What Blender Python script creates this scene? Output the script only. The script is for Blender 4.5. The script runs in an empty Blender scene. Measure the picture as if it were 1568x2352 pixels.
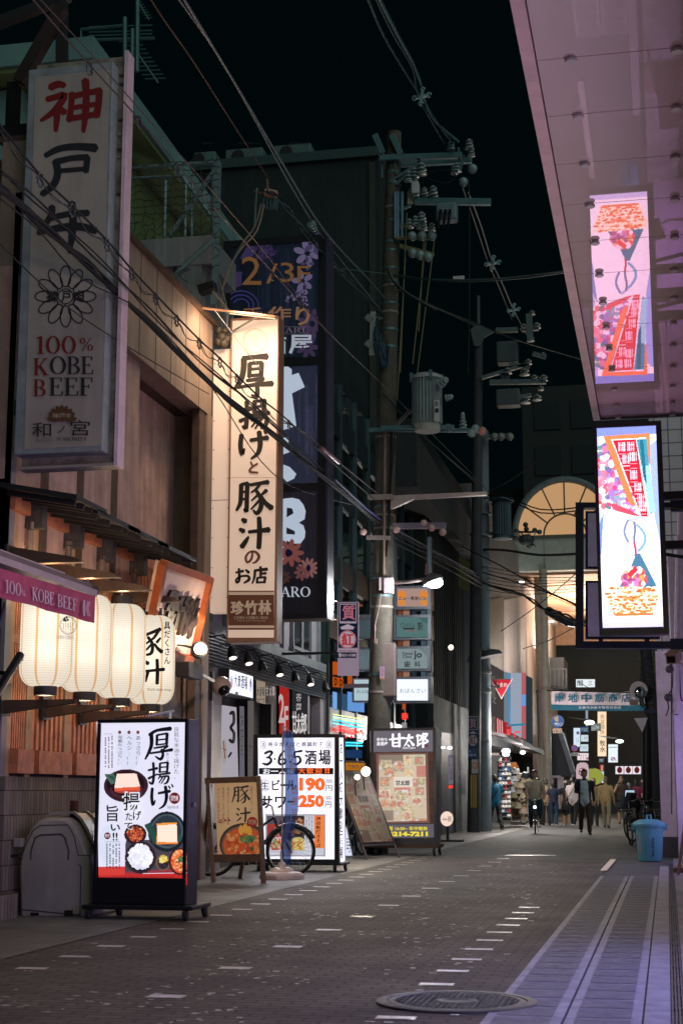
import bpy, bmesh, math, random
import numpy as np
from mathutils import Vector, Matrix
random.seed(7); RNG = np.random.default_rng(7)
SC = bpy.context.scene
COL = SC.collection
R = math.radians
# ---------------------------------------------------------------- camera
FPX, CX, CY, HX, HY, EYE = 3550., 784., 1176., 1532., 1822., 1.1
PIT = math.atan((HY-CY)/FPX); YAW = math.atan((HX-CX)/(FPX/math.cos(PIT)))
cam = bpy.data.cameras.new("camera"); co = bpy.data.objects.new("camera", cam); COL.objects.link(co)
cam.sensor_fit = 'VERTICAL'; cam.sensor_height = 36; cam.lens = FPX/2352*36
cam.clip_start = .1; cam.clip_end = 500
co.location = (0, 0, EYE); co.rotation_euler = (math.pi/2+PIT, 0, YAW)
cam.dof.use_dof = True; cam.dof.focus_distance = 20; cam.dof.aperture_fstop = 5.6
SC.camera = co
# ---------------------------------------------------------------- night sky, dim glow of the city, exposure
w = bpy.data.worlds.new("World"); SC.world = w; w.use_nodes = True
bg = w.node_tree.nodes['Background']; bg.inputs[0].default_value = (.05, .30, .34, 1); bg.inputs[1].default_value = .0075
sl = bpy.data.lights.new("sky_glow", 'SUN'); sl.energy = .8; sl.angle = R(70); sl.color = (.80, 1, .92)
so = bpy.data.objects.new("sky_glow", sl); COL.objects.link(so)
so.rotation_euler = Vector((-.60, .55, -.60)).to_track_quat('-Z', 'Y').to_euler()
SC.view_settings.view_transform = 'Standard'; SC.view_settings.look = 'None'
SC.view_settings.exposure = 0; SC.view_settings.gamma = 1
SC.render.engine = 'CYCLES'; SC.cycles.use_denoising = True; SC.cycles.max_bounces = 5
SC.cycles.sample_clamp_indirect = 4; SC.cycles.caustics_reflective = False; SC.cycles.caustics_refractive = False

# ---------------------------------------------------------------- the photograph's measure: which way a point of it lies, met with a real plane
def ray(px, py):
    u = (px-CX)/FPX; v = -(py-CY)/FPX
    F = math.cos(PIT)-v*math.sin(PIT); U = math.sin(PIT)+v*math.cos(PIT)
    return Vector((u*math.cos(YAW)-F*math.sin(YAW), u*math.sin(YAW)+F*math.cos(YAW), U))
EYEV = Vector((0, 0, EYE))
def at(px, py, X=None, Y=None, Z=None):
    d = ray(px, py)
    t = X/d.x if X is not None else (Y/d.y if Y is not None else (Z-EYE)/d.z)
    return EYEV+d*t
def zoom(ox, oy, k): return lambda x, y: (ox+k*x, oy+k*y)
ZA = zoom(0, 0, .34); ZB = zoom(0, 627.2, .34); ZC = zoom(0, 1254.4, .34); ZD = zoom(0, 1599.4, .34)
ZE = zoom(439, 250.9, .2666); ZF = zoom(439, 878.1, .2666); ZG = zoom(439, 1442.6, .26); ZH = zoom(784, 250.9, .34)
ZI = zoom(740.1, 940.8, .26); ZJ = zoom(740.1, 1442.6, .26); ZK = zoom(1066.2, 940.8, .32); ZL = zoom(1066.2, 1473.9, .32)
ZN = zoom(1191.7, 407.7, .2534); ZQ = zoom(1160.3, 1724.8, .2); ZP = zoom(0, 0, 1)

# ---------------------------------------------------------------- materials
def lin(c):
    c = c/255.
    return c/12.92 if c <= .04045 else ((c+.055)/1.055)**2.4
def S(r, g, b): return (lin(r), lin(g), lin(b))
def mat(name, col, rough=.6, metal=0., var=.18, scale=3., bump=.0, spec=.5, streak=0.):
    m = bpy.data.materials.new(name); m.use_nodes = True; nt = m.node_tree; b = nt.nodes['Principled BSDF']
    b.inputs['Base Color'].default_value = (*col, 1); b.inputs['Roughness'].default_value = rough
    b.inputs['Metallic'].default_value = metal; b.inputs['Specular IOR Level'].default_value = spec
    if var or bump:
        tc = nt.nodes.new('ShaderNodeNewGeometry'); n = nt.nodes.new('ShaderNodeTexNoise')
        n.inputs['Scale'].default_value = scale; n.inputs['Detail'].default_value = 7; n.inputs['Roughness'].default_value = .65
        nt.links.new(tc.outputs['Position'], n.inputs['Vector'])
        if var:
            r = nt.nodes.new('ShaderNodeMapRange'); r.inputs[1].default_value = .25; r.inputs[2].default_value = .75
            r.inputs[3].default_value = 1-var*1.6; r.inputs[4].default_value = 1+var
            nt.links.new(n.outputs[0], r.inputs[0])
            x = nt.nodes.new('ShaderNodeMix'); x.data_type = 'RGBA'; x.blend_type = 'MULTIPLY'; x.inputs[0].default_value = 1
            x.inputs[6].default_value = (*col, 1); nt.links.new(r.outputs[0], x.inputs[7]); nt.links.new(x.outputs[2], b.inputs['Base Color'])
            if streak:  # rain stains running down
                mp = nt.nodes.new('ShaderNodeMapping'); mp.inputs['Scale'].default_value = (5, 5, .35); nt.links.new(tc.outputs['Position'], mp.inputs[0])
                n3 = nt.nodes.new('ShaderNodeTexNoise'); n3.inputs['Scale'].default_value = 1.6; n3.inputs['Detail'].default_value = 6; nt.links.new(mp.outputs[0], n3.inputs['Vector'])
                r3 = nt.nodes.new('ShaderNodeMapRange'); r3.inputs[1].default_value = .42; r3.inputs[2].default_value = .62; r3.inputs[3].default_value = 1-streak; r3.inputs[4].default_value = 1
                nt.links.new(n3.outputs[0], r3.inputs[0]); x2 = nt.nodes.new('ShaderNodeMix'); x2.data_type = 'RGBA'; x2.blend_type = 'MULTIPLY'; x2.inputs[0].default_value = 1
                nt.links.new(x.outputs[2], x2.inputs[6]); nt.links.new(r3.outputs[0], x2.inputs[7]); nt.links.new(x2.outputs[2], b.inputs['Base Color'])
            q = nt.nodes.new('ShaderNodeMapRange'); q.inputs[3].default_value = min(1, rough+.12); q.inputs[4].default_value = max(.02, rough-.12)
            nt.links.new(n.outputs[0], q.inputs[0]); nt.links.new(q.outputs[0], b.inputs['Roughness'])
        if bump:
            n2 = nt.nodes.new('ShaderNodeTexNoise'); n2.inputs['Scale'].default_value = scale*8; n2.inputs['Detail'].default_value = 4
            nt.links.new(tc.outputs['Position'], n2.inputs['Vector'])
            bp = nt.nodes.new('ShaderNodeBump'); bp.inputs['Strength'].default_value = bump; bp.inputs['Distance'].default_value = .02
            nt.links.new(n2.outputs[0], bp.inputs['Height']); nt.links.new(bp.outputs[0], b.inputs['Normal'])
    return m
def emit(name, col, k=1., back=None):
    m = bpy.data.materials.new(name); m.use_nodes = True; nt = m.node_tree; nt.nodes.clear()
    o = nt.nodes.new('ShaderNodeOutputMaterial'); e = nt.nodes.new('ShaderNodeEmission')
    e.inputs[0].default_value = (*col, 1); e.inputs[1].default_value = k; nt.links.new(e.outputs[0], o.inputs[0])
    if back:  # tubes behind the face, one every `back` metres
        g = nt.nodes.new('ShaderNodeNewGeometry'); s = nt.nodes.new('ShaderNodeSeparateXYZ'); nt.links.new(g.outputs['Position'], s.inputs[0]); p = None
        for op, v in (('MULTIPLY', 2*math.pi/back), ('SINE', None), ('MULTIPLY', .13*k), ('ADD', .94*k)):
            n = nt.nodes.new('ShaderNodeMath'); n.operation = op; nt.links.new(p or s.outputs[0], n.inputs[0]); p = n.outputs[0]
            if v: n.inputs[1].default_value = v
        nt.links.new(p, e.inputs[1])
    return m
def screen(name, k=0., base=1., rough=.4):
    """colour from the picture printed on the mesh (attribute Col): lit panel (k) over a printed sheet (base)"""
    m = bpy.data.materials.new(name); m.use_nodes = True; nt = m.node_tree; b = nt.nodes['Principled BSDF']
    a = nt.nodes.new('ShaderNodeAttribute'); a.attribute_name = 'Col'; b.inputs['Roughness'].default_value = rough
    x = nt.nodes.new('ShaderNodeMix'); x.data_type = 'RGBA'; x.blend_type = 'MULTIPLY'; x.inputs[0].default_value = 1
    x.inputs[7].default_value = (base, base, base, 1); nt.links.new(a.outputs[0], x.inputs[6])
    nt.links.new(x.outputs[2], b.inputs['Base Color'])
    if k:
        nt.links.new(a.outputs[0], b.inputs['Emission Color']); b.inputs['Emission Strength'].default_value = k
    return m
def glass(name, tint=(.02, .03, .035), rough=.05, alpha=.35):
    m = bpy.data.materials.new(name); m.use_nodes = True; nt = m.node_tree; nt.nodes.clear()
    o = nt.nodes.new('ShaderNodeOutputMaterial'); g = nt.nodes.new('ShaderNodeBsdfGlossy'); t = nt.nodes.new('ShaderNodeBsdfTransparent')
    f = nt.nodes.new('ShaderNodeFresnel'); f.inputs[0].default_value = 1.5; x = nt.nodes.new('ShaderNodeMixShader')
    g.inputs['Roughness'].default_value = rough; t.inputs[0].default_value = (*tint, 1)
    nt.links.new(f.outputs[0], x.inputs[0]); nt.links.new(t.outputs[0], x.inputs[1]); nt.links.new(g.outputs[0], x.inputs[2]); nt.links.new(x.outputs[0], o.inputs[0])
    return m
_mc = {}
def C(r, g, b, rough=.6, metal=0., var=.15, scale=4., bump=0.):
    k = (r, g, b, rough, metal, var, scale, bump)
    if k not in _mc: _mc[k] = mat('paint_%d_%d_%d' % (r, g, b), S(r, g, b), rough, metal, var, scale, bump)
    return _mc[k]
def L(r, g, b, k=1.):
    q = ('e', r, g, b, k)
    if q not in _mc: _mc[q] = emit('lit_%d_%d_%d' % (r, g, b), S(r, g, b), k)
    return _mc[q]
BLACK = C(20, 20, 22, .45); DARK = C(38, 38, 40, .5); STEEL = C(150, 152, 150, .4, .6); INK = C(28, 28, 32, .7, var=0)
WHITE = C(225, 222, 218, .5); RUBBER = C(18, 18, 18, .8)

# ---------------------------------------------------------------- meshes
def org(p):
    o = Vector((0, 0, 0))
    while p is not None: o = o+p.location; p = p.parent
    return o
class MB:
    def __init__(s): s.v = []; s.f = []; s.m = []; s.c = None
    def add(s, vs, fs, m):
        n = len(s.v); s.v += [Vector(q) for q in vs]
        for f in fs: s.f.append([n+i for i in f]); s.m.append(m)
        return s
    def quad(s, pts, m): return s.add(pts, [list(range(len(pts)))], m)
    def box(s, a, b, m):
        x0, x1 = sorted((a[0], b[0])); y0, y1 = sorted((a[1], b[1])); z0, z1 = sorted((a[2], b[2]))
        return s.add([(x0,y0,z0),(x1,y0,z0),(x1,y1,z0),(x0,y1,z0),(x0,y0,z1),(x1,y0,z1),(x1,y1,z1),(x0,y1,z1)],
                     [[3,2,1,0],[4,5,6,7],[0,1,5,4],[1,2,6,5],[2,3,7,6],[3,0,4,7]], m)
    def prism(s, pts, vec, m):
        n = len(pts); vec = Vector(vec); p = [Vector(q) for q in pts]
        return s.add(p+[q+vec for q in p], [list(range(n))[::-1], list(range(n, 2*n))]+[[i, (i+1) % n, n+(i+1) % n, n+i] for i in range(n)], m)
    def bar(s, p, q, w_, h_, m, up=(0, 0, 1)):
        p = Vector(p); q = Vector(q); d = (q-p).normalized(); u = Vector(up)
        if abs(d.dot(u)) > .98: u = Vector((0, 1, 0))
        a = d.cross(u).normalized(); b = a.cross(d)
        a *= w_/2; b *= h_/2
        return s.prism([p-a-b, p+a-b, p+a+b, p-a+b], q-p, m)
    def tube(s, pts, r, m, n=8, closed=False):
        P = [Vector(q) for q in pts]; N = len(P)
        rr = r if isinstance(r, (list, tuple)) else [r]*N
        vs = []; prev = None
        for i, q in enumerate(P):
            if closed: d = P[(i+1) % N]-P[i-1]
            else: d = P[min(i+1, N-1)]-P[max(i-1, 0)]
            d = d.normalized() if d.length > 1e-9 else Vector((0, 0, 1))
            u = prev if prev is not None else (Vector((0, 0, 1)) if abs(d.z) < .9 else Vector((1, 0, 0)))
            a = d.cross(u)
            if a.length < 1e-6: a = d.cross(Vector((.3, .5, .7)))
            a.normalize(); b = a.cross(d).normalized(); prev = b
            for k in range(n):
                t = 2*math.pi*k/n; vs.append(q+(a*math.cos(t)+b*math.sin(t))*rr[i])
        fs = []
        for i in range(N if closed else N-1):
            j = (i+1) % N
            for k in range(n): fs.append([i*n+k, i*n+(k+1) % n, j*n+(k+1) % n, j*n+k])
        if not closed: fs += [list(range(n))[::-1], [(N-1)*n+k for k in range(n)]]
        return s.add(vs, fs, m)
    def lathe(s, c, prof, m, n=24, ax=(0, 0, 1)):
        c = Vector(c); a = Vector(ax).normalized(); u = a.orthogonal().normalized(); v = a.cross(u)
        vs = []
        for r, z in prof:
            for k in range(n):
                t = 2*math.pi*k/n; vs.append(c+a*z+(u*math.cos(t)+v*math.sin(t))*max(r, 1e-4))
        fs = [[i*n+k, i*n+(k+1) % n, (i+1)*n+(k+1) % n, (i+1)*n+k] for i in range(len(prof)-1) for k in range(n)]
        fs += [list(range(n))[::-1], [(len(prof)-1)*n+k for k in range(n)]]
        return s.add(vs, fs, m)
    def ball(s, c, r, m, n=14, k=8):
        c = Vector(c); r = r if isinstance(r, (list, tuple)) else (r, r, r)
        vs = []
        for i in range(k+1):
            t = math.pi*i/k
            for j in range(n):
                p = 2*math.pi*j/n; vs.append(c+Vector((r[0]*math.sin(t)*math.cos(p), r[1]*math.sin(t)*math.sin(p), -r[2]*math.cos(t))))
        return s.add(vs, [[i*n+j, i*n+(j+1) % n, (i+1)*n+(j+1) % n, (i+1)*n+j] for i in range(k) for j in range(n)], m)
    def build(s, name, parent=None, smooth=False, bevel=0.):
        me = bpy.data.meshes.new(name); o0 = org(parent)
        me.from_pydata([tuple(q-o0) for q in s.v], [], s.f)
        ms = list(dict.fromkeys(s.m))
        for m in ms: me.materials.append(m)
        ix = {m: i for i, m in enumerate(ms)}
        me.polygons.foreach_set('material_index', [ix[m] for m in s.m])
        if s.c is not None:
            at_ = me.color_attributes.new('Col', 'FLOAT_COLOR', 'CORNER'); k = []
            for f, c in zip(s.f, s.c): k += [c[0], c[1], c[2], 1.]*len(f)
            at_.data.foreach_set('color', k)
        if smooth:
            me.polygons.foreach_set('use_smooth', [True]*len(s.f))
            try: me.set_sharp_from_angle(angle=R(38))
            except Exception: pass
        me.update()
        o = bpy.data.objects.new(name, me); COL.objects.link(o)
        if parent is not None: o.parent = parent
        if bevel:
            b = o.modifiers.new('edge', 'BEVEL'); b.width = bevel; b.segments = 2; b.limit_method = 'ANGLE'; b.angle_limit = R(40)
        return o
def split_build(b, name, parent, **kw):
    """each separate piece of b as a part of its own"""
    g = list(range(len(b.v)))
    def find(i):
        while g[i] != i: g[i] = g[g[i]]; i = g[i]
        return i
    for f in b.f:
        for i in f[1:]: g[find(i)] = find(f[0])
    parts = {}
    for f, m in zip(b.f, b.m): parts.setdefault(find(f[0]), []).append((f, m))
    for k in parts.values():
        o = MB(); ix = sorted({i for f, _ in k for i in f}); mp = {i: j for j, i in enumerate(ix)}
        o.add([b.v[i] for i in ix], [], None)
        for f, m in k: o.f.append([mp[i] for i in f]); o.m.append(m)
        o.build(name, parent, **kw)
def tag(o, label=None, cat=None, group=None, kind=None):
    if label: o['label'] = label
    if cat: o['category'] = cat
    if group: o['group'] = group
    if kind: o['kind'] = kind
    return o
def T(name, label, cat, loc=(0, 0, 0), group=None):
    o = bpy.data.objects.new(name, None); COL.objects.link(o); o.location = loc; o.empty_display_size = .2
    return tag(o, label, cat, group)
def copy_tree(o, parent=None):
    c = o.copy(); COL.objects.link(c)
    if parent is not None: c.parent = parent
    for ch in list(o.children): copy_tree(ch, c)
    return c
def lamp(name, kind, loc, energy, col, parent=None, size=.1, aim=None, spot=None):
    l = bpy.data.lights.new(name, kind); l.energy = energy; l.color = col
    if kind == 'AREA': l.size = size
    else: l.shadow_soft_size = size
    if spot: l.spot_size = R(spot); l.spot_blend = .6
    o = bpy.data.objects.new(name, l); COL.objects.link(o); o.location = Vector(loc)-org(parent)
    if aim is not None: o.rotation_euler = (Vector(aim)-Vector(loc)).to_track_quat('-Z', 'Y').to_euler()
    if parent is not None: o.parent = parent
    return o

# ---------------------------------------------------------------- lettering and printed pictures
_gl = {}
def glyph(s, bold=0.):
    k = (s, bold)
    if k not in _gl:
        c = bpy.data.curves.new('t', 'FONT'); c.body = s; c.offset = bold; c.resolution_u = 2
        o = bpy.data.objects.new('t', c); COL.objects.link(o); bpy.context.view_layer.update()
        m = bpy.data.meshes.new_from_object(o.evaluated_get(bpy.context.evaluated_depsgraph_get()))
        vs = [(q.co.x, q.co.y) for q in m.vertices]; fs = [list(p.vertices) for p in m.polygons]
        bpy.data.objects.remove(o); bpy.data.meshes.remove(m); bpy.data.curves.remove(c)
        _gl[k] = (vs, fs)
    return _gl[k]
# a small roman (serif) alphabet: l = stroke x0,y0,x1,y1,width ; o = ring cx,cy,rx,ry,wide,thin,a0,a1
SER = {
 '1': (.5, [('l',.27,0,.27,.98,.15),('l',.08,.02,.46,.02,.05),('l',.06,.86,.27,.97,.06)]),
 '0': (.8, [('o',.4,.5,.36,.5,.15,.05,0,360)]),
 '%': (.9, [('o',.2,.75,.18,.23,.09,.04,0,360),('o',.7,.25,.18,.23,.09,.04,0,360),('l',.15,0,.75,1,.06)]),
 'K': (.86, [('l',.17,0,.17,1,.15),('l',.02,.02,.34,.02,.05),('l',.02,.98,.34,.98,.05),('l',.22,.42,.68,.97,.06),('l',.36,.56,.72,.02,.15),('l',.55,.98,.82,.98,.05),('l',.56,.02,.88,.02,.05)]),
 'O': (.95, [('o',.47,.5,.44,.51,.16,.05,0,360)]),
 'C': (.85, [('o',.45,.5,.42,.51,.16,.05,50,310),('l',.74,.72,.76,.98,.06),('l',.74,.02,.76,.26,.05)]),
 'B': (.78, [('l',.17,0,.17,1,.15),('l',.02,.02,.4,.02,.05),('l',.02,.98,.4,.98,.05),('o',.36,.75,.3,.25,.14,.05,-90,90),('o',.38,.26,.34,.26,.15,.05,-90,90),('l',.2,.515,.4,.515,.05)]),
 'R': (.84, [('l',.17,0,.17,1,.15),('l',.02,.02,.34,.02,.05),('l',.02,.98,.4,.98,.05),('o',.36,.74,.3,.26,.14,.05,-90,90),('l',.2,.48,.4,.48,.05),('l',.4,.48,.72,.02,.15),('l',.62,.02,.86,.02,.05)]),
 'E': (.72, [('l',.17,0,.17,1,.15),('l',.02,.025,.64,.025,.05),('l',.02,.975,.6,.975,.05),('l',.2,.51,.45,.51,.05),('l',.62,.03,.66,.25,.06),('l',.58,.78,.6,.98,.06),('l',.45,.4,.45,.62,.05)]),
 'F': (.68, [('l',.17,0,.17,1,.15),('l',.02,.02,.36,.02,.05),('l',.02,.975,.6,.975,.05),('l',.2,.51,.45,.51,.05),('l',.59,.75,.61,.98,.06),('l',.45,.4,.45,.62,.05)]),
 'H': (.92, [('l',.17,0,.17,1,.15),('l',.73,0,.73,1,.15),('l',.02,.02,.33,.02,.05),('l',.02,.98,.33,.98,.05),('l',.58,.02,.89,.02,.05),('l',.58,.98,.89,.98,.05),('l',.2,.5,.7,.5,.06)]),
 'I': (.42, [('l',.2,0,.2,1,.15),('l',.04,.02,.37,.02,.05),('l',.04,.98,.37,.98,.05)]),
 'N': (.92, [('l',.15,0,.15,1,.06),('l',.75,0,.75,1,.06),('l',.16,.96,.75,.04,.15),('l',.02,.02,.3,.02,.05),('l',.6,.98,.9,.98,.05)]),
 'M': (1.05, [('l',.14,0,.16,1,.06),('l',.88,0,.86,1,.15),('l',.17,.96,.5,.05,.14),('l',.5,.05,.84,.96,.06),('l',.02,.02,.28,.02,.05),('l',.74,.02,1.02,.02,.05)]),
 'A': (.88, [('l',.14,.02,.42,.98,.06),('l',.42,.98,.72,.02,.15),('l',.24,.34,.6,.34,.05),('l',.02,.02,.28,.02,.05),('l',.58,.02,.88,.02,.05)]),
 'W': (1.2, [('l',.12,.98,.36,.03,.14),('l',.36,.03,.6,.9,.06),('l',.6,.9,.82,.03,.14),('l',.82,.03,1.06,.98,.06),('l',.02,.98,.3,.98,.05)]),
 'Y': (.85, [('l',.1,.98,.42,.45,.15),('l',.42,.45,.72,.98,.06),('l',.42,0,.42,.5,.15),('l',.26,.02,.58,.02,.05)]),
 'T': (.8, [('l',.4,0,.4,1,.15),('l',.04,.975,.76,.975,.05),('l',.24,.02,.56,.02,.05),('l',.05,.78,.04,.98,.05),('l',.75,.78,.76,.98,.05)]),
 'U': (.9, [('l',.17,.35,.17,1,.15),('l',.73,.35,.73,1,.06),('o',.45,.36,.34,.36,.1,.07,180,360),('l',.02,.98,.33,.98,.05),('l',.6,.98,.86,.98,.05)]),
 'Z': (.8, [('l',.1,.97,.66,.97,.05),('l',.08,.025,.7,.025,.05),('l',.62,.95,.14,.05,.14)]),
 '-': (.45, [('l',.05,.42,.38,.42,.09)]), ' ': (.35, []),
}
def strokes2d(pts, ws):
    P = [Vector((a, b)) for a, b in pts]; n = len(P)
    if not isinstance(ws, (list, tuple)): ws = [ws]*n
    Lf = []; Rt = []
    for i, p in enumerate(P):
        d = (P[min(i+1, n-1)]-P[max(i-1, 0)]).normalized(); q = Vector((-d.y, d.x))*ws[i]/2
        Lf.append(p+q); Rt.append(p-q)
    d0 = (P[0]-P[1]).normalized()*ws[0]*.3; d1 = (P[-1]-P[-2]).normalized()*ws[-1]*.3
    vs = Lf+Rt+[P[0]+d0, P[-1]+d1]
    fs = [[i, i+1, n+i+1, n+i] for i in range(n-1)]+[[2*n, 0, n], [2*n+1, 2*n-1, n-1]]
    return vs, fs
class Art:
    """draws printed lettering and shapes on a real plane (point, normal towards the viewer)"""
    def __init__(s, p0, n, z=ZP, lift=.003):
        s.p0 = Vector(p0); s.n = Vector(n).normalized(); s.z = z; s.l = lift; s.b = MB()
    def P(s, x, y, extra=0.):
        px, py = s.z(x, y); d = ray(px, py); q = s.p0+s.n*(s.l+extra)
        return EYEV+d*((q-EYEV).dot(s.n)/d.dot(s.n))
    def up(s, k=.0015): s.l += k; return s
    def poly(s, pts, m): s.b.quad([s.P(*q) for q in pts], m); return s
    def rect(s, x0, y0, x1, y1, m): return s.poly([(x0, y1), (x1, y1), (x1, y0), (x0, y0)], m)
    def quad4(s, q, m): return s.poly(q, m)
    def ell(s, cx, cy, rx, ry, m, n=20, a=0.):
        ca, sa = math.cos(a), math.sin(a)
        return s.poly([(cx+rx*math.cos(t)*ca-ry*math.sin(t)*sa, cy+rx*math.cos(t)*sa+ry*math.sin(t)*ca) for t in [2*math.pi*i/n for i in range(n)]], m)
    def ring(s, cx, cy, rx, ry, wd, m, n=28, a=0., a0=0., a1=360.):
        ca, sa = math.cos(a), math.sin(a); vs = []
        for i in range(n+1):
            t = R(a0+(a1-a0)*i/n)
            for k in (0, 1):
                u = (rx-wd*k)*math.cos(t); v = (ry-wd*k)*math.sin(t)
                vs.append(s.P(cx+u*ca-v*sa, cy+u*sa+v*ca))
        s.b.add(vs, [[2*i, 2*i+1, 2*i+3, 2*i+2] for i in range(n)], m); return s
    def line(s, pts, ws, m):
        vs, fs = strokes2d(pts, ws); s.b.add([s.P(*q) for q in vs], fs, m); return s
    def strokes(s, lst, m, k=1.):
        for pts, ws in lst: s.l += .0002; s.line(smooth2(pts), [w_*k for w_ in resamp(ws, len(pts))], m)
        return s
    def text(s, t, x0, y0, x1, y1, m, bold=.0):
        if bold > .012 and max(map(ord, t)) > 0x2fff:
            e = abs(x1-x0)/len(t)*(bold-.008)*.5
            for dx, dy in ((-e, -e*.5), (e, -e*.5), (-e, e*.5), (e, e*.5)): s.l += .0002; s.text(t, x0+dx, y0+dy, x1+dx, y1+dy, m, .008)
            return s
        vs, fs = glyph(t, bold)
        if not vs: return s
        ax = min(v[0] for v in vs); bx = max(v[0] for v in vs); ay = min(v[1] for v in vs); by = max(v[1] for v in vs)
        f = lambda v: s.P(x0+(v[0]-ax)/(bx-ax+1e-9)*(x1-x0), y1-(v[1]-ay)/(by-ay+1e-9)*(y1-y0))
        s.b.add([f(v) for v in vs], fs, m); return s
    def text4(s, t, q, m, bold=0.):
        """string stretched into the quad TL,TR,BR,BL"""
        vs, fs = glyph(t, bold)
        ax = min(v[0] for v in vs); bx = max(v[0] for v in vs); ay = min(v[1] for v in vs); by = max(v[1] for v in vs)
        def f(v):
            u = (v[0]-ax)/(bx-ax+1e-9); w_ = (by-v[1])/(by-ay+1e-9)
            return s.P(*[(q[0][i]*(1-u)+q[1][i]*u)*(1-w_)+(q[3][i]*(1-u)+q[2][i]*u)*w_ for i in (0, 1)])
        s.b.add([f(v) for v in vs], fs, m); return s
    def col(s, t, x0, y0, x1, y1, m, bold=0., q=None):
        """a column of characters, top to bottom"""
        h = (y1-y0)/len(t)
        for i, ch in enumerate(t):
            if ch == ' ': continue
            c2 = '|' if ch == 'ー' else ch
            vs, fs = glyph(c2, min(bold, .015)); w_ = x1-x0
            if ch == 'ー': f = lambda v: s.P(x0+w_*(.5+(v[0]-.14)*.5), y0+h*(i+.9-(v[1]+.1)*.8))
            else: f = lambda v: s.P(x0+w_*v[0], y0+h*(i+.88-v[1]*.98))
            s.b.add([f(v) for v in vs], fs, m)
        return s
    def serif(s, t, x0, y0, x1, y1, m, q=None):
        W = sum(SER[c][0] for c in t); x = 0.
        if q is None: q = [(x0, y0), (x1, y0), (x1, y1), (x0, y1)]
        def f(u, v):
            u /= W; v = 1-v
            return s.P(*[(q[0][i]*(1-u)+q[1][i]*u)*(1-v)+(q[3][i]*(1-u)+q[2][i]*u)*v for i in (0, 1)])
        for c in t:
            for e in SER[c][1]:
                s.l += .00006
                if e[0] == 'l':
                    vs, fs = strokes2d([(e[1], e[2]), (e[3], e[4])], e[5]); vs = [f(x+v[0], v[1]) for v in vs[:4]]; fs = fs[:1]
                else:
                    _, cx, cy, rx, ry, wd, th, a0, a1 = e; vs = []; n = 24
                    for i in range(n+1):
                        tt = R(a0+(a1-a0)*i/n)
                        vs += [f(x+cx+rx*math.cos(tt), cy+ry*math.sin(tt)), f(x+cx+(rx-wd)*math.cos(tt), cy+(ry-th)*math.sin(tt))]
                    fs = [[2*i, 2*i+1, 2*i+3, 2*i+2] for i in range(n)]
                s.b.add(vs, fs, m)
            x += SER[c][0]
        return s
    def lines(s, x0, y0, x1, y1, n, m, frac=.5, vert=True, seed=1):
        """small print too fine to read: a row of short strokes"""
        r = random.Random(seed)
        for i in range(n):
            if vert:
                xa = x0+(x1-x0)*(i+.2)/n; xb = xa+(x1-x0)/n*frac; y = y0
                while y < y1*.98:
                    h = abs(xb-xa)*r.uniform(.7, 1.1)
                    if r.random() < .85: s.rect(xa, y, xb, min(y+h*.8, y1), m)
                    y += h*1.25
            else:
                ya = y0+(y1-y0)*(i+.2)/n; yb = ya+(y1-y0)/n*frac; x = x0
                while x < x1-2:
                    h = abs(yb-ya)*r.uniform(.7, 1.4)
                    if r.random() < .85: s.rect(x, ya, min(x+h*.8, x1), yb, m)
                    x += h*1.25
        return s
    def build(s, name, parent=None): return s.b.build(name, parent)
def smooth2(p):
    if len(p) < 3: return p
    o = [p[0]]
    for i in range(len(p)-1):
        a = p[max(i-1, 0)]; b = p[i]; c = p[i+1]; d = p[min(i+2, len(p)-1)]
        for t in (.33, .67, 1.):
            o.append(tuple(.5*((2*b[k])+(-a[k]+c[k])*t+(2*a[k]-5*b[k]+4*c[k]-d[k])*t*t+(-a[k]+3*b[k]-3*c[k]+d[k])*t**3) for k in (0, 1)))
    return o
def resamp(ws, n):
    m = (n-1)*3+1 if n >= 3 else n
    if not isinstance(ws, (list, tuple)): ws = [ws]*2
    return [float(np.interp(i/(m-1), np.linspace(0, 1, len(ws)), ws)) for i in range(m)]
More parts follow.
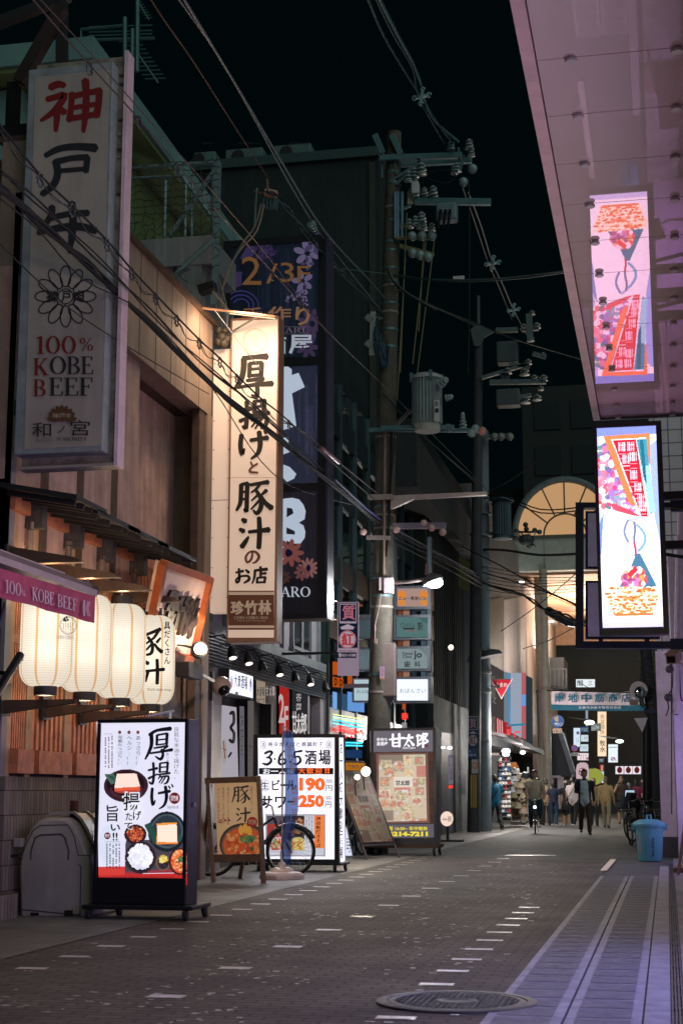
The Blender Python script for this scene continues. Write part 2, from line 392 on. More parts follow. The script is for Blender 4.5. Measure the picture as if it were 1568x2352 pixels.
class Pic:
    """a printed or shown picture painted as coloured cells"""
    def __init__(s, w_, h_, col): s.w = w_; s.h = h_; s.a = np.zeros((h_, w_, 3)); s.a[:] = S(*col); s.Y, s.X = np.mgrid[0:h_, 0:w_]; s.X = (s.X+.5)/w_; s.Y = (s.Y+.5)/h_
    def put(s, mask, col, k=1.): s.a[mask] = s.a[mask]*(1-k)+np.array(S(*col))*k; return s
    def ell(s, cx, cy, rx, ry, col, k=1.): return s.put(((s.X-cx)/rx)**2+((s.Y-cy)/ry)**2 < 1, col, k)
    def rect(s, x0, y0, x1, y1, col, k=1.): return s.put((s.X >= x0) & (s.X < x1) & (s.Y >= y0) & (s.Y < y1), col, k)
    def poly(s, pts, col, k=1.):
        m = np.zeros(s.X.shape, bool); n = len(pts)
        for i in range(n):
            (x0, y0), (x1, y1) = pts[i], pts[(i+1) % n]
            if y0 != y1: m ^= ((s.Y < y0) != (s.Y < y1)) & (s.X < (x1-x0)*(s.Y-y0)/(y1-y0)+x0)
        return s.put(m, col, k)
    def specks(s, n, box, cols, r=.02, ry=None, seed=0):
        g = random.Random(seed)
        for _ in range(n):
            q = g.uniform(.5, 1); s.ell(g.uniform(box[0], box[2]), g.uniform(box[1], box[3]), r*q, (ry or r*s.w/s.h)*q, g.choice(cols), .85)
        return s
    def inell(s, n, c, cols, r=.02, seed=0):
        g = random.Random(seed)
        for _ in range(n):
            t = g.uniform(0, 6.28); q = math.sqrt(g.random()); s.ell(c[0]+c[2]*q*math.cos(t), c[1]+c[3]*q*math.sin(t), r*g.uniform(.5, 1), r*s.w/s.h*g.uniform(.5, 1), g.choice(cols), .85)
        return s
    def noise(s, k): s.a *= 1+RNG.uniform(-k, k, s.a.shape[:2])[..., None]; return s
    def mesh(s, q, art, m, lift=0.):
        """q: TL, TR, BR, BL in the art's measure"""
        b = MB(); W, H_ = s.w, s.h
        for j in range(H_+1):
            for i in range(W+1):
                u = i/W; v = j/H_
                b.v.append(art.P(*[(q[0][k]*(1-u)+q[1][k]*u)*(1-v)+(q[3][k]*(1-u)+q[2][k]*u)*v for k in (0, 1)], extra=lift))
        b.f = [[(j+1)*(W+1)+i, (j+1)*(W+1)+i+1, j*(W+1)+i+1, j*(W+1)+i] for j in range(H_) for i in range(W)]
        b.m = [m]*len(b.f); b.c = s.a.reshape(-1, 3).tolist()
        return b
def front(Y, z=ZP, lift=.003): return Art((0, Y, 0), (0, -1, 0), z, lift)     # a plane square across the street
def side(X, z=ZP, lift=.003): return Art((X, 0, 0), (1, 0, 0), z, lift)        # a plane along the street, facing it from the left
# ================================================================ ground
def brick_mat(name, c1, c2, mortar, bw, bh, rough=.55, ms=.006, off=.5, bump=.35, vari=.5):
    m = bpy.data.materials.new(name); m.use_nodes = True; nt = m.node_tree; b = nt.nodes['Principled BSDF']
    g = nt.nodes.new('ShaderNodeNewGeometry'); t = nt.nodes.new('ShaderNodeTexBrick'); t.offset = off
    t.inputs['Color1'].default_value = (*c1, 1); t.inputs['Color2'].default_value = (*c2, 1); t.inputs['Mortar'].default_value = (*mortar, 1)
    t.inputs['Scale'].default_value = 1; t.inputs['Brick Width'].default_value = bw; t.inputs['Row Height'].default_value = bh
    t.inputs['Mortar Size'].default_value = ms; t.inputs['Mortar Smooth'].default_value = .3; t.inputs['Bias'].default_value = 0
    nt.links.new(g.outputs['Position'], t.inputs['Vector'])
    n = nt.nodes.new('ShaderNodeTexNoise'); n.inputs['Scale'].default_value = .9; n.inputs['Detail'].default_value = 9; n.inputs['Roughness'].default_value = .7
    nt.links.new(g.outputs['Position'], n.inputs['Vector'])
    r = nt.nodes.new('ShaderNodeMapRange'); r.inputs[1].default_value = .3; r.inputs[2].default_value = .7; r.inputs[3].default_value = 1-vari; r.inputs[4].default_value = 1+vari*.6
    nt.links.new(n.outputs[0], r.inputs[0])
    x = nt.nodes.new('ShaderNodeMix'); x.data_type = 'RGBA'; x.blend_type = 'MULTIPLY'; x.inputs[0].default_value = 1
    nt.links.new(t.outputs['Color'], x.inputs[6]); nt.links.new(r.outputs[0], x.inputs[7]); nt.links.new(x.outputs[2], b.inputs['Base Color'])
    q = nt.nodes.new('ShaderNodeMapRange'); q.inputs[3].default_value = rough+.15; q.inputs[4].default_value = rough-.15
    nt.links.new(n.outputs[0], q.inputs[0]); nt.links.new(q.outputs[0], b.inputs['Roughness'])
    bp = nt.nodes.new('ShaderNodeBump'); bp.inputs['Strength'].default_value = bump; bp.inputs['Distance'].default_value = .004; bp.invert = True
    nt.links.new(t.outputs['Fac'], bp.inputs['Height']); nt.links.new(bp.outputs[0], b.inputs['Normal'])
    return m
M_ROAD = brick_mat('road_brick', (.066, .048, .037), (.10, .073, .056), (.012, .009, .008), .2, .1, .72, .011, .5, .8, .6)
M_ASPH = mat('asphalt', (.085, .095, .09), .75, var=.3, scale=2.5, bump=.3)
M_PAVE = brick_mat('pavement_slab', (.10, .098, .09), (.13, .125, .115), (.035, .035, .035), .9, .45, .55)
M_VTILE = brick_mat('shop_front_tile', (.26, .25, .27), (.32, .31, .33), (.07, .07, .08), .3, .3, .45)
M_SLAB = mat('drain_slab', (.36, .355, .38), .65, var=.25, scale=6, bump=.15)
M_SLABD = mat('drain_slab_panel', (.19, .19, .205), .7, var=.3, scale=14, bump=.4)
M_MARK = mat('pale_paver', (.52, .49, .46), .35, var=.2, scale=9)
M_GLINT = mat('worn_chip', (.46, .42, .39), .4, var=.4, scale=5)
M_IRON = mat('cast_iron', (.10, .10, .105), .5, .5, var=.3, scale=12)
def sheet(name, x0, y0, x1, y1, z, m, kind='structure'):
    return tag(MB().quad([(x0, y0, z), (x1, y0, z), (x1, y1, z), (x0, y1, z)], m).build(name), kind=kind)
sheet('ground', -200, -60, 200, 300, -.012, M_ASPH)
sheet('road', -4.42, -6, -.93, 27.6, 0, M_ROAD)
sheet('cross_street', -4.42, 27.6, .6, 130, -.004, M_ASPH)
sheet('pavement_side', -9, -6, -4.42, 130, .004, M_PAVE)
sheet('shop_front_pavement', .05, -6, .6, 27.6, .002, M_VTILE)
b = MB()
for r, (x0, x1) in enumerate([(-.93, -.55), (-.535, -.165)]):
    y = 3.
    while y < 21.2:
        b.box((x0, y, -.01), (x1, y+.712, .005), M_SLAB)
        for k in (0, 1): b.quad([(x0+.05, y+.03+k*.355, .0078), (x1-.05, y+.03+k*.355, .0078), (x1-.05, y+.33+k*.355, .0078), (x0+.05, y+.33+k*.355, .0078)], M_SLABD)
        y += .72
y = 3.
while y < 24: b.box((-.155, y, -.01), (-.025, y+.893, .006), M_SLAB); y += .9
tag(b.build('pavement_slab_strip', bevel=.003), kind='structure')
b = MB()
for k in range(4): b.box((-.02+k*.018, 3, -.02), (-.009+k*.018, 26, .011), M_IRON)
y = 3.
while y < 26: b.box((-.02, y, -.02), (.045, y+.012, .009), M_IRON); y += .5
tag(b.build('drain_path', None), kind='structure')
# pale pavers set in the road: three rows, and pale flecks painting the glints of chipped edges
b = MB()
def paver(x, y, w_=.2, d=.1):
    a = random.uniform(-.04, .04); c, s_ = math.cos(a), math.sin(a)
    b.quad([(x+c*u-s_*v, y+s_*u+c*v, .0035) for u, v in ((-w_/2, -d/2), (w_/2, -d/2), (w_/2, d/2), (-w_/2, d/2))], M_MARK if w_ > .1 else M_GLINT)
for k in range(16): paver(-2.73-.004*k, 8.45+1.43*k-1.43, .205, .13)
for k in range(26): paver(-4.0-.006*k, 9.6+.74*k, .2, .1)
for k in range(13): paver(-1.36, 7.2+.7*k, .2, .1)
for k in range(1100):
    x = random.gauss(-2.5, .8); y = 6.5+19*random.random()**1.3
    if -4.3 < x < -1.05 and math.sin(x*5+y*.9)+math.sin(y*2.1-x*3) > -.3: paver(x, y, random.uniform(.012, .05), random.uniform(.01, .04))
tag(b.build('road_markings'), kind='structure')
b = MB(); p0 = at(1164, 1964.5, Z=0); p1 = at(1150+130, 1963, Z=0)
b.quad([(p0.x, p0.y-.1, .004), (p1.x, p0.y-.1, .004), (p1.x, p0.y+.12, .004), (p0.x, p0.y+.12, .004)], M_MARK)
q0 = at(1385, 2000, Z=0); b.quad([(q0.x-.05, q0.y, .004), (q0.x+.05, q0.y, .004), (q0.x+.06, q0.y+4, .004), (q0.x-.04, q0.y+4, .004)], M_MARK)
tag(b.build('road_lines'), kind='structure')
# manhole
rt = T('manhole_cover', 'round cast iron manhole cover set in the brick road', 'manhole cover', (-1.14, 8.53, 0))
b = MB(); c = (-1.14, 8.53, .0)
b.lathe(c, [(.43, -.01), (.43, .010), (.415, .014), (.375, .014), (.372, .006), (.0, .006)], M_IRON, 48); b.build('frame', rt, True)
b = MB(); b.lathe(c, [(.365, -.005), (.365, .012), (.335, .0145), (.33, .009), (0, .009)], M_IRON, 48)
b.lathe(c, [(.11, .008), (.11, .014), (.095, .016), (.08, .014), (.07, .0095), (0, .0095)], M_IRON, 32)
for i in range(-20, 21):
    for j in range(-9, 10):
        x = i*.0165; y = j*.036+(.018 if i % 2 else 0)
        if .125 < math.hypot(x, y) < .32:
            s_ = .9 if i % 2 else -.9
            b.bar((c[0]+x-.008, c[1]+y-.012*s_, .0115), (c[0]+x+.008, c[1]+y+.012*s_, .0115), .007, .008, M_IRON)
b.build('cover', rt, True)

# ================================================================ restaurant with the lattice front (nearest building)
XF = -5.9
M_STUC = mat('pink_stucco', (.52, .33, .27), .8, streak=.2, var=.25, scale=2.2, bump=.35)
M_FASC = mat('fascia_panel', (.30, .22, .165), .6, streak=.16, var=.15, scale=1.5)
M_OLIV = mat('olive_stucco', (.17, .135, .075), .85, streak=.15, var=.25, scale=3, bump=.6)
M_RED = mat('lattice_wood', (.56, .20, .09), .55, var=.3, scale=7)
M_WOOD = mat('pale_post_wood', (.40, .24, .13), .6, var=.25, scale=6)
M_DWOOD = mat('dark_wood', (.08, .045, .028), .6, var=.3, scale=6)
M_LILAC = mat('lilac_metal', (.20, .18, .20), .5, var=.15, scale=2)
def stone_mat():
    return brick_mat('split_stone', (.16, .12, .10), (.25, .19, .155), (.05, .038, .03), .07, .225, .8, .006, .5, .9, .5)
def axmat(m, rot):  # turn a floor pattern to stand on a wall
    nt = m.node_tree; g = [n for n in nt.nodes if n.type == 'NEW_GEOMETRY'][0]; t = [n for n in nt.nodes if n.type == 'TEX_BRICK'][0]
    mp = nt.nodes.new('ShaderNodeSeparateXYZ'); cb = nt.nodes.new('ShaderNodeCombineXYZ')
    nt.links.new(g.outputs['Position'], mp.inputs[0])
    nt.links.new(mp.outputs['Y' if rot == 'side' else 'X'], cb.inputs[0]); nt.links.new(mp.outputs['Z'], cb.inputs[1]); nt.links.new(cb.outputs[0], t.inputs['Vector'])
    return m
M_STONE = axmat(stone_mat(), 'side')
rb = T('restaurant_building', 'brown restaurant front with red lattice, stone base and small dark eaves', 'building', (XF, 16, 0))
zt = at(495, 755, X=XF).z; zb = at(474, 948, X=XF).z; Y0, Y1 = 13.42, 19.75
yk = at(326, 1300, X=XF).y     # far edge of the pink wall
b = MB(); b.box((XF-.3, Y0, zb), (XF, Y1, zt), M_FASC)
for i in range(12): b.box((XF-.01, Y0+.3+i*.6, zb), (XF+.004, Y0+.312+i*.6, zt), M_DWOOD)
b.box((XF-.35, Y0, zt), (XF+.06, Y1+.03, zt+.06), M_DWOOD); b.build('fascia', rb)
zl = at(300, 1270, X=XF).z     # foot of the pink wall, behind the eaves
b = MB(); b.box((XF-.5, Y0, zl-.5), (XF-.08, yk, zb), M_STUC)
for px in (104, 186, 264):
    yy = at(px, 1080, X=XF-.08).y; b.box((XF-.09, yy-.10, zl-.5), (XF-.076, yy+.10, zb), M_DWOOD)
b.box((XF-9, Y0, 0), (XF-.5, Y1, zt), M_STUC); b.build('wall', rb)
b = MB(); b.box((XF-3, Y1-.06, 2.3), (XF-.12, Y1, zb+.1), M_OLIV); b.box((XF-3, yk, zb+.02), (XF-.1, Y1, zb+.08), M_DWOOD)
b.box((XF-2.8, yk, zl-.6), (XF-2.6, Y1, zb), M_DWOOD); b.build('recess_wall', rb)
b = MB(); b.box((XF-.12, Y1-.5, 0), (XF-.02, Y1-.22, zb), M_DWOOD); b.box((XF-.12, Y1-.2, 0), (XF, Y1+.02, zb), M_FASC); b.build('pilaster', rb)
# lower front: stone base, lattice in bays, posts
zs0 = at(100, 1785, X=XF).z; ztop = at(100, 1195, X=XF).z
yA, yB = Y0, at(330, 1700, X=XF).y+1.7
b = MB(); b.box((XF-.4, yA, 0), (XF-.02, yB, zs0), M_STONE)
b.build('stone_base', rb)
bays = [at(q, 1600, X=XF).y for q in (31, 80, 167, 245, 318, 380)]
b = MB(); post = MB(); ledge = MB()
b.box((XF-.4, yA, zs0), (XF-.12, yB, ztop+.3), M_DWOOD)
for i in range(len(bays)-1):
    ya, yb_ = bays[i]+.14, bays[i+1]
    n = 7; st = (yb_-ya)/n
    for k in range(n): b.box((XF-.115, ya+st*(k+.15), zs0+.26), (XF-.085, ya+st*(k+.66), ztop), M_RED)
    b.box((XF-.13, ya, zs0+1.25), (XF-.08, yb_, zs0+1.33), M_RED)
    ledge.box((XF-.13, ya-.02, zs0+.03), (XF+.02, yb_+.0, zs0+.25), M_RED)
for yy in bays: post.box((XF-.13, yy, zs0-.05), (XF-.075, yy+.14, ztop+.25), M_WOOD)
ledge.box((XF-.14, yA, ztop+.0), (XF-.02, yB, ztop+.2), M_RED)
b.build('lattice', rb); post.build('post', rb); ledge.build('ledge', rb)
b = MB(); b.box((XF-.6, yB, 0), (XF-.25, Y1-.5, 2.9), M_DWOOD)
for k in range(5): b.tube([(XF-.15, yB+.3+k*.16, 0), (XF-.15, yB+.3+k*.16, 2.6)], .03, M_DWOOD)
b.build('entrance_wall', rb)
# four little eaves
for k, (p0, p1, zz) in enumerate([((172, 1145), (241, 1185), 0), ((221, 1187), (318, 1222), 0), ((292, 1222), (384, 1256), 0), ((360, 1260), (449, 1285), 0)]):
    a0 = at(*p0, X=XF+.62); a1 = at(*p1, X=XF+.62); z0 = (a0.z+a1.z)/2; ya, yb_ = a0.y, a1.y
    b = MB(); b.prism([(XF-.08, ya-.1, z0+.18), (XF+.64, ya, z0+.05), (XF+.64, ya, z0), (XF-.08, ya-.1, z0+.13)], (0, yb_-ya, 0), BLACK)
    n = 4
    for i in range(n): b.bar((XF-.08, ya+.08+(yb_-ya-.16)*i/(n-1), z0+.11), (XF+.6, ya+.08+(yb_-ya-.16)*i/(n-1), z0-.02), .035, .05, C(36, 33, 32, .6))
    b.box((XF-.1, yb_-.3, z0-.16), (XF+.10, yb_-.18, z0+.2), M_IRON)
    b.tube([(XF-.02, yb_-.3, z0-.1), (XF-.02, yb_-.3, z0-.5)], .035, M_STONE)
    b.build('eave', rb)
rn = T('neighbour_shop', 'dark shop front carrying the wine red awning', 'shop', (-6, 8, 0)); MB().box((-9, -4, 0), (-5.95, 12.55, 8), mat('dark_shopfront', (.05, .045, .045), .7, var=.3, streak=.4)).build('wall', rn)
for k in range(5): MB().box((-5.96, k*2.4, .3), (-5.93, k*2.4+2, 2.5), C(14, 14, 16, .15)).build('window', rn)
# steel post, truss and light column at the near corner
rp = T('steel_frame', 'dark steel post and truss carrying the tall unlit sign', 'frame', (-6.0, 13.6, 0))
b = MB(); xa = at(0, 700, Y=13.7).x; xb_ = at(25, 700, Y=13.7).x; b.box((xa, 13.65, 0), (xb_-.02, 13.8, 8.2), BLACK)
p = at(27, 190, Y=13.6); q = at(41, 190, Y=13.6); b.box((p.x, 13.55, 4.0), (q.x, 13.7, p.z-.1), BLACK); b.build('post', rp)
b = MB(); xc0 = at(27, 900, Y=13.5).x; xc1 = at(42, 900, Y=13.5).x; b.box((xc0, 13.42, 0), (xc1, 13.54, 6.9), M_LILAC); b.build('column', rp)
b = MB()
for y_ in (312, 625, 943): u = at(0, y_, Y=13.52); b.box((xa, 13.44, u.z-.07), (-5.8, 13.52, u.z+.07), BLACK)
b.bar(at(46, 190, Y=13.6), at(143, 20, Y=13.6), .12, .12, C(45, 30, 26)); b.bar(at(143, 0, Y=13.7), at(143, 145, Y=13.7), .1, .1, DARK)
b.bar(at(-20, 60, Y=13.7), at(160, -10, Y=13.7), .1, .1, DARK); split_build(b, 'beam', rp)

# ================================================================ green tinted house behind, with eaves, and its aerial
M_GRN = mat('green_wall', (.13, .18, .065), .75, var=.2, scale=1)
M_TEAL = mat('teal_wall', (.13, .25, .24), .6, var=.2, scale=1)
rg = T('green_house', 'olive green upper house with wide eaves behind the tall sign', 'house', (-9, 22, 0))
hx = -7.3; hy0 = at(214, 120, X=hx).y; zr = at(214, 108, X=hx).z
b = MB(); b.box((-14, hy0+.6, 6), (hx-.55, hy0+13, zr-.4), M_GRN); b.build('wall', rg)
b = MB(); b.prism([(-14, hy0, zr-.15), (hx, hy0, zr-.15), (hx, hy0+13, zr-.4), (-14, hy0+13, zr-.4)], (0, 0, .32), M_TEAL)
b.prism([(-14, hy0+.05, zr-.23), (hx-.05, hy0+.05, zr-.23), (hx-.05, hy0+13, zr-.48), (-14, hy0+13, zr-.48)], (0, 0, .07), M_GRN)
b.build('roof', rg)
b = MB(); b.box((-14, hy0+.4, 6), (hx-1.2, hy0+.6, zr-.3), M_TEAL)
for i in range(5): b.box((hx-1.6-i*.6, hy0+.37, 6), (hx-1.58-i*.6, hy0+.41, zr-.3), DARK)
b.build('end_wall', rg)
ra = T('television_aerial', 'comb shaped television aerials on tall roof poles', 'aerial', (-6.6, 20, 8))
b = MB(); TL = C(75, 110, 108, .5, .3)
for (p0, p1) in [((287, 40), (287, 140)), ((316, 0), (315, 165)), ((305, 67), (295, 560))]: b.tube([at(*p0, Y=20), at(*p1, Y=20)], .035, TL)
for pts in [[(187, 108), (187, 68), (290, 58)], [(208, 105), (208, 92), (355, 88)]]: b.tube([at(*q, Y=20) for q in pts], .025, TL)
b.build('mast', ra)
b = MB(); b.tube([at(300, 100, Y=20), at(363, 190, Y=20)], .015, TL); b.tube([at(318, 5, Y=20), at(342, 45, Y=20)], .012, TL)
for i in range(10): u = 300+i*6.6; v = 100+i*9.5; b.tube([at(u-26, v-4, Y=20), at(u+22, v-6, Y=20)], .01, TL, 5)
for i in range(7): b.tube([at(318+i*4-8, 6+i*6, Y=20), at(318+i*4+8, 4+i*6, Y=20)], .008, TL, 5)
for y_ in (60, 72, 80): b.tube([at(205, y_+2, Y=20), at(350, y_-2, Y=20)], .012, TL, 5)
b.build('element', ra)
# ================================================================ second building (bar front) with its end wall above the restaurant roof
X2 = -6.35; YB0, YB1 = 19.9, 29.2
M_PALE = mat('pale_panel', (.20, .215, .21), .55, streak=.25, var=.15, scale=1.2)
M_LPAN = mat('lilac_panel', (.30, .27, .31), .5, var=.15, scale=1.5)
r2 = T('bar_building', 'two storey bar building with lilac panels and dark shopfront', 'building', (X2, 24, 0))
p = at(298, 552, Y=20.); q = at(490, 545, Y=20.); zp = q.z
b = MB(); b.box((-10, 20.0, 2.4), (q.x-.25, 20.3, zp-.5), M_PALE); b.box((-10, 19.9, zp-.42), (q.x, 21.2, zp), M_PALE)
b.box((q.x-.5, 19.92, 6.8), (q.x-.14, 21.1, zp-.42), M_PALE); b.box((-10, 19.96, 6.9), (q.x-.75, 20.0, zp-.55), M_LILAC)
b.build('end_wall', r2)
b = MB(); b.box((-10, YB0+.4, 0), (X2-.35, YB1, 8.6), DARK)
z1 = at(620, 1500, X=X2).z
b.box((X2-.35, YB0+.1, z1), (X2-.12, YB1, 8.6), M_LPAN)
for k in range(13): yy = YB0+.3+k*.72; b.box((X2-.13, yy, z1), (X2-.05, yy+.07, 8.5), M_PALE)
b.box((X2-.14, YB0+.1, z1), (X2+.0, YB1, z1+.16), M_PALE)
b.build('wall', r2)
for (px0, px1, z0, z2) in [(500, 560, z1+.45, z1+1.5), (585, 632, z1+.4, z1+1.7), (668, 705, z1+.3, z1+2.2)]:
    ya = at(px0, 1480, X=X2-.1).y; yb_ = at(px1, 1480, X=X2-.1).y
    w_ = MB().box((X2-.1, ya, z0), (X2-.06, yb_, z2), C(12, 14, 18, .12, var=0)).build('window', r2)
    MB().box((X2-.07, ya-.06, z0-.06), (X2-.03, yb_+.06, z0), M_PALE).box((X2-.07, (ya+yb_)/2-.03, z0), (X2-.04, (ya+yb_)/2+.03, z2), M_PALE).build('frame', w_)
# louvred band above the shopfront
z2t = at(530, 1480, X=X2).z; z2b = at(530, 1545, X=X2).z
b = MB(); b.box((X2-.3, YB0+.1, z2b), (X2-.02, YB1, z1), C(22, 24, 28, .5))
for k in range(10): b.box((X2-.03, YB0+.1, z2b+(z1-z2b)*k/10), (X2+.01, YB1, z2b+(z1-z2b)*(k+.35)/10), C(45, 50, 60, .4, .3))
b.build('louvre_band', r2)
b = MB(); b.box((X2-.6, YB0+.1, 0), (X2-.22, YB1, z2b), C(26, 22, 24, .5))
yp0 = at(486, 1700, X=X2+.02).y; yp1 = at(508, 1700, X=X2+.02).y
b.box((X2-.2, yp0, 0), (X2+.02, yp1, z2b), M_LILAC)
for (pa, pb) in [(580, 588), (628, 640), (664, 670), (707, 716), (740, 756)]:
    b.box((X2-.22, at(pa, 1650, X=X2).y, 0), (X2-.04, at(pb, 1650, X=X2).y, z2b), M_LILAC if pa > 700 else DARK)
b.build('shopfront', r2)
a = side(X2-.14, ZG, .01)
LP = L(205, 198, 212, .62)  # poster paper glows by itself in place of the spotlights
a.poly([(272, 680), (400, 700), (418, 1330), (248, 1330)], LP); a.up()
a.line(smooth2([(345, 760), (372, 740), (378, 830), (350, 880), (380, 930), (370, 1010), (340, 985)]), 26, INK)
a.ell(292, 1090, 26, 110, L(215, 205, 205, .5)); a.up(); a.line([(285, 1000), (300, 1150)], 10, C(160, 40, 40)); a.line([(275, 1060), (310, 1080)], 9, C(160, 40, 40)); a.line([(330, 1140), (355, 1100)], 18, INK)
a.build('door_poster', r2)
a = side(X2-.02, ZG, .02); a.poly([(186, 935), (252, 940), (252, 1330), (186, 1330)], INK); a.up(); a.col('お一人様', 196, 955, 222, 1330, WHITE, .03); a.build('black_banner', r2)
a = side(X2-.03, ZG, .012)  # pale sheets below glow by themselves, like the door poster
a.poly([(428, 690), (468, 692), (472, 1330), (428, 1330)], L(160, 155, 170, .35)); a.poly([(500, 640), (550, 645), (548, 1330), (500, 1330)], L(150, 140, 140, .35)); a.up()
a.col('お店生', 434, 750, 462, 1130, INK, .03); a.col('ール', 512, 660, 540, 860, INK, .02); a.col('サワー', 508, 1010, 540, 1330, INK, .02)
a.poly([(575, 450), (655, 475), (655, 672), (577, 655)], L(200, 180, 160, .5)); a.poly([(655, 475), (745, 500), (745, 672), (655, 672)], C(70, 55, 50)); a.up()
for i, ch in enumerate('大酒場'): a.text(ch, 580+24*i, 520, 600+24*i, 600, INK, .04)
for i, ch in enumerate('甘太郎'): a.text(ch, 660+28*i, 510, 683+28*i, 600, WHITE, .04)
a.lines(580, 620, 740, 660, 2, INK, .5, False, 3); a.build('poster', r2)
a = side(X2-.03, ZG, .016); a.poly([(780, 500), (862, 525), (862, 935), (778, 935)], L(215, 50, 45, .55)); a.up()
a.text('2', 772, 580, 822, 838, L(225, 200, 200, .7), .02); a.text('F', 822, 690, 858, 905, L(225, 200, 200, .7), .02); a.build('floor_sign', r2)
a = side(X2-.03, ZG, .016); a.poly([(892, 545), (1030, 585), (1030, 940), (890, 940)], L(60, 60, 66, .5)); a.up()
a.col('手作り', 925, 580, 975, 650, WHITE, .03); a.col('居酒屋', 925, 665, 975, 728, WHITE, .03); a.text('甘', 893, 735, 932, 935, WHITE, .06); a.text('太', 928, 760, 970, 935, WHITE, .06); a.text('郎', 970, 750, 1020, 935, WHITE, .06)
a.build('entrance_panel', r2)
# little lit box over the door
def litbox(name, label, cat, Xp, z, quad, depth, fn, frame=DARK, parentname='cabinet'):
    rt = T(name, label, cat, at(*z(*quad[3]), X=Xp))
    a_ = side(Xp, z); P = [a_.P(*q_) for q_ in quad]
    MB().prism([q_-Vector((.004, 0, 0)) for q_ in P], (-depth, 0, 0), frame).build(parentname, rt)
    return rt, a_
rt, a = litbox('light_box_sign', 'small lit white sign box over the bar door with bottle drawings', 'sign', X2+.18, ZG, [(335, 355), (550, 420), (548, 628), (333, 578)], .2, None)
a.poly([(340, 366), (546, 428), (545, 618), (338, 570)], L(225, 228, 245, 1.5)); a.up()
for i, ch in enumerate('大衆酒場'): a.text(ch, 382+30*i, 405+7*i, 408+30*i, 520+8*i, INK, .04)
for cx in (357, 525): a.ell(cx, 475 if cx < 400 else 510, 15, 62, L(200, 205, 230, 1.2)); a.up(); a.line([(cx, 450), (cx+3, 520)], 7, C(190, 60, 70)); a.line([(cx-8, 480), (cx+8, 486)], 6, C(190, 60, 70))
a.lines(390, 555, 500, 590, 1, INK, .8, False, 5); a.build('face', rt)
# spotlights in a row
spots = [((370, 265), 1), ((512, 315), 1), ((635, 385), 0), ((785, 415), 1), ((925, 475), 0), ((1058, 500), 1), ((1195, 555), 0)]
nm = ['first lit', 'second lit', 'first unlit', 'third lit', 'second unlit', 'fourth lit', 'last unlit']
for i, ((x, y), on) in enumerate(spots):
    c = at(*ZG(x, y), X=X2+.35); rt = T('spotlight', '%s black spotlight in the row above the bar shopfront' % nm[i], 'spotlight', c, 'spotlights above the bar shopfront')
    ax = Vector((-.3, .35, 1)).normalized()
    b = MB(); b.lathe(c, [(.07, 0), (.072, .03), (.062, .1), (.042, .17), (.02, .2)], BLACK, 16, ax); b.build('shade', rt, True)
    b = MB(); b.tube([c+ax*.22, (X2+.2, c.y+.0, c.z+.34), (X2-.05, c.y, c.z+.3)], .012, BLACK, 6); b.build('arm', rt)
    b = MB(); b.lathe(c-ax*.002, [(.056, 0), (.04, .012), (0, .012)], L(255, 236, 216, 2.2) if on else C(60, 55, 52), 14, ax); b.build('bulb', rt)
    if on: lamp('spot_light', 'SPOT', c-ax*.03, 60, (1, .88, .82), rt, .05, c-ax+Vector((-.1, 0, 0)), 110)
# railing, barbed wire and flood lamp on the end wall
rr = T('roof_railing', 'thin steel railing on the pale end wall above the restaurant', 'railing', (-6.3, 20.1, zp))
b = MB(); GS = C(120, 145, 145, .45, .4)
for px in (378, 425, 440, 488): u = at(px, 550, Y=20.1); b.tube([u, (u.x, u.y, at(px, 375 if px in (488,) else 415, Y=20.1).z)], .025, GS)
for (q0, q1) in [((297, 385), (502, 372)), ((297, 410), (418, 404)), ((418, 404), (488, 500))]: b.tube([at(*q0, Y=20.1), at(*q1, Y=20.1)], .025, GS)
b.bar(at(345, 610, Y=20.05), at(505, 372, Y=20.05), .05, .05, GS); b.bar(at(398, 636, Y=19.9), at(493, 550, Y=19.9), .05, .05, GS)
b.bar(at(500, 372, Y=20.1), at(492, 700, Y=20.1), .09, .09, GS); b.build('rail', rr)
b = MB(); g = random.Random(5)
for k in range(16):
    pts = []; x = 297; y0 = 380+k*16; amp = 4 if k < 8 else 12
    while x < 505: pts.append(at(x, y0+g.uniform(-amp, amp)-(x-297)*.06, Y=20-.02*(k % 5))); x += 9
    b.tube(pts, .006, DARK, 4)
    for q_ in pts[::2]: b.bar(q_-Vector((.02, 0, .02)), q_+Vector((.02, 0, .02)), .006, .006, DARK)
for k in range(9):
    x = 310+k*22; b.tube([at(x+g.uniform(-3, 3), 375+j*18, Y=19.97) for j in range(17)], .005, DARK, 4)
for k in range(5):
    cx, cy, r_ = g.uniform(330, 470), g.uniform(590, 700), g.uniform(8, 24)
    b.tube([at(cx+r_*math.cos(t*.5)*(1+.1*g.random()), cy+r_*.5*math.sin(t*.5+k)+t*2*(k-2), Y=19.85) for t in range(13)], .006, DARK, 4)
b.build('barbed_wire', rr)
rt = T('flood_lamp', 'unlit black flood lamp on a bracket beside the blue sign', 'lamp', at(475, 665, Y=19.6))
b = MB(); b.bar(at(458, 668, Y=19.6), at(496, 657, Y=19.6), .16, .13, BLACK); b.build('housing', rt, bevel=.01)
b = MB(); b.tube([at(488, 668, Y=19.6), at(515, 700, Y=19.8), at(523, 720, Y=19.9), at(520, 780, Y=19.95)], .02, STEEL); b.build('arm', rt)
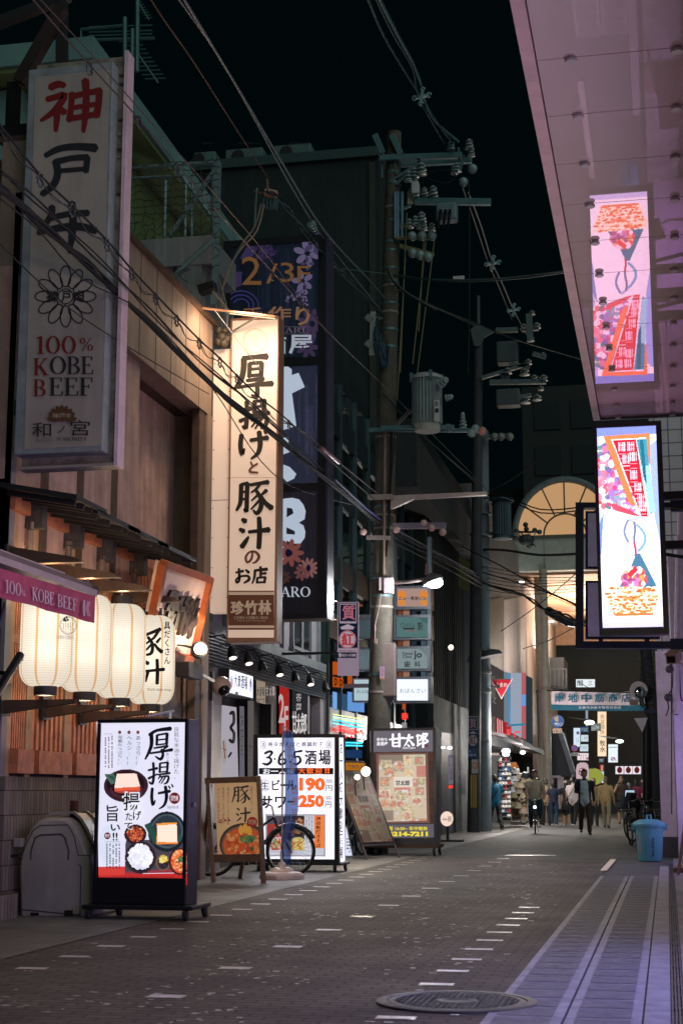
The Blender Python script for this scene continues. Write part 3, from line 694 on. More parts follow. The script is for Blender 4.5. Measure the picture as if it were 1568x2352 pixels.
# service pipes and cables at the corner
rt = T('service_pipes', 'tangle of grey conduits and clamps at the building corner', 'pipes', at(510, 760, Y=19.9))
b = MB()
for k, pts in enumerate([[(600, 468), (585, 520), (560, 555), (540, 590), (520, 640), (505, 690), (500, 780)], [(606, 470), (590, 530), (555, 570), (535, 600), (512, 660), (510, 720)], [(502, 640), (520, 700), (527, 760)], [(496, 700), (510, 750), (505, 800)]]):
    b.tube([at(*q_, Y=20.2-.05*k) for q_ in smooth2(pts)], .014 if k < 2 else .01, C(120, 115, 100), 6)
for k in range(9): b.ball(at(500+random.random()*24, 745+random.random()*55, Y=19.85), .04+.03*random.random(), C(80, 72, 60), 8, 6)
b.build('conduit', rt, True)

# ================================================================ tall dark building with air conditioners
M_DKW = mat('dark_wall', (.011, .025, .025), .8, streak=.25, var=.25, scale=.7, bump=.1)
r3 = T('dark_tower', 'tall dark windowless building rising behind the blue sign', 'building', (-12, 36, 0))
zt3 = at(870, 338, Y=36).z; x3 = at(871, 500, Y=36).x
b = MB(); b.box((-30, 36, 0), (x3, 38, zt3-.25), M_DKW); b.build('wall', r3)
b = MB(); b.box((-30, 35.9, zt3-.25), (x3+.05, 38, zt3), C(46, 72, 72)); b.build('parapet', r3)
b = MB(); b.box((x3-.25, 35.95, 3), (x3-.1, 36.0, zt3-.4), C(50, 55, 50)); b.build('downpipe', r3)
for i, (p0, p1, lb) in enumerate([(450, 498, 'air conditioner nearest the green house on the dark tower roof'), (522, 606, 'middle air conditioner on the dark tower roof'), (633, 716, 'air conditioner nearest the utility pole on the dark tower roof')]):
    u = at(p0, 345, Y=36.2); v = at(p1, 340, Y=36.2); rt = T('air_conditioner', lb, 'air conditioner', (u.x, 36.2, zt3), 'air conditioners on the dark tower')
    MB().box((u.x, 36.05, zt3-.05), (v.x, 36.6, zt3+.30), C(84, 112, 108)).build('case', rt, bevel=.02)
    MB().lathe(((u.x+v.x)/2-.15, 36.04, zt3+.1), [(.18, 0), (.16, .01), (.0, .01)], DARK, 18, (0, -1, 0)).build('fan_grille', rt)
    a = front(36.05, ZP, .01); a.lines(p0+(p1-p0)*.3, 326, p1-8, 330, 1, DARK, .9, False, i); a.build('marking', rt)
# ================================================================ tall unlit sign with brush characters
M_SIGN = mat('aged_sign_white', (.40, .345, .295), .5, streak=.12, var=.12, scale=1.5)
M_SFR = mat('sign_frame', (.26, .28, .29), .5, var=.25, scale=4)
M_DIRT = mat('weathered_frame', (.30, .25, .21), .65, var=.55, scale=5)
RED = C(120, 16, 20, .6, var=.05)
YS = 13.25
rt = T('projecting_sign', 'tall unlit cream sign with red and black brush characters and a flower crest', 'sign', (-5.3, YS, 4))
u = at(*ZA(262, 455), Y=13.45); v = at(*ZB(800, 1295), Y=13.45)
b = MB(); b.box((u.x, 13.40, v.z), (v.x, 13.51, u.z), M_DIRT)
for y_ in (500, 560, 800, 900, 1000, 1050, 1300, 1700): q = at(*ZA(800, y_), Y=13.39); b.box((q.x-.02, 13.385, q.z-.03), (q.x+.06, 13.40, q.z), M_DWOOD if y_ % 3 else M_DIRT)
b.build('cabinet', rt, bevel=.012)
MB().box((v.x-.005, 13.34, v.z-.03), (v.x+.03, 13.52, u.z+.03), C(215, 185, 195, .4)).box((u.x, 13.34, v.z-.03), (v.x-.006, 13.52, v.z-.002), C(160, 150, 140)).build('edge_trim', rt)  # pinkish light on the side face put into the pale trim colour
u = at(*ZA(208, 512), Y=YS); v = at(*ZB(700, 1205), Y=YS)
MB().box((u.x-.01, 13.22, v.z), (v.x, 13.40, u.z+.05), M_SFR).build('inner_frame', rt, bevel=.01)
a = front(13.22, ZA, .004); 
a.poly([(240, 522), (742, 468), (685, 1844.7+1165), (165, 1844.7+1190)], M_SIGN); a.up()
a.strokes([([(340, 592), (395, 568), (438, 578)], [50, 48, 40]), ([(318, 672), (380, 655), (440, 640), (405, 705), (350, 765), (278, 815)], [40, 42, 45, 48, 42, 22]),
 ([(388, 725), (386, 800), (378, 885)], [52, 46, 28]), ([(408, 735), (440, 762)], [40, 48]), ([(488, 630), (482, 720), (470, 815)], [46, 40, 46]),
 ([(490, 652), (590, 628), (682, 612)], [44, 36, 50]), ([(672, 612), (668, 700), (652, 785)], [50, 44, 52]), ([(492, 728), (658, 702)], 34), ([(480, 800), (655, 772)], 40),
 ([(578, 540), (585, 640), (580, 760), (565, 890)], [54, 46, 50, 26])], RED)
a.strokes([([(308, 1052), (400, 1005), (520, 990), (650, 1000)], [34, 44, 48, 60]), ([(378, 1085), (392, 1170), (362, 1250), (285, 1312)], [50, 50, 48, 40]), ([(385, 1092), (490, 1068), (596, 1062)], [44, 38, 46]),
 ([(592, 1062), (582, 1160)], [44, 42]), ([(390, 1155), (585, 1140)], 32)], INK)
a.strokes([([(352, 1395), (352, 1440), (318, 1500), (262, 1560)], [48, 44, 40, 24]), ([(330, 1478), (450, 1448), (598, 1438)], [40, 40, 46]), ([(258, 1572), (400, 1540), (540, 1530), (652, 1560)], [34, 50, 56, 46]),
 ([(488, 1368), (496, 1480), (488, 1600), (470, 1705)], [46, 52, 48, 26])], INK)
a.z = ZB
for k in range(12):
    t = R(30*k+0); a.ring(445+135*math.sin(t), 157-135*math.cos(t), 75, 40, 8, INK, 26, t-math.pi/2)
a.up(); a.ell(445, 157, 60, 60, M_SIGN); a.up(); a.ring(445, 157, 54, 54, 8, INK)
a.up(); a.text('神', 318, 118, 392, 195, INK, .05); a.text('戸', 420, 120, 480, 192, INK, .05); a.text('肉', 500, 118, 568, 192, INK, .05)
a.serif('100', 242, 425, 520, 545, RED); a.serif('%', 540, 435, 632, 525, RED)
a.serif('K', 228, 575, 330, 690, RED); a.serif('OBE', 336, 563, 638, 683, INK); a.serif('B', 226, 718, 318, 832, RED); a.serif('EEF', 332, 706, 634, 828, INK)
GB = C(96, 66, 40)
for k in range(9): t = R(-80+20*k); a.up(.0003); a.ell(420+62*math.sin(t), 1000-70*math.cos(t)+0, 40, 16, GB, 14, t-math.pi/2+math.pi)
a.up(); a.poly([(330, 985), (350, 930), (420, 912), (490, 930), (510, 985), (420, 1003)], GB); a.up()
for i, ch in enumerate('神戸牛'): a.text(ch, 356+44*i, 947, 396+44*i, 980, C(190, 165, 140), .01)
a.text('和', 220, 1010, 348, 1106, INK, .0); a.text('ノ', 388, 1032, 440, 1080, INK, .0); a.text('宮', 478, 993, 608, 1098, INK, .0)
a.serif('KOBE BEEF', 246, 1118, 374, 1138, C(130, 120, 112)); a.serif('WANOMIYA', 386, 1108, 588, 1132, INK); a.build('face', rt)

# ================================================================ awning of the shop next door
rt = T('shop_awning', 'wine red awning with white lettering along its valance over the lanterns', 'awning', (-4.6, 10.5, 2.4))
XV = -4.45; M_WINE = mat('wine_cloth', (.34, .04, .09), .75, var=.2, scale=5, bump=.1)
a = side(XV, ZC, .003)
q0 = a.P(-160, 100); q1 = a.P(-160, 300); q2 = a.P(637, 520); q3 = a.P(645, 340)
b = MB(); n = 14
for i in range(n):
    t0, t1 = i/n, (i+1)/n; f = lambda t: Vector((.018*math.sin(t*19), 0, 0))
    b.quad([q1.lerp(q2, t0)+f(t0), q1.lerp(q2, t1)+f(t1), q0.lerp(q3, t1), q0.lerp(q3, t0)], M_WINE)
b.build('valance', rt, True)
a.l = .026; LG = C(190, 165, 175)
def slant(x0, y0, x1, y1, h0, h1): return [(x0, y0), (x1, y1), (x1, y1+h1), (x0, y0+h0)]
a.serif('100', 0, 0, 0, 0, LG, slant(38, 222, 148, 255, 92, 85)); a.serif('%', 0, 0, 0, 0, LG, slant(148, 292, 174, 300, 40, 40))
a.serif('KOBE', 0, 0, 0, 0, LG, slant(220, 276, 370, 316, 88, 86)); a.serif('BEEF', 0, 0, 0, 0, LG, slant(392, 322, 525, 360, 86, 82))
for k, (x, w_) in enumerate([(568, 12), (592, 4), (600, 4), (608, 4)]): a.line([(x+4, 368+k*3), (x+(0 if k == 0 else -12), 420), (x+4, 470+k)], w_, LG)
a.build('lettering', rt)
zt_ = q3.z; ya, yb_ = 4., q3.y
b = MB(); AL = C(150, 130, 140, .35, .5)
b.box((XV-.08, ya, zt_), (XV+.02, yb_, zt_+.05), AL); b.box((XV-.14, ya, zt_+.051), (XV-.02, yb_-.02, zt_+.10), C(90, 70, 70)); b.box((XV-.2, ya, zt_+.102), (XV-.1, yb_-.4, zt_+.14), AL); b.build('front_bar', rt)
b = MB(); b.prism([(XV-.02, ya, zt_+.02), (XV-.02, yb_-.1, zt_+.02), (-5.85, yb_-.1, zt_+.55), (-5.85, ya, zt_+.55)], (0, 0, .02), M_WINE); b.build('cloth', rt)
b = MB(); p = at(*ZC(140, 735), X=-5.2); b.tube([at(*ZC(-30, 1010), X=-5.2), p], .035, BLACK, 8); b.tube([(-5.9, p.y-.1, at(*ZC(60, 797), X=-5.3).z), p-Vector((0, .15, .17))], .02, BLACK, 6); b.tube([at(*ZC(150, 770), X=-5.2), at(*ZC(140, 740), X=-5.2)], .015, STEEL, 6)
b.tube([at(*ZC(35, 385), X=-4.9), at(*ZC(-10, 560), X=-4.9)], .012, STEEL, 6); b.tube([(XV-.04, yb_-.6, zt_), (-5.85, yb_-.6, zt_+.1)], .025, AL, 8); b.build('arm', rt)

# ================================================================ lanterns and their brackets
def lantern_shell():
    m = bpy.data.materials.new('lantern_paper'); m.use_nodes = True; nt = m.node_tree; nt.nodes.clear()
    o = nt.nodes.new('ShaderNodeOutputMaterial'); e = nt.nodes.new('ShaderNodeEmission'); tc = nt.nodes.new('ShaderNodeTexCoord')
    sp = nt.nodes.new('ShaderNodeSeparateXYZ'); nt.links.new(tc.outputs['Object'], sp.inputs[0])
    def math_(op, a_, b_=None, c_=None):
        n = nt.nodes.new('ShaderNodeMath'); n.operation = op
        for i, v in enumerate((a_, b_, c_)):
            if v is None: continue
            if isinstance(v, (int, float)): n.inputs[i].default_value = v
            else: nt.links.new(v, n.inputs[i])
        return n.outputs[0]
    # glow of two inner bulbs painted into the paper, nearer the viewer
    hot = None
    for z_ in (-.13, .16):
        d = nt.nodes.new('ShaderNodeVectorMath'); d.operation = 'DISTANCE'; nt.links.new(tc.outputs['Object'], d.inputs[0]); d.inputs[1].default_value = (.05, -.12, z_)
        g_ = math_('POWER', d.outputs['Value'], 2.); g_ = math_('DIVIDE', .006, math_('ADD', g_, .006)); hot = g_ if hot is None else math_('ADD', hot, g_)
    rib = math_('SINE', math_('MULTIPLY', sp.outputs[2], 2*math.pi/.0225)); rib = math_('MULTIPLY_ADD', math_('GREATER_THAN', rib, .72), -.17, 1.)
    ang = math_('ARCTAN2', sp.outputs[1], sp.outputs[0]); wire = math_('GREATER_THAN', math_('COSINE', math_('MULTIPLY', ang, 8.)), .93)
    k = math_('MULTIPLY', math_('MULTIPLY_ADD', hot, 1.9, .68), rib)
    mx = nt.nodes.new('ShaderNodeMix'); mx.data_type = 'RGBA'; nt.links.new(wire, mx.inputs[0]); mx.inputs[6].default_value = (1., .87, .70, 1); mx.inputs[7].default_value = (.85, .50, .24, 1)
    nt.links.new(mx.outputs[2], e.inputs[0]); nt.links.new(k, e.inputs[1]); nt.links.new(e.outputs[0], o.inputs[0]); return m
M_PAPER = lantern_shell()
XL = -5.55
lan = [((320, 300, 950), (145, 497), 'lantern nearest the awning, with a round bamboo crest'), ((583, 330, 988), (410, 757), 'second lantern from the awning, plain paper'), ((815, 393, 1030), (646, 985), 'third lantern from the awning, whole and plain'), ((1022, 470, 1070), (860, 1178), 'last lantern of the row, with black pork soup lettering')]
for k, ((cx, yt, yb2), (xa_, xb2), lb) in enumerate(lan):
    c = at(*ZC(cx, (yt+yb2)/2), X=XL); t_ = at(*ZC(cx, yt), X=XL).z; b_ = at(*ZC(cx, yb2), X=XL).z
    h = t_-b_; rr_ = (xb2-xa_)*.34/2*c.length/FPX*.985; c = Vector((XL, c.y, (t_+b_)/2))
    rt = T('paper_lantern', 'glowing cream paper '+lb, 'lantern', c, 'paper lanterns on the restaurant front')
    prof = [(rr_*.40, -h/2)]+[(rr_*(.40+.60*math.sin(q_*math.pi/2)**.75), -h/2+h*.20*(1-math.cos(q_*math.pi/2))*1.) for q_ in (.15, .3, .5, .7, .85, 1)]
    prof += [(rr_, z_*h) for z_ in (-.2, -.1, 0, .1, .2)]+[(r_, -z_) for r_, z_ in prof[::-1]]
    MB().lathe(c, prof, M_PAPER, 40).build('shell', rt, True)
    MB().lathe(c, [(rr_*.43, h/2-.01), (rr_*.43, h/2+.085), (rr_*.3, h/2+.085)], C(40, 32, 28), 28).build('top_ring', rt, True)
    MB().lathe(c, [(rr_*.3, -h/2-.085), (rr_*.43, -h/2-.085), (rr_*.43, -h/2+.01)], C(40, 36, 32), 28).build('bottom_ring', rt, True)
    MB().tube([c+Vector((0, 0, h/2+.08)), c+Vector((.0, 0, h/2+.18)), c+Vector((.03, 0, h/2+.22))], .008, BLACK, 6).build('hook', rt)
    lamp('lantern_bulb', 'POINT', c-Vector((0, 0, h/2+.1)), 15, (1, .66, .36), rt, .09) ; lamp('lantern_bulb', 'POINT', c+Vector((.0, -.0, h/2+.1)), 26, (1, .66, .36), rt, .09)
    if k in (0, 3):
        class Cyl(Art):
            def P(s, x, y, extra=0.):
                px, py = s.z(x, y); d = ray(px, py); rad = rr_+s.l+extra
                A_ = d.x**2+d.y**2; B_ = -2*(d.x*c.x+d.y*c.y); D_ = c.x**2+c.y**2-rad**2; disc = max(B_*B_-4*A_*D_, 0)
                return EYEV+d*((-B_-math.sqrt(disc))/(2*A_))
        a = Cyl((0, 0, 0), (0, -1, 0), ZC, .004); a.l = .005
        if k == 3:
            LI = C(30, 24, 22, .9, var=0)
            a.strokes([([(985, 600), (1010, 590), (1085, 560)], [26, 20, 26]), ([(1075, 565), (1040, 620), (985, 660)], [24, 18, 14]), ([(1000, 615), (1030, 660), (1025, 720), (990, 735)], [22, 22, 24, 16]), ([(1035, 650), (1000, 690), (982, 705)], [16, 16, 12]), ([(1045, 660), (1065, 690), (1095, 715)], [16, 22, 30]), ([(1085, 620), (1060, 650)], [14, 22])], LI)
            a.strokes([([(985, 845), (1050, 838), (1110, 832)], [20, 20, 26]), ([(1062, 765), (1065, 850), (1062, 930)], [22, 26, 24]), ([(985, 780), (1003, 795)], [22, 28]), ([(1000, 850), (985, 915)], [24, 14])], LI)
            a.col('具だくさん', 1108, 505, 1152, 800, LI, .015); a.text('Pork miso soup', 1000, 958, 1158, 985, C(150, 110, 80), .0)
        else:
            LI = C(70, 40, 36, .9, var=0); a.ring(462, 535, 58, 62, 3, LI); a.ring(462, 535, 50, 54, 2, LI); a.up()
            for (x, y) in [(438, 490), (452, 482), (460, 498), (446, 503), (434, 500)]: a.ell(x, y, 7, 9, LI, 8)
            a.lines(425, 520, 505, 580, 5, C(150, 110, 90), .3, True, 3); a.serif('CHIN-CHIKU', 385, 603, 500, 628, C(190, 150, 120))
        a.build('crest' if k == 0 else 'lettering', rt)
    # wedge brackets above and below
    for up_, tip in ((1, [(428, 66), (672, 168), (893, 256), (1100, 336)][k]), (0, [(385, 1030), (640, 1065), (870, 1108), (1000, 1138)][k])):
        q_ = at(*ZC(*tip), X=XL+.30)
        br_w = .05; br = T('lantern_bracket', '%s wedge shaped wooden bracket %s the %s' % ('dark' if up_ else 'brown', 'above' if up_ else 'below', lb.split(',')[0]), 'bracket', q_, 'wooden lantern brackets')
        y_ = c.y; z_ = q_.z
        pts = [(XF-.05, y_-br_w, z_+.02), (XL+.32, y_-br_w, z_+.02), (XL+.30, y_-br_w, z_-.012), (XF-.05, y_-br_w, z_-.10)] if not up_ else [(XF-.05, y_-br_w, z_+.17), (XL+.25, y_-br_w, z_+.05), (XL+.34, y_-br_w, z_), (XF-.05, y_-br_w, z_)]
        MB().prism(pts, (0, 2*br_w, 0), M_DWOOD).build('arm', br)
        MB().box((XF-.06, y_-.11, z_-.12), (XF-.03, y_+.11, z_+.18), DARK).build('wall_plate', br)

# ================================================================ framed board with raised characters, its lamp, dome camera
P0 = at(372, 1292, X=-5.25); P1 = at(478, 1329, X=-5.25); P2 = at(437, 1511, X=-5.72); 
rt = T('framed_board', 'tilted wooden framed signboard with dark raised characters above the last lantern', 'sign', P2)
ud = (P1-P0); dn = P2-P1; nrm = dn.cross(ud).normalized()
if nrm.x < 0: nrm = -nrm
P3 = P0+dn; th = -nrm*.08; FR = C(165, 82, 40, .5, scale=8)
MB().prism([P0, P1, P2, P3], th, C(225, 200, 190, .6)).build('board', rt)
b = MB()
for (s_, e_) in ((P0, P1), (P1, P2), (P2, P3), (P3, P0)): b.bar(s_+nrm*.02, e_+nrm*.02, .075, .09, FR, nrm)
b.build('frame', rt)
b = MB(); MK = C(45, 36, 34, .45); g = random.Random(11)
def bp_(u, v): return P0+ud*u+dn*v+nrm*.004
for ci, cu in enumerate((.30, .53, .76)):
    segs = {0: [((-.08, .30), (.08, .28)), ((0, .28), (-.01, .62)), ((-.08, .45), (.07, .43)), ((-.09, .62), (.05, .56)), ((.04, .33), (.13, .42)), ((.06, .45), (.02, .7)), ((.1, .5), (.05, .66))],
            1: [((-.09, .34), (-.01, .32)), ((-.05, .33), (-.06, .7)), ((.03, .32), (.12, .3)), ((.08, .3), (.07, .72)), ((-.1, .42), (-.0, .44)), ((.02, .42), (.13, .4))],
            2: [((-.12, .42), (.0, .38)), ((-.06, .3), (-.06, .72)), ((-.06, .42), (-.13, .6)), ((.01, .42), (.13, .4)), ((.07, .28), (.07, .74)), ((.07, .42), (.0, .62)), ((.07, .42), (.14, .58))]}[ci]
    for (p_, q_) in segs: b.bar(bp_(cu+p_[0], p_[1])+nrm*.02, bp_(cu+q_[0], q_[1])+nrm*.02, .085, .035, MK, nrm)
b.build('lettering', rt)
lc = at(*ZC(1345, 695), X=-5.35)
rt = T('wall_spotlight', 'round glowing wall spotlight aimed at the framed board', 'lamp', lc)
ax = (P0.lerp(P2, .6)-lc).normalized()
b = MB(); b.lathe(lc, [(.09, -.03), (.095, 0), (.09, .0)], BLACK, 18, Vector((.3, -1, .1))); b.lathe(lc-Vector((.3, -1, .1)).normalized()*.02, [(.1, 0), (.1, -.1), (.06, -.16)], BLACK, 18, Vector((.3, -1, .1))); b.build('shade', rt, True)
MB().ball(lc+Vector((.02, -.03, 0)), .07, L(255, 225, 190, 6.), 16, 10).build('bulb', rt, True)
b = MB(); b.tube([lc, lc+Vector((-.2, .1, .05)), (-5.9, lc.y+.2, lc.z+.1)], .015, BLACK, 6); b.tube([at(*ZC(1180, 870), X=-5.6), at(*ZC(1330, 850), X=-5.5), at(*ZC(1440, 910), X=-5.7)], .022, STEEL, 6); b.build('arm', rt)
lamp('wall_spot', 'POINT', lc+Vector((.12, -.12, .02)), 26, (1, .75, .5), rt, .06)
lamp('board_spot', 'SPOT', lc+Vector((.3, -.1, .15)), 130, (1, .75, .55), rt, .04, P0.lerp(P2, .85), 70)
MB().bar(at(*ZC(1235, 830), X=-5.5), at(*ZC(1330, 855), X=-5.5), .16, .18, DARK).build('driver_box', rt, bevel=.01)
dc = at(*ZC(1497, 945), X=-6.0); rt = T('dome_camera', 'white dome security camera on the corner wall by the lit box', 'camera', dc)
MB().ball(dc, .135, C(190, 165, 150, .35), 20, 14).build('housing', rt, True); MB().ball(dc+Vector((.05, -.06, -.06)), .085, C(15, 15, 18, .1), 14, 10).build('lens_dome', rt, True)
MB().box((dc.x-.16, dc.y-.04, dc.z-.2), (dc.x-.12, dc.y+.06, dc.z+.2), BLACK).build('wall_plate', rt)

# ================================================================ lit cream sign hung over the street, with its lamp
YC = 19.9
rt = T('projecting_sign', 'tall lamp lit cream sign with a brown band and brush characters', 'sign', (-5.4, YC, 3))
M_CREAM_GLOW = mat('cream_sign', (.72, .59, .49), .5, var=.06, scale=1.2); M_CREAM_GLOW.node_tree.nodes['Principled BSDF'].inputs['Emission Color'].default_value = (1, .72, .55, 1); M_CREAM_GLOW.node_tree.nodes['Principled BSDF'].inputs['Emission Strength'].default_value = .33  # sign glows faintly by itself, standing in for even light from its lamp
u = at(*ZE(352, 1818), Y=YC); v = at(*ZF(716, 2215), Y=YC)
MB().box((u.x-.02, YC, v.z-.03), (v.x+.03, YC+.32, u.z+.03), C(150, 110, 85, .5)).build('cabinet', rt, bevel=.01)
u1 = at(*ZE(205, 2080), Y=YC+.15); v1 = at(*ZF(318, 1985), Y=YC+.15)
b = MB(); b.box((u1.x, YC+.1, v1.z), (u.x-.021, YC+.3, u1.z), M_CREAM_GLOW); 
for k in range(9):
    zz = v1.z+(u1.z-v1.z)*(k+.5)/9
    for xx in (u1.x+.02, u.x-.05): b.ball((xx, YC+.098, zz), .008, DARK, 6, 4)
b.box((u1.x, YC+.096, (u1.z+v1.z)/2-.3), (u.x-.021, YC+.1, (u1.z+v1.z)/2-.294), C(120, 90, 70)); b.build('mounting_panel', rt)
a = front(YC, ZF, .004); BR = C(120, 74, 54, .5, var=.05); BK = C(30, 25, 20, .7, var=0); CW = C(235, 215, 190, var=0)
e0 = 1815-2352
a.poly([(358, -530), (746, -542), (712, 2200), (318, 2200)], M_CREAM_GLOW); a.up()
for (y0, y1, m) in [(1795, 1806, BR), (1830, 2096, BR), (2115, 2132, BR), (1808, 1826, CW), (2099, 2112, CW)]: a.rect(321, y0, 714, y1, m)
a.ring(550, -357, 106, 108, 5, C(205, 165, 130), 36); a.ring(550, -357, 95, 97, 4, C(205, 165, 130), 36); a.up()
a.lines(500, -420, 600, -300, 6, C(205, 165, 130), .35, True, 8)
# 厚 揚 げ と 豚 汁 の お 店
a.strokes([([(445, -205), (550, -218), (655, -222)], [30, 26, 40]), ([(455, -200), (450, -100), (425, -10), (372, 60)], [36, 34, 32, 18]), ([(505, -165), (500, -45)], [26, 24]), ([(505, -162), (610, -172)], 22), ([(608, -170), (602, -55)], [28, 26]), ([(508, -112), (602, -120)], 18), ([(505, -58), (604, -64)], 20),
 ([(478, -15), (625, -32)], [20, 26]), ([(622, -32), (570, 10)], [24, 14]), ([(560, 5), (572, 60), (560, 125), (520, 108)], [24, 26, 30, 12]), ([(400, 45), (540, 22), (700, 10)], [18, 22, 34])], BK, 1.55)
a.strokes([([(420, 245), (520, 225)], [22, 26]), ([(478, 165), (482, 270), (470, 390), (440, 375)], [26, 24, 28, 10]), ([(418, 335), (520, 290)], [24, 14]), ([(548, 160), (545, 265)], [26, 24]), ([(548, 165), (635, 155)], 18), ([(630, 150), (625, 265)], [28, 26]), ([(550, 210), (625, 205)], 15), ([(548, 258), (625, 252)], 16),
 ([(520, 285), (672, 262)], [18, 26]), ([(545, 290), (520, 335)], [18, 12]), ([(545, 310), (645, 302), (640, 370), (600, 395)], [14, 24, 26, 12]), ([(575, 312), (520, 385)], [16, 10]), ([(610, 310), (550, 400)], [16, 10])], BK, 1.55)
a.strokes([([(435, 450), (425, 540), (438, 620), (460, 570)], [26, 28, 26, 10]), ([(510, 500), (600, 485), (660, 478)], [22, 22, 30]), ([(585, 425), (595, 530), (575, 610), (515, 660)], [28, 30, 24, 10]), ([(630, 415), (645, 440)], [14, 18]), ([(660, 400), (675, 425)], [14, 18])], BK, 1.55)
a.strokes([([(512, 685), (528, 715), (540, 725)], [10, 12, 10]), ([(572, 700), (520, 735), (505, 770), (575, 778)], [12, 12, 14, 12])], BR, 1.5)
a.strokes([([(432, 880), (428, 1000), (420, 1050), (390, 1105)], [26, 26, 24, 14]), ([(432, 882), (490, 868)], 20), ([(485, 868), (480, 1000), (476, 1110), (455, 1090)], [26, 26, 26, 10]), ([(440, 945), (480, 940)], 14), ([(435, 1010), (478, 1002)], 14),
 ([(510, 885), (590, 870), (665, 860)], [20, 20, 28]), ([(595, 872), (560, 920), (515, 950)], [20, 16, 10]), ([(555, 925), (600, 1000), (600, 1080), (565, 1130), (535, 1100)], [18, 26, 28, 24, 10]), ([(580, 965), (520, 1020)], [16, 10]), ([(595, 1010), (515, 1095)], [18, 10]), ([(650, 930), (600, 975)], [24, 12]), ([(600, 975), (640, 1040), (695, 1085)], [16, 26, 34])], BK, 1.55)
a.strokes([([(440, 1180), (470, 1200)], [22, 32]), ([(418, 1265), (455, 1285)], [20, 30]), ([(495, 1330), (470, 1370), (435, 1420)], [12, 26, 30]), ([(495, 1290), (580, 1280), (672, 1270)], [20, 22, 34]), ([(585, 1165), (590, 1290), (582, 1430)], [26, 30, 28])], BK, 1.55)
a.strokes([([(528, 1465), (520, 1520), (485, 1552), (470, 1510), (500, 1465), (550, 1460), (585, 1500), (560, 1545), (530, 1558)], [12, 14, 14, 14, 12, 14, 18, 14, 8])], BR, 1.5)
a.strokes([([(385, 1640), (450, 1625)], [12, 16]), ([(412, 1605), (415, 1700), (395, 1725), (388, 1700), (430, 1672), (490, 1670), (498, 1700), (455, 1730)], [14, 16, 14, 12, 12, 14, 18, 10]), ([(470, 1615), (498, 1640)], [12, 18])], BK, 1.55)
a.strokes([([(595, 1588), (600, 1605)], [14, 16]), ([(545, 1622), (655, 1610)], [14, 20]), ([(550, 1622), (545, 1680), (525, 1735)], [16, 14, 8]), ([(600, 1625), (598, 1680)], [16, 14]), ([(600, 1650), (645, 1645)], [12, 16]), ([(570, 1685), (568, 1730)], [14, 14]), ([(570, 1685), (640, 1678)], 12), ([(638, 1678), (632, 1728)], [16, 14]), ([(570, 1725), (632, 1722)], 12)], BK, 1.55)
for i, ch in enumerate('珍竹林'): a.text(ch, 345+118*i, 1885-4*i, 452+118*i, 2000, CW, .085)
a.serif('CHIN-CHIKU-RIN', 370, 2016, 664, 2040, CW); a.text('deep-fried tofu & Pork miso soup', 395, 2046, 640, 2064, C(215, 190, 165), 0.)
a.rect(330, 820, 735, 824, C(190, 150, 115)); a.build('face', rt)
rt = T('bar_lamp', 'thin bar lamp reaching out over the top of the lit cream sign', 'lamp', at(445, 706, Y=19.1))
p = at(441, 705, Y=19.0); q = at(632, 727, Y=19.35)
MB().bar(p, q, .03, .022, C(170, 130, 105, .4)).build('housing', rt)
b = MB(); b.tube([at(490, 708, Y=19.1), at(560, 800, Y=19.5), at(600, 850, Y=19.85)], .006, STEEL, 5); b.tube([at(523, 768, Y=19.9), at(600, 722, Y=19.4)], .015, STEEL, 6); b.tube([p, (-5.9, p.y, p.z)], .02, STEEL, 6); b.build('stay', rt)
m_ = p.lerp(q, .72); MB().bar(p.lerp(q, .45)-Vector((0, 0, .03)), q-Vector((0, 0, .03)), .012, .01, L(255, 215, 170, 2)).build('tube', rt)
lamp('bar_light', 'AREA', m_-Vector((0, .25, .05)), 40, (1, .70, .48), rt, .35, (-5.4, 19.9, 5.4))
lamp('bar_wash', 'POINT', m_-Vector((.45, .3, .15)), 14, (1, .66, .42), rt, .2)

# ================================================================ blue panelled sign with flowers behind it
YA = 22.8
rt = T('projecting_sign', 'large dark framed blue sign in three panels with flowers and white brush characters', 'sign', (-5.8, YA, 3.7))
u = at(*ZE(285, 1130), Y=YA); v = at(*ZF(1160, 2035), Y=YA)
b = MB(); xl, xr = u.x, v.x+.0; z0, z1_ = v.z, at(*ZE(1160, 1080), Y=YA).z
zs = [z1_, at(*ZE(1100, 1140), Y=YA).z, at(*ZE(1100, 2135), Y=YA).z, at(*ZE(1100, 2205), Y=YA).z, at(*ZF(1100, 868), Y=YA).z, at(*ZF(1100, 932), Y=YA).z, at(*ZF(1100, 1985), Y=YA).z, z0]
FB = C(28, 28, 34, .4)
b.box((xl, YA+.05, z0), (xr, YA+.4, z1_), FB)
for i in (0, 2, 4, 6): b.box((xl+.13, YA-.04, zs[i]), (xr-.13, YA+.049, zs[i+1]), FB)
for x_ in (xl, xr-.13): b.box((x_, YA-.04, z0), (x_+.13, YA+.049, z1_), FB)
b.build('frame', rt)
MB().box((xr+.001, YA-.04, z0+.0), (xr+.03, YA+.42, z1_), C(75, 72, 95, .35, .3)).build('edge_trim', rt)
g = random.Random(4); M_AMA = screen('backlit_print', .24, .25)
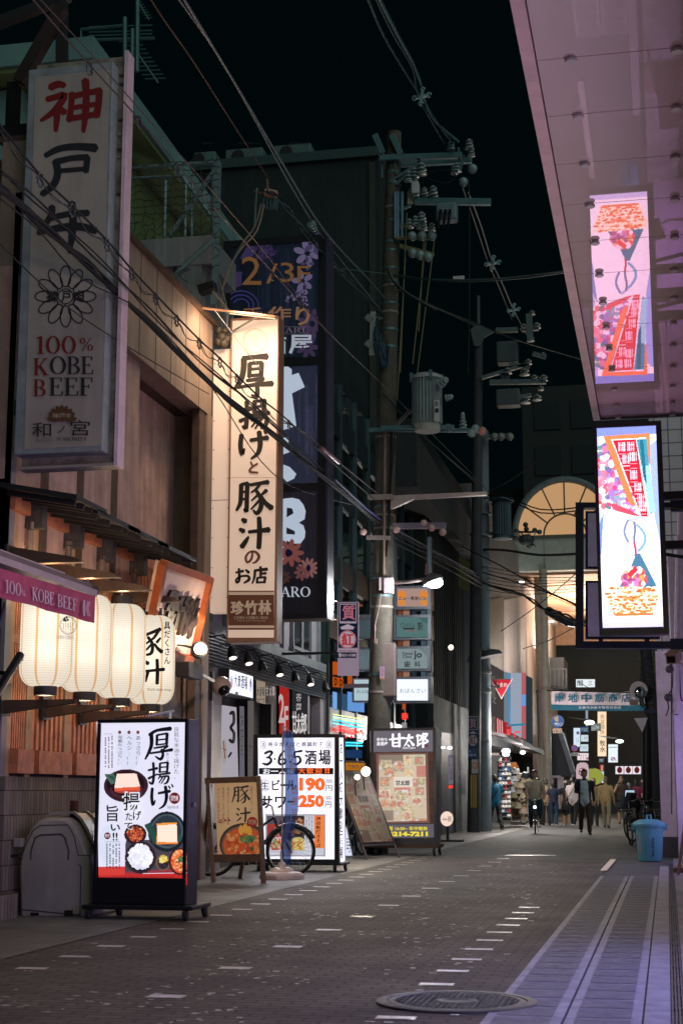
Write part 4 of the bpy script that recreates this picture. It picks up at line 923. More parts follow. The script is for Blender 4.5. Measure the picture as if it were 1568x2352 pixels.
for i, (yt, yb2) in enumerate([((ZE, 1140), (ZE, 2135)), ((ZE, 2205), (ZF, 868)), ((ZF, 932), (ZF, 1985))]):
    p = yt[0](0, yt[1])[1]; q = yb2[0](0, yb2[1])[1]
    pc = Pic(70, int(70*(q-p)/222)+2, [(30, 42, 62), (66, 72, 100), (50, 46, 60)][i])
    for k in range(90):
        x = g.random(); c_ = g.choice([[(16, 22, 36), (40, 62, 84), (64, 72, 110), (40, 58, 80)], [(60, 64, 105), (95, 98, 150), (50, 52, 80), (120, 115, 150)], [(36, 30, 44), (70, 58, 80), (90, 84, 120), (56, 40, 50)]][i]); pc.rect(x, g.uniform(0, .4), x+.02, g.uniform(.5, 1), c_, .22)
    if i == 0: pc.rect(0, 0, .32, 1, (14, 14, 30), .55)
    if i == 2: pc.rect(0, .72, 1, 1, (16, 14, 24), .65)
    pc.noise(.18)
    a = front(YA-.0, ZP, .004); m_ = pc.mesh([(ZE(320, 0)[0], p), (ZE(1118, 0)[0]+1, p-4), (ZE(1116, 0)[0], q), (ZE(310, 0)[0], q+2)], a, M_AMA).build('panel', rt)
    PU = L(105, 95, 140, .3); PU2 = L(142, 130, 172, .36); GO = L(170, 120, 75, .32); DB = L(30, 26, 60, .5)
    a = front(YA, ZE if i == 0 else ZF, .02)
    if i == 0:
        def flower(cx, cy, r_, n, m, w_=.5, a0=0):
            for k in range(n): t = a0+2*math.pi*k/n; a.up(.0002); a.ell(cx+r_*.6*math.cos(t), cy+r_*.6*math.sin(t), r_*.42, r_*.42*w_, m, 14, t)
        for p_ in [[(420, 1290), (480, 1180), (600, 1165), (520, 1280)], [(560, 1290), (600, 1165), (680, 1160), (730, 1250), (640, 1290)], [(330, 1500), (370, 1400), (440, 1400), (430, 1520), (360, 1550)]]: a.up(.0002); a.poly(p_, L(80, 68, 115, .36))
        flower(640, 1225, 110, 7, L(66, 56, 96, .3), .3)
        flower(1000, 1240, 120, 6, PU2, .55, .3); flower(1060, 1160, 100, 5, PU, .55); flower(960, 1480, 95, 5, PU2, .6, .7); flower(1000, 1330, 60, 4, PU)
        for k in range(46):
            t = k/46; x = 980-170*t if k % 2 else 970+10*math.sin(k); y = 1560+90*t if k % 2 else 1500+190*t
            a.up(.00015); a.ell(x+g.uniform(-25, 25), y+g.uniform(-22, 22), 14, 10, PU2 if k % 3 else PU, 10, g.random()*3)
        for r_ in (150, 110, 70): a.ring(430, 1690, r_, r_*.85, 6, L(90, 78, 170, .45), 30, 0, 200, 380)
        flower(1040, 1850, 130, 9, L(105, 85, 125, .3), .4); flower(1000, 2050, 100, 7, L(100, 82, 125, .28), .5); a.up()
        a.text('2', 435, 1270, 605, 1512, GO, .0); a.text('/', 648, 1330, 745, 1500, L(150, 105, 70, .5), .0); a.text('3', 770, 1320, 885, 1490, GO, .0); a.text('F', 915, 1350, 1025, 1487, GO, .0)
        a.text('手', 440, 1708, 620, 1830, L(150, 105, 75, .5), .03); a.text('作', 660, 1700, 860, 1822, L(170, 125, 95, .42), .03); a.text('り', 900, 1703, 1022, 1862, L(175, 132, 100, .42), .05)
        a.serif('IZAKARI', 560, 1880, 985, 1926, L(120, 110, 125, .5)); a.rect(600, 1872, 1025, 1875, L(120, 110, 125, .5)); a.rect(600, 1934, 1025, 1937, L(120, 110, 125, .5))
        WB = L(200, 210, 225, .55); a.text('屋', 845, 1945, 1045, 2105, WB, .04); a.text('酒', 640, 1960, 815, 2105, WB, .04)
    else:
        WB = L(205, 220, 240, .68)
        if i == 1:
            for q in [[(700, -130), (835, -135), (866, -112), (866, -62), (925, -82), (978, 40), (868, 95), (905, 375), (790, 412), (700, 412)], [(700, 480), (840, 475), (836, 540), (858, 560), (850, 600), (790, 622), (700, 640)], [(700, 690), (785, 705), (850, 730), (905, 790), (885, 830), (825, 858), (770, 800), (700, 790)]]: a.poly(q, WB)
        else:
            a.strokes([([(700, 1030), (700, 1480)], [70, 60]), ([(560, 1080), (690, 1070)], 60), ([(790, 1040), (900, 1050), (930, 1150), (820, 1200)], [70, 100, 110, 60]), ([(830, 1220), (930, 1260), (920, 1350), (810, 1330)], [60, 90, 90, 50]), ([(790, 1040), (790, 1300), (800, 1520)], [70, 60, 50])], WB)
            def flower(cx, cy, r_, n, m, w_=.5, a0=0):
                for k in range(n): t = a0+2*math.pi*k/n; a.up(.0002); a.ell(cx+r_*.6*math.cos(t), cy+r_*.6*math.sin(t), r_*.42, r_*.42*w_, m, 14, t)
            PK = L(190, 130, 130, .36); flower(850, 1470, 120, 9, L(160, 95, 90, .45), .45); flower(1010, 1600, 90, 11, PK, .36); flower(955, 1640, 70, 8, L(150, 92, 95, .4)); flower(800, 1680, 60, 8, L(105, 70, 66, .35)); a.up(); a.ell(1010, 1600, 18, 30, DB); a.ell(835, 1470, 25, 35, DB)
            a.serif('AMATARO', 420, 1762, 1030, 1848, L(205, 215, 230, .65))
    a.build('lettering', rt)
# ================================================================ lit display stand with the tofu meals
def caster(b, c, m=RUBBER, r=.05):
    b.lathe(Vector(c)+Vector((0, -.02, r)), [(r, -.016), (r, .016), (r*.5, .02)], m, 16, (1, 0, .25)); b.bar(Vector(c)+Vector((0, 0, r)), Vector(c)+Vector((0, .02, r*2.3)), .03, .05, DARK)
YD = 13.45
rt = T('display_stand', 'black lit display stand with tofu meal poster on casters beside the big bin', 'display stand', (-4.6, YD, 0))
p = at(*ZD(640, 155), Y=YD); q = at(*ZD(1268, 1470), Y=YD); xl, xr = p.x+.03, q.x-.02; zt = p.z
DK = C(20, 22, 26, .35)
b = MB(); b.box((xl, YD+.012, .13), (xr, YD+.34, zt), DK)
for (a_, c_) in [((xl, .13), (xr, .36)), ((xl, zt-.035), (xr, zt)), ((xl, .361), (xl+.035, zt-.036)), ((xr-.035, .361), (xr, zt-.036))]: b.box((a_[0], YD-.01, a_[1]), (c_[0], YD+.011, c_[1]), DK)
b.build('cabinet', rt, bevel=.006)
b = MB(); b.box((xl-.06, YD-.12, .09), (xr+.1, YD+.45, .128), DK); b.build('base', rt, bevel=.008)
for x_, y_ in ((xl, YD-.08), (xr+.03, YD-.08), (xl+.12, YD+.38), (xr+.06, YD+.4)): b = MB(); caster(b, (x_, y_, 0), RUBBER, .045); b.build('caster', rt, True)
MB().box((xr+.002, YD+.15, 1.0-.02), (xr+.02, YD+.2, 1.0+.02), STEEL).build('latch', rt)
b = MB(); pp = at(*ZD(1150, 100), Y=YD+.1); b.tube([at(*ZD(1003, 135), Y=YD+.1), at(*ZD(1175, 98), Y=YD+.1)], .012, WHITE, 6); b.tube([pp, (pp.x, pp.y, zt)], .014, WHITE, 6); b.build('top_rail', rt)
# poster, in its own measure (ZD): x 655..1265, y 150..1285
def nx(x): return (x-657)/(1262-657)
def ny(y): return (y-158)/(1282-158)
pc = Pic(150, 278, (222, 220, 238))
pc.ell(.36, .18, .14, .12, (205, 212, 232), .6); pc.ell(.12, .75, .12, .12, (200, 215, 232), .5)
pc.rect(0, ny(1148), .30, 1, (205, 52, 50)); pc.rect(0, ny(1200), 1, 1, (190, 42, 42)); pc.rect(0, ny(1150), .3, ny(1210), (210, 70, 62), .5)
def pe(cx, cy, rx, ry, c_, k=1.): pc.ell(nx(cx), ny(cy), rx/605, ry/1124, c_, k)
def pp4(pts, c_, k=1.): pc.poly([(nx(x), ny(y)) for x, y in pts], c_, k)
pe(852, 600, 152, 112, (52, 30, 40)); pe(850, 590, 128, 88, (30, 16, 24)); pe(852, 625, 110, 60, (90, 50, 60), .5); pe(850, 600, 100, 70, (36, 18, 26))
pp4([(705, 520), (770, 515), (790, 580), (750, 590)], (70, 100, 88)); pp4([(720, 525), (765, 530), (785, 575)], (40, 72, 66))
pp4([(790, 518), (925, 520), (950, 610), (772, 618)], (250, 218, 205)); pp4([(772, 615), (950, 608), (945, 640), (860, 655), (775, 640)], (220, 90, 60)); pp4([(772, 635), (948, 630), (900, 655), (800, 652)], (150, 60, 50), .7)
pp4([(845, 975), (1262, 960), (1262, 1190), (838, 1195)], (70, 66, 76)); pp4([(838, 1185), (1262, 1170), (1262, 1196), (838, 1200)], (150, 50, 60))
pe(1128, 918, 130, 136, (28, 34, 40)); pe(1128, 915, 112, 116, (70, 82, 92)); pe(1128, 912, 98, 102, (44, 54, 62)); pe(1150, 960, 60, 60, (30, 36, 44), .5)
pp4([(975, 870), (1020, 850), (1060, 960), (1040, 1010)], (38, 72, 66)); pp4([(1190, 930), (1225, 960), (1200, 1000)], (40, 70, 64))
pp4([(1060, 872), (1195, 865), (1200, 1000), (1060, 1000)], (250, 226, 205)); pp4([(1055, 860), (1198, 858), (1197, 868), (1060, 876)], (235, 150, 60)); pp4([(1058, 988), (1202, 990), (1200, 1004), (1058, 1004)], (235, 130, 50)); pp4([(1062, 880), (1066, 990), (1056, 990)], (240, 160, 80))
pe(912, 932, 76, 66, (40, 26, 32)); pc.inell(260, (nx(912), ny(930), 56/605, 50/1124), [(200, 90, 50), (170, 60, 40), (225, 130, 80), (120, 40, 36)], .012, 3)
pe(945, 1090, 106, 110, (48, 36, 46)); pe(945, 1088, 92, 96, (34, 24, 32)); pc.inell(420, (nx(945), ny(1085), 76/605, 76/1124), [(240, 240, 248), (215, 215, 232), (252, 252, 255), (225, 225, 240)], .03, 5)
pe(1100, 1128, 48, 55, (120, 90, 70)); pe(1100, 1128, 40, 46, (60, 46, 40)); pc.inell(60, (nx(1100), ny(1105), 26/605, 26/1124), [(235, 205, 90), (200, 160, 60), (240, 225, 140)], .014, 6); pc.inell(50, (nx(1105), ny(1148), 28/605, 20/1124), [(30, 24, 30), (60, 50, 70)], .014, 7)
pe(1212, 1122, 72, 90, (60, 30, 30)); pe(1215, 1120, 62, 80, (212, 80, 50)); pc.inell(160, (nx(1212), ny(1118), 50/605, 66/1124), [(230, 110, 60), (245, 190, 140), (190, 60, 40), (240, 150, 90)], .02, 8); pc.inell(40, (nx(1222), ny(1110), 20/605, 24/1124), [(60, 110, 60), (90, 140, 80), (40, 80, 50)], .014, 9)
pc.noise(.04)
a = front(YD+.006, ZD, .002); M_SCR = screen('lit_poster', 1.05, .3, .3)
pc.mesh([(655, 170), (1250, 152), (1265, 1275), (668, 1284)], a, M_SCR).build('screen', rt)
a = front(YD-.0, ZD, .004); IK = C(26, 30, 44, .6, var=0)
a.strokes([([(1010, 262), (1060, 230), (1155, 218)], [24, 20, 30]), ([(1022, 250), (1025, 320), (1010, 370), (982, 425)], [28, 26, 22, 12]), ([(1062, 262), (1060, 330)], [18, 18]), ([(1062, 262), (1130, 250)], 14), ([(1130, 250), (1126, 325)], [22, 20]), ([(1062, 295), (1126, 288)], 11), ([(1060, 328), (1126, 320)], 12),
 ([(1040, 350), (1135, 335)], [12, 16]), ([(1135, 335), (1100, 362)], [16, 10]), ([(1092, 358), (1102, 395), (1085, 425), (1050, 405)], [18, 20, 22, 8]), ([(1015, 385), (1100, 372), (1165, 360)], [14, 16, 24])], IK)
a.strokes([([(1002, 500), (1065, 485)], [14, 18]), ([(1036, 448), (1040, 530), (1030, 590), (1005, 575)], [18, 18, 20, 8]), ([(1003, 555), (1065, 525)], [18, 10]), ([(1082, 452), (1080, 515)], [16, 16]), ([(1082, 452), (1135, 446)], 12), ([(1134, 446), (1130, 512)], [18, 16]), ([(1082, 480), (1130, 476)], 10), ([(1080, 512), (1130, 508)], 10),
 ([(1068, 530), (1150, 518)], [12, 16]), ([(1085, 535), (1070, 558)], [12, 8]), ([(1082, 545), (1138, 540), (1130, 580), (1108, 592)], [10, 16, 16, 8]), ([(1100, 545), (1075, 585)], [11, 7]), ([(1118, 545), (1090, 590)], [11, 7])], IK)
a.strokes([([(1030, 620), (1026, 680), (1034, 735), (1050, 700)], [20, 22, 20, 8]), ([(1070, 655), (1150, 640)], [16, 22]), ([(1118, 608), (1126, 680), (1110, 735), (1075, 760)], [22, 24, 18, 8]), ([(1140, 605), (1150, 622)], [10, 12]), ([(1160, 595), (1170, 612)], [10, 12])], IK)
a.col('良質な米油で揚げた、', 1174, 205, 1212, 560, IK, -.005); a.col('あつあげ', 1122, 378, 1144, 475, IK, 0.)
for i, (t, x) in enumerate([('あっさり!!', 918), ('ヘルシー!!', 858), ('栄養たっぷり!!', 795)]):
    a.col(t, x, 262, x+36, 470, IK, .0); a.ell(x+15, 243, 11, 12, C(220, 110, 80)); a.up(); a.ell(x+15, 243, 6, 6, C(240, 190, 170)); a.up()
a.lines(705, 265, 772, 490, 3, C(100, 104, 120), .4, True, 2); a.rect(703, 253, 762, 255, C(120, 120, 130))
WO = L(235, 235, 248, 1.)
a.text('揚', 828, 645, 950, 778, WO, .08); a.up(); a.text('揚', 834, 652, 944, 772, IK, .01); a.up(); a.text('げ', 895, 770, 960, 840, WO, .09); a.up(); a.text('げ', 900, 775, 955, 836, IK, .03); a.text('た', 850, 785, 895, 838, IK, .02); a.up(); a.text('て', 838, 850, 900, 900, WO, .1); a.up(); a.text('て', 842, 854, 896, 896, IK, .04); a.text('が', 898, 862, 935, 896, IK, .0)
a.text('旨', 722, 735, 800, 845, IK, .02); a.text('い', 750, 865, 812, 908, IK, .05); a.text('!!', 762, 920, 796, 975, IK, .02)
SR = C(205, 60, 55, .6, var=0)
a.ell(1180, 688, 37, 40, SR, 12); a.up(); a.text('珍竹林', 1155, 668, 1205, 708, WO, .02); a.ell(727, 942, 22, 24, SR, 12); a.up(); a.text('珍竹', 712, 930, 742, 954, WO, .02)
a.text('Deep-fried tofu', 1130, 735, 1208, 765, C(150, 150, 165), 0.); a.lines(715, 995, 820, 1185, 5, C(95, 105, 130), .45, True, 6); a.rect(715, 982, 815, 984, C(120, 120, 140))
a.text('CHIN-CHIKU-RIN Deep-fried tofu & Pork miso soup', 760, 1212, 1175, 1232, C(190, 95, 85), 0.); a.build('print', rt)

# ================================================================ big wheeled bin and the stone block
rt = T('wheeled_bin', 'large brown grey wheeled bin with hooded lid beside the display stand', 'bin', (-5.4, 13.9, 0))
M_BIN = mat('bin_plastic', (.46, .41, .36), .4, streak=.1, var=.12, scale=3, bump=.05); YB = 13.62
pts = [(130, 1520), (122, 1170), (132, 1080), (165, 965), (200, 890), (245, 840), (300, 818), (360, 814), (455, 820), (505, 860), (545, 930), (580, 1010), (612, 1085), (620, 1170), (628, 1480), (560, 1515)]
a = front(YB, ZD, 0); P = [a.P(x, y) for x, y in pts]
def insetpoly(P, k):
    c = sum(P, Vector())/len(P); return [c+(q-c)*k for q in P]
b = MB()
y = 0; layers = [(.90, 0.), (.945, .012), (.98, .035), (1., .08), (1., .85), (.97, .9)]
n = len(P); vs = []
for k, dy in layers: vs += [q+Vector((0, dy, 0)) for q in insetpoly(P, k)]
fs = [list(range(n))[::-1], [(len(layers)-1)*n+i for i in range(n)]]+[[l*n+i, l*n+(i+1) % n, (l+1)*n+(i+1) % n, (l+1)*n+i] for l in range(len(layers)-1) for i in range(n)]
b.add(vs, [f[::-1] for f in fs], M_BIN); b.build('body', rt, True, .012)
arch = [(215, 1100), (240, 960), (280, 938), (415, 932), (440, 960), (470, 1095)]
b = MB(); LD = C(58, 54, 50, .6)
b.tube([a.P(x, y)+Vector((0, .0, 0)) for x, y in [(210, 1105), (213, 1040), (240, 955), (275, 937), (415, 931), (442, 955), (468, 1050), (462, 1105)]], .008, LD, 6)
b.tube([a.P(x, y)+Vector((0, .003, 0)) for x, y in [(150, 1075), (185, 985), (225, 905), (275, 872), (460, 868), (500, 940), (530, 1075), (615, 1072)]], .006, LD, 6)
b.tube([a.P(x, y)+Vector((0, .003, 0)) for x, y in [(535, 1135), (548, 1150), (542, 1480)]], .006, LD, 6); b.tube([a.P(x, y) for x, y in [(150, 1440), (540, 1478)]], .006, LD, 6)
b.build('panel_seam', rt, True)
b = MB()
lid = [Vector(a.P(x, y)) for x, y in [(300, 806), (470, 800), (520, 845), (560, 915), (600, 1000), (640, 1065)]]
for i in range(len(lid)-1): b.quad([lid[i]+Vector((0, .12, .012)), lid[i+1]+Vector((0, .12, .012)), lid[i+1]+Vector((0, .8, .012)), lid[i]+Vector((0, .8, .012))], C(135, 118, 125, .35))
for i in range(len(lid)-1):
    for dy in (.12, .45, .78): b.bar(lid[i]+Vector((0, dy, .02)), lid[i+1]+Vector((0, dy, .02)), .03, .025, M_BIN)
b.build('lid', rt, True)
q = a.P(383, 770); MB().lathe((q.x, q.y+.45, q.z-.06), [(.045, 0), (.045, .14), (.035, .15)], C(110, 62, 50), 14).build('handle', rt, True)
b = MB(); q = a.P(126, 988); b.box((q.x-.035, q.y-.03, q.z-.04), (q.x+.04, q.y+.06, q.z+.04), C(150, 140, 130)); b.tube([a.P(60, 1080), a.P(130, 1070), a.P(150, 1100)], .015, BLACK, 6); b.build('hinge', rt, bevel=.008)
for x, y in ((235, 1495), (465, 1480)): q = a.P(x, y); MB().box((q.x-.04, q.y-.005, q.z-.03), (q.x+.04, q.y+.03, q.z+.045), BLACK).build('foot_pocket', rt)
for x, y, dy in ((165, 0, .12), (318, 0, .1), (560, 0, .12), (240, 0, .8), (520, 0, .8)): q = a.P(x, 1540); b = MB(); caster(b, (q.x, YB+dy, 0), RUBBER, .05); b.build('caster', rt, True)
MB().box((-6.3, 12.2, 0), (-5.72, 13.35, .22), M_STONE).build('stone_block') 
tag(bpy.data.objects['stone_block'], 'low brown stone block on the pavement near the big bin', 'stone block')

# ================================================================ wooden A-frame with the pork soup poster
YW = 19.2
rt = T('a_frame_sign', 'brown wooden A-frame signboard with pork soup poster', 'signboard', (-5.35, YW, 0))
WD = mat('brown_board_wood', (.12, .065, .04), .55, var=.3, scale=9)
def wp(x, y, dy=0): return at(*ZG(x, y), Y=YW+dy)
def lean(x, y): # front leaf leans back a little
    q = wp(x, y); z = q.z; return at(*ZG(x, y), Y=YW-.12+.28*z)
b = MB()
for s0, s1 in (((150, 1345), (200, 2255)), ((598, 1330), (640, 2262))): b.bar(lean(*s0), lean(*s1), .085, .05, WD, (1, 0, 0))
b.bar(lean(125, 1350), lean(612, 1332), .05, .075, WD); b.bar(lean(170, 2035), lean(650, 2030), .05, .1, WD); b.build('frame', rt, bevel=.005)
b = MB()
for x, x2 in ((165, 215), (560, 570)): t_ = lean(x, 1350); b.bar(t_+Vector((0, .06, -.05)), (at(*ZG(x2, 2190), Z=0).x, YW+.75, 0), .06, .045, WD, (1, 0, 0))
b.build('rear_leg', rt)
pc = Pic(96, 165, (205, 160, 118))
for k in range(30): pc.ell(.5, .45+.0*k, .9-.028*k, .75-.024*k, (232, 196, 150), .045)
def fx(x): return (x-205)/385
def fy(y): return (y-1372)/645
pc.ell(fx(450), fy(1915), .58, .29, (60, 44, 40)); pc.ell(fx(452), fy(1920), .54, .265, (120, 92, 80)); pc.ell(fx(455), fy(1925), .51, .25, (214, 96, 44))
pc.specks(140, (fx(300), fy(1820), 1, 1), [(228, 120, 60), (205, 80, 40), (240, 170, 100), (240, 190, 140), (190, 60, 36)], .05, None, 4)
for (x, y) in [(430, 1790), (470, 1775), (505, 1800)]: pc.ell(fx(x), fy(y), .06, .07, (244, 176, 70))
pc.inell(160, (fx(485), fy(1868), 70/385, 34/645), [(70, 130, 70), (100, 160, 90), (50, 100, 56)], .022, 4); pc.inell(30, (fx(520), fy(1950), .04, .03), [(50, 90, 50)], .02, 5); pc.inell(50, (fx(430), fy(1925), .09, .03), [(222, 84, 40)], .04, 5)
pc.noise(.07)
pq = [lean(205, 1372), lean(578, 1362), lean(605, 2010), (lean(236, 2020))]
class Lean(Art):
    def P(s, x, y, extra=0.): q = at(*ZG(x, y), Y=YW); return at(*ZG(x, y), Y=YW-.12+.28*q.z-.03-s.l-extra)
a = Lean((0, 0, 0), (0, -1, 0), ZG, .0); M_POST = screen('poster_print', .22, .75, .5)  # the paper is given a faint glow of its own
pc.mesh([(205, 1372), (578, 1362), (605, 2010), (236, 2020)], a, M_POST).build('poster', rt)
a.l = .004; PI_ = C(36, 28, 24, .6, var=0)
a.strokes([([(385, 1410), (383, 1470), (362, 1540)], [16, 15, 8]), ([(385, 1410), (420, 1402)], 11), ([(418, 1402), (416, 1530), (404, 1520)], [15, 15, 6]), ([(388, 1445), (415, 1440)], 9), ([(386, 1478), (415, 1474)], 9), ([(430, 1408), (505, 1396)], [12, 18]), ([(468, 1402), (432, 1440)], [12, 7]), ([(450, 1428), (478, 1470), (474, 1530), (448, 1545)], [10, 15, 16, 6]), ([(468, 1460), (432, 1490)], [10, 6]), ([(474, 1490), (430, 1530)], [10, 6]), ([(500, 1430), (476, 1455)], [13, 8]), ([(476, 1455), (515, 1515)], [8, 20])], PI_)
a.strokes([([(405, 1592), (425, 1606)], [10, 16]), ([(398, 1640), (420, 1652)], [10, 16]), ([(440, 1675), (405, 1705)], [14, 8]), ([(435, 1640), (520, 1628)], [12, 18]), ([(478, 1585), (482, 1650), (476, 1712)], [15, 17, 14])], PI_)
a.col('日本のソウルフード!', 520, 1395, 545, 1640, PI_, 0.); a.col('野菜をたっぷり野菜', 318, 1405, 338, 1740, PI_, -.01); a.col('動物性たんぱく質豚肉', 275, 1405, 295, 1730, PI_, -.01); a.col('体にいい発酵食品味噌', 232, 1408, 252, 1725, PI_, -.01)
SR2 = C(190, 45, 36, .6, var=0)
for x in (320, 285, 245): a.lines(x, 1690, x+34, 1745, 1, SR2, .6, True, x)
a.ell(540, 1712, 46, 46, SR2, 12); a.up(); a.text('珍竹林', 508, 1690, 572, 1735, C(235, 200, 175), .03); a.build('print', rt)

# ================================================================ bicycles
def bicycle(label, basket=True, col=(30, 34, 40), light=False, group=None, lady=True, spk=28):
    """front wheel towards +x, standing at the origin"""
    rt = T('bicycle', label, 'bicycle', (0, 0, 0), group); FRM = C(*col, .35); CH = C(160, 160, 160, .25, .8)
    for wx in (-.52, .53):
        wb = MB(); c = Vector((wx, 0, .335)); n = 36
        wb.tube([c+Vector((.32*math.cos(2*math.pi*i/n), 0, .32*math.sin(2*math.pi*i/n))) for i in range(n)], .018, RUBBER, 8, True)
        wo = wb.build('wheel', rt, True)
        rb_ = MB(); rb_.tube([c+Vector((.296*math.cos(2*math.pi*i/n), 0, .296*math.sin(2*math.pi*i/n))) for i in range(n)], .011, CH, 6, True)
        rb_.lathe(c, [(.022, -.05), (.022, .05)], CH, 10, (0, 1, 0))
        for i in range(spk):
            t = 2*math.pi*i/spk; rb_.bar(c+Vector((.02*math.cos(t+1), (.03 if i % 2 else -.03), .02*math.sin(t+1))), c+Vector((.295*math.cos(t), 0, .295*math.sin(t))), .003, .003, CH)
        rb_.build('rim', wo)
        fb = MB(); fb.tube([c+Vector((.36*math.cos(t), 0, .36*math.sin(t))) for t in np.linspace(.5 if wx > 0 else .3, 2.9, 10)], .022, C(90, 92, 95, .35, .5), 5); fb.build('mudguard', rt, True)
    b = MB(); bb = (-.05, 0, .29); st = (-.20, 0, .72); hd = (.30, 0, .78); hl = (.36, 0, .62)
    b.tube([bb, st], .016, FRM); b.tube([st, (-.225, 0, .82)], .013, CH); b.tube([hl, (.22, 0, .5), (.05, 0, .33), bb] if lady else [hl, bb], .02, FRM)
    b.tube([hd, (.18, 0, .70), (0, 0, .52), (-.13, 0, .5)] if lady else [hd, st], .016, FRM); b.tube([hd, hl], .02, FRM)
    for s in (-.06, .06):
        b.tube([bb, (-.52, s, .335)], .009, FRM); b.tube([st, (-.52, s, .335)], .008, FRM); b.tube([hl, (.44, s, .5), (.53, s, .335)], .011, FRM)
    b.build('frame', rt, True)
    b = MB(); b.tube([hd, (.27, 0, .92)], .013, CH); b.tube([(.05, -.27, .96), (.17, -.25, .98), (.27, -.1, .93), (.27, .1, .93), (.17, .25, .98), (.05, .27, .96)], .012, CH)
    for s in (-1, 1): b.tube([(.03, s*.275, .955), (.13, s*.26, .975)], .018, RUBBER, 8)
    b.build('handlebar', rt, True)
    b = MB(); b.ball((-.25, 0, .85), (.14, .09, .035), C(24, 20, 18, .5)); b.ball((-.15, 0, .855), (.12, .04, .03), C(24, 20, 18, .5)); b.build('saddle', rt, True)
    b = MB(); b.lathe(bb, [(.09, .05), (.09, .056), (.01, .06)], CH, 18, (0, 1, 0))
    for s in (-1, 1): b.bar((-.05, s*.06, .29), (-.05+s*.12, s*.07, .29-s*.11), .012, .02, CH); b.box((-.05+s*.12-.05, s*.08, .29-s*.11-.012), (-.05+s*.12+.05, s*.17, .29-s*.11+.012), RUBBER)
    b.tube([(-.52, .05, .335), (-.5, .1, .02)], .008, CH, 6); b.build('crank', rt)
    b = MB()
    for k in range(4): z = .58+.06*k; r_ = .9+.06*k; b.tube([(.40, -.13*r_, z), (.40, .13*r_, z), (.40+.24*r_, .13*r_, z), (.40+.24*r_, -.13*r_, z)], .005, CH, 5, True)
    for k in range(5):
        y = -.13+.065*k; b.bar((.40, y, .58), (.40, y*1.18, .78), .005, .005, CH); b.bar((.64, y, .58), (.66, y*1.18, .78), .005, .005, CH)
        x = .40+.06*k
        for s in (-1, 1): b.bar((x, s*.13, .58), (x, s*.155, .78), .005, .005, CH)
    if basket: b.build('basket', rt)
    if light: MB().ball((.47, 0, .72) if not basket else (.6, 0, .84), .04, L(210, 235, 255, 12), 10, 6).build('headlight', rt, True)
    b = MB(); b.tube([(-.3, -.06, .68), (-.62, -.06, .70), (-.66, 0, .70), (-.62, .06, .70), (-.3, .06, .68)], .008, CH, 6); b.tube([(-.6, .05, .7), (-.52, .06, .335)], .006, CH, 6); b.build('rear_rack', rt)
    return rt
bk = bicycle('black city bicycle parked between the wooden signboard and the white light box', False, (30, 32, 36))
cw = at(*ZG(855, 1985), Y=20.5); bk.location = (cw.x-.52, 20.55, 0); bk.rotation_euler = (R(-4), 0, R(6))

# ================================================================ flag banner
YFL = 20.05
rt = T('flag_banner', 'translucent navy blue banner flag on a pole in a white water base', 'banner', (-4.9, YFL, 0))
pb = at(*ZG(800, 2235), Y=YFL); pt = at(*ZG(797, 860), Y=YFL)
b = MB(); b.tube([(pb.x, YFL, .2), (pb.x+.0, YFL, pt.z)], .011, C(190, 170, 160, .4), 8); b.tube([(pb.x, YFL, .12), (pb.x, YFL, .36)], .024, WHITE, 12); b.tube([(pb.x, YFL, pt.z), at(*ZG(905, 935), Y=YFL)], .007, C(180, 165, 160), 6); b.build('pole', rt, True)
b = MB(); w_ = .27
b.lathe((pb.x, YFL, 0), [(.30, 0), (.30, .055), (.27, .085), (.17, .10), (.13, .14), (.07, .155), (.05, .2), (.03, .21)], C(215, 190, 185, .4), 8); b.build('water_base', rt, True, .01)
def cloth_mat():
    m = bpy.data.materials.new('flag_cloth'); m.use_nodes = True; nt = m.node_tree; nt.nodes.clear(); o = nt.nodes.new('ShaderNodeOutputMaterial')
    d = nt.nodes.new('ShaderNodeBsdfDiffuse'); d.inputs[0].default_value = (*S(70, 86, 128), 1); t = nt.nodes.new('ShaderNodeBsdfTranslucent'); t.inputs[0].default_value = (*S(85, 108, 160), 1)
    tr = nt.nodes.new('ShaderNodeBsdfTransparent'); tr.inputs[0].default_value = (*S(150, 172, 225), 1)
    x = nt.nodes.new('ShaderNodeMixShader'); x.inputs[0].default_value = .6; y = nt.nodes.new('ShaderNodeMixShader'); y.inputs[0].default_value = .36
    nt.links.new(d.outputs[0], x.inputs[1]); nt.links.new(t.outputs[0], x.inputs[2]); nt.links.new(x.outputs[0], y.inputs[1]); nt.links.new(tr.outputs[0], y.inputs[2]); nt.links.new(y.outputs[0], o.inputs[0]); return m
M_FLAG = cloth_mat()
ed = [(905, 812, 905), (1000, 815, 908), (1150, 828, 932), (1300, 832, 945), (1450, 830, 948), (1600, 828, 945), (1750, 822, 915), (1850, 805, 893), (1950, 798, 885), (2040, 805, 880), (2090, 845, 888)]
b = MB(); nu = 10
for i, (y, x0, x1) in enumerate(ed):
    for j in range(nu+1):
        u = j/nu; q = at(*ZG(x0+(x1-x0)*u, y+u*12), Y=YFL-.02+.10*math.sin(u*9+i*.55)*u); b.v.append(q)
for i in range(len(ed)-1):
    for j in range(nu): b.f.append([(i+1)*(nu+1)+j, (i+1)*(nu+1)+j+1, i*(nu+1)+j+1, i*(nu+1)+j]); b.m.append(M_FLAG)
b.build('flag', rt, True)
a = front(YFL-.16, ZG, 0.); FW = C(190, 150, 150, .8)
for i, (ch, x, y) in enumerate([('手', 868, 1030), ('作', 880, 1110), ('居', 893, 1190), ('酒', 908, 1400), ('屋', 912, 1490), ('甘', 908, 1590)]): a.text(ch, x-25, y, x+28, y+72, FW, .0)
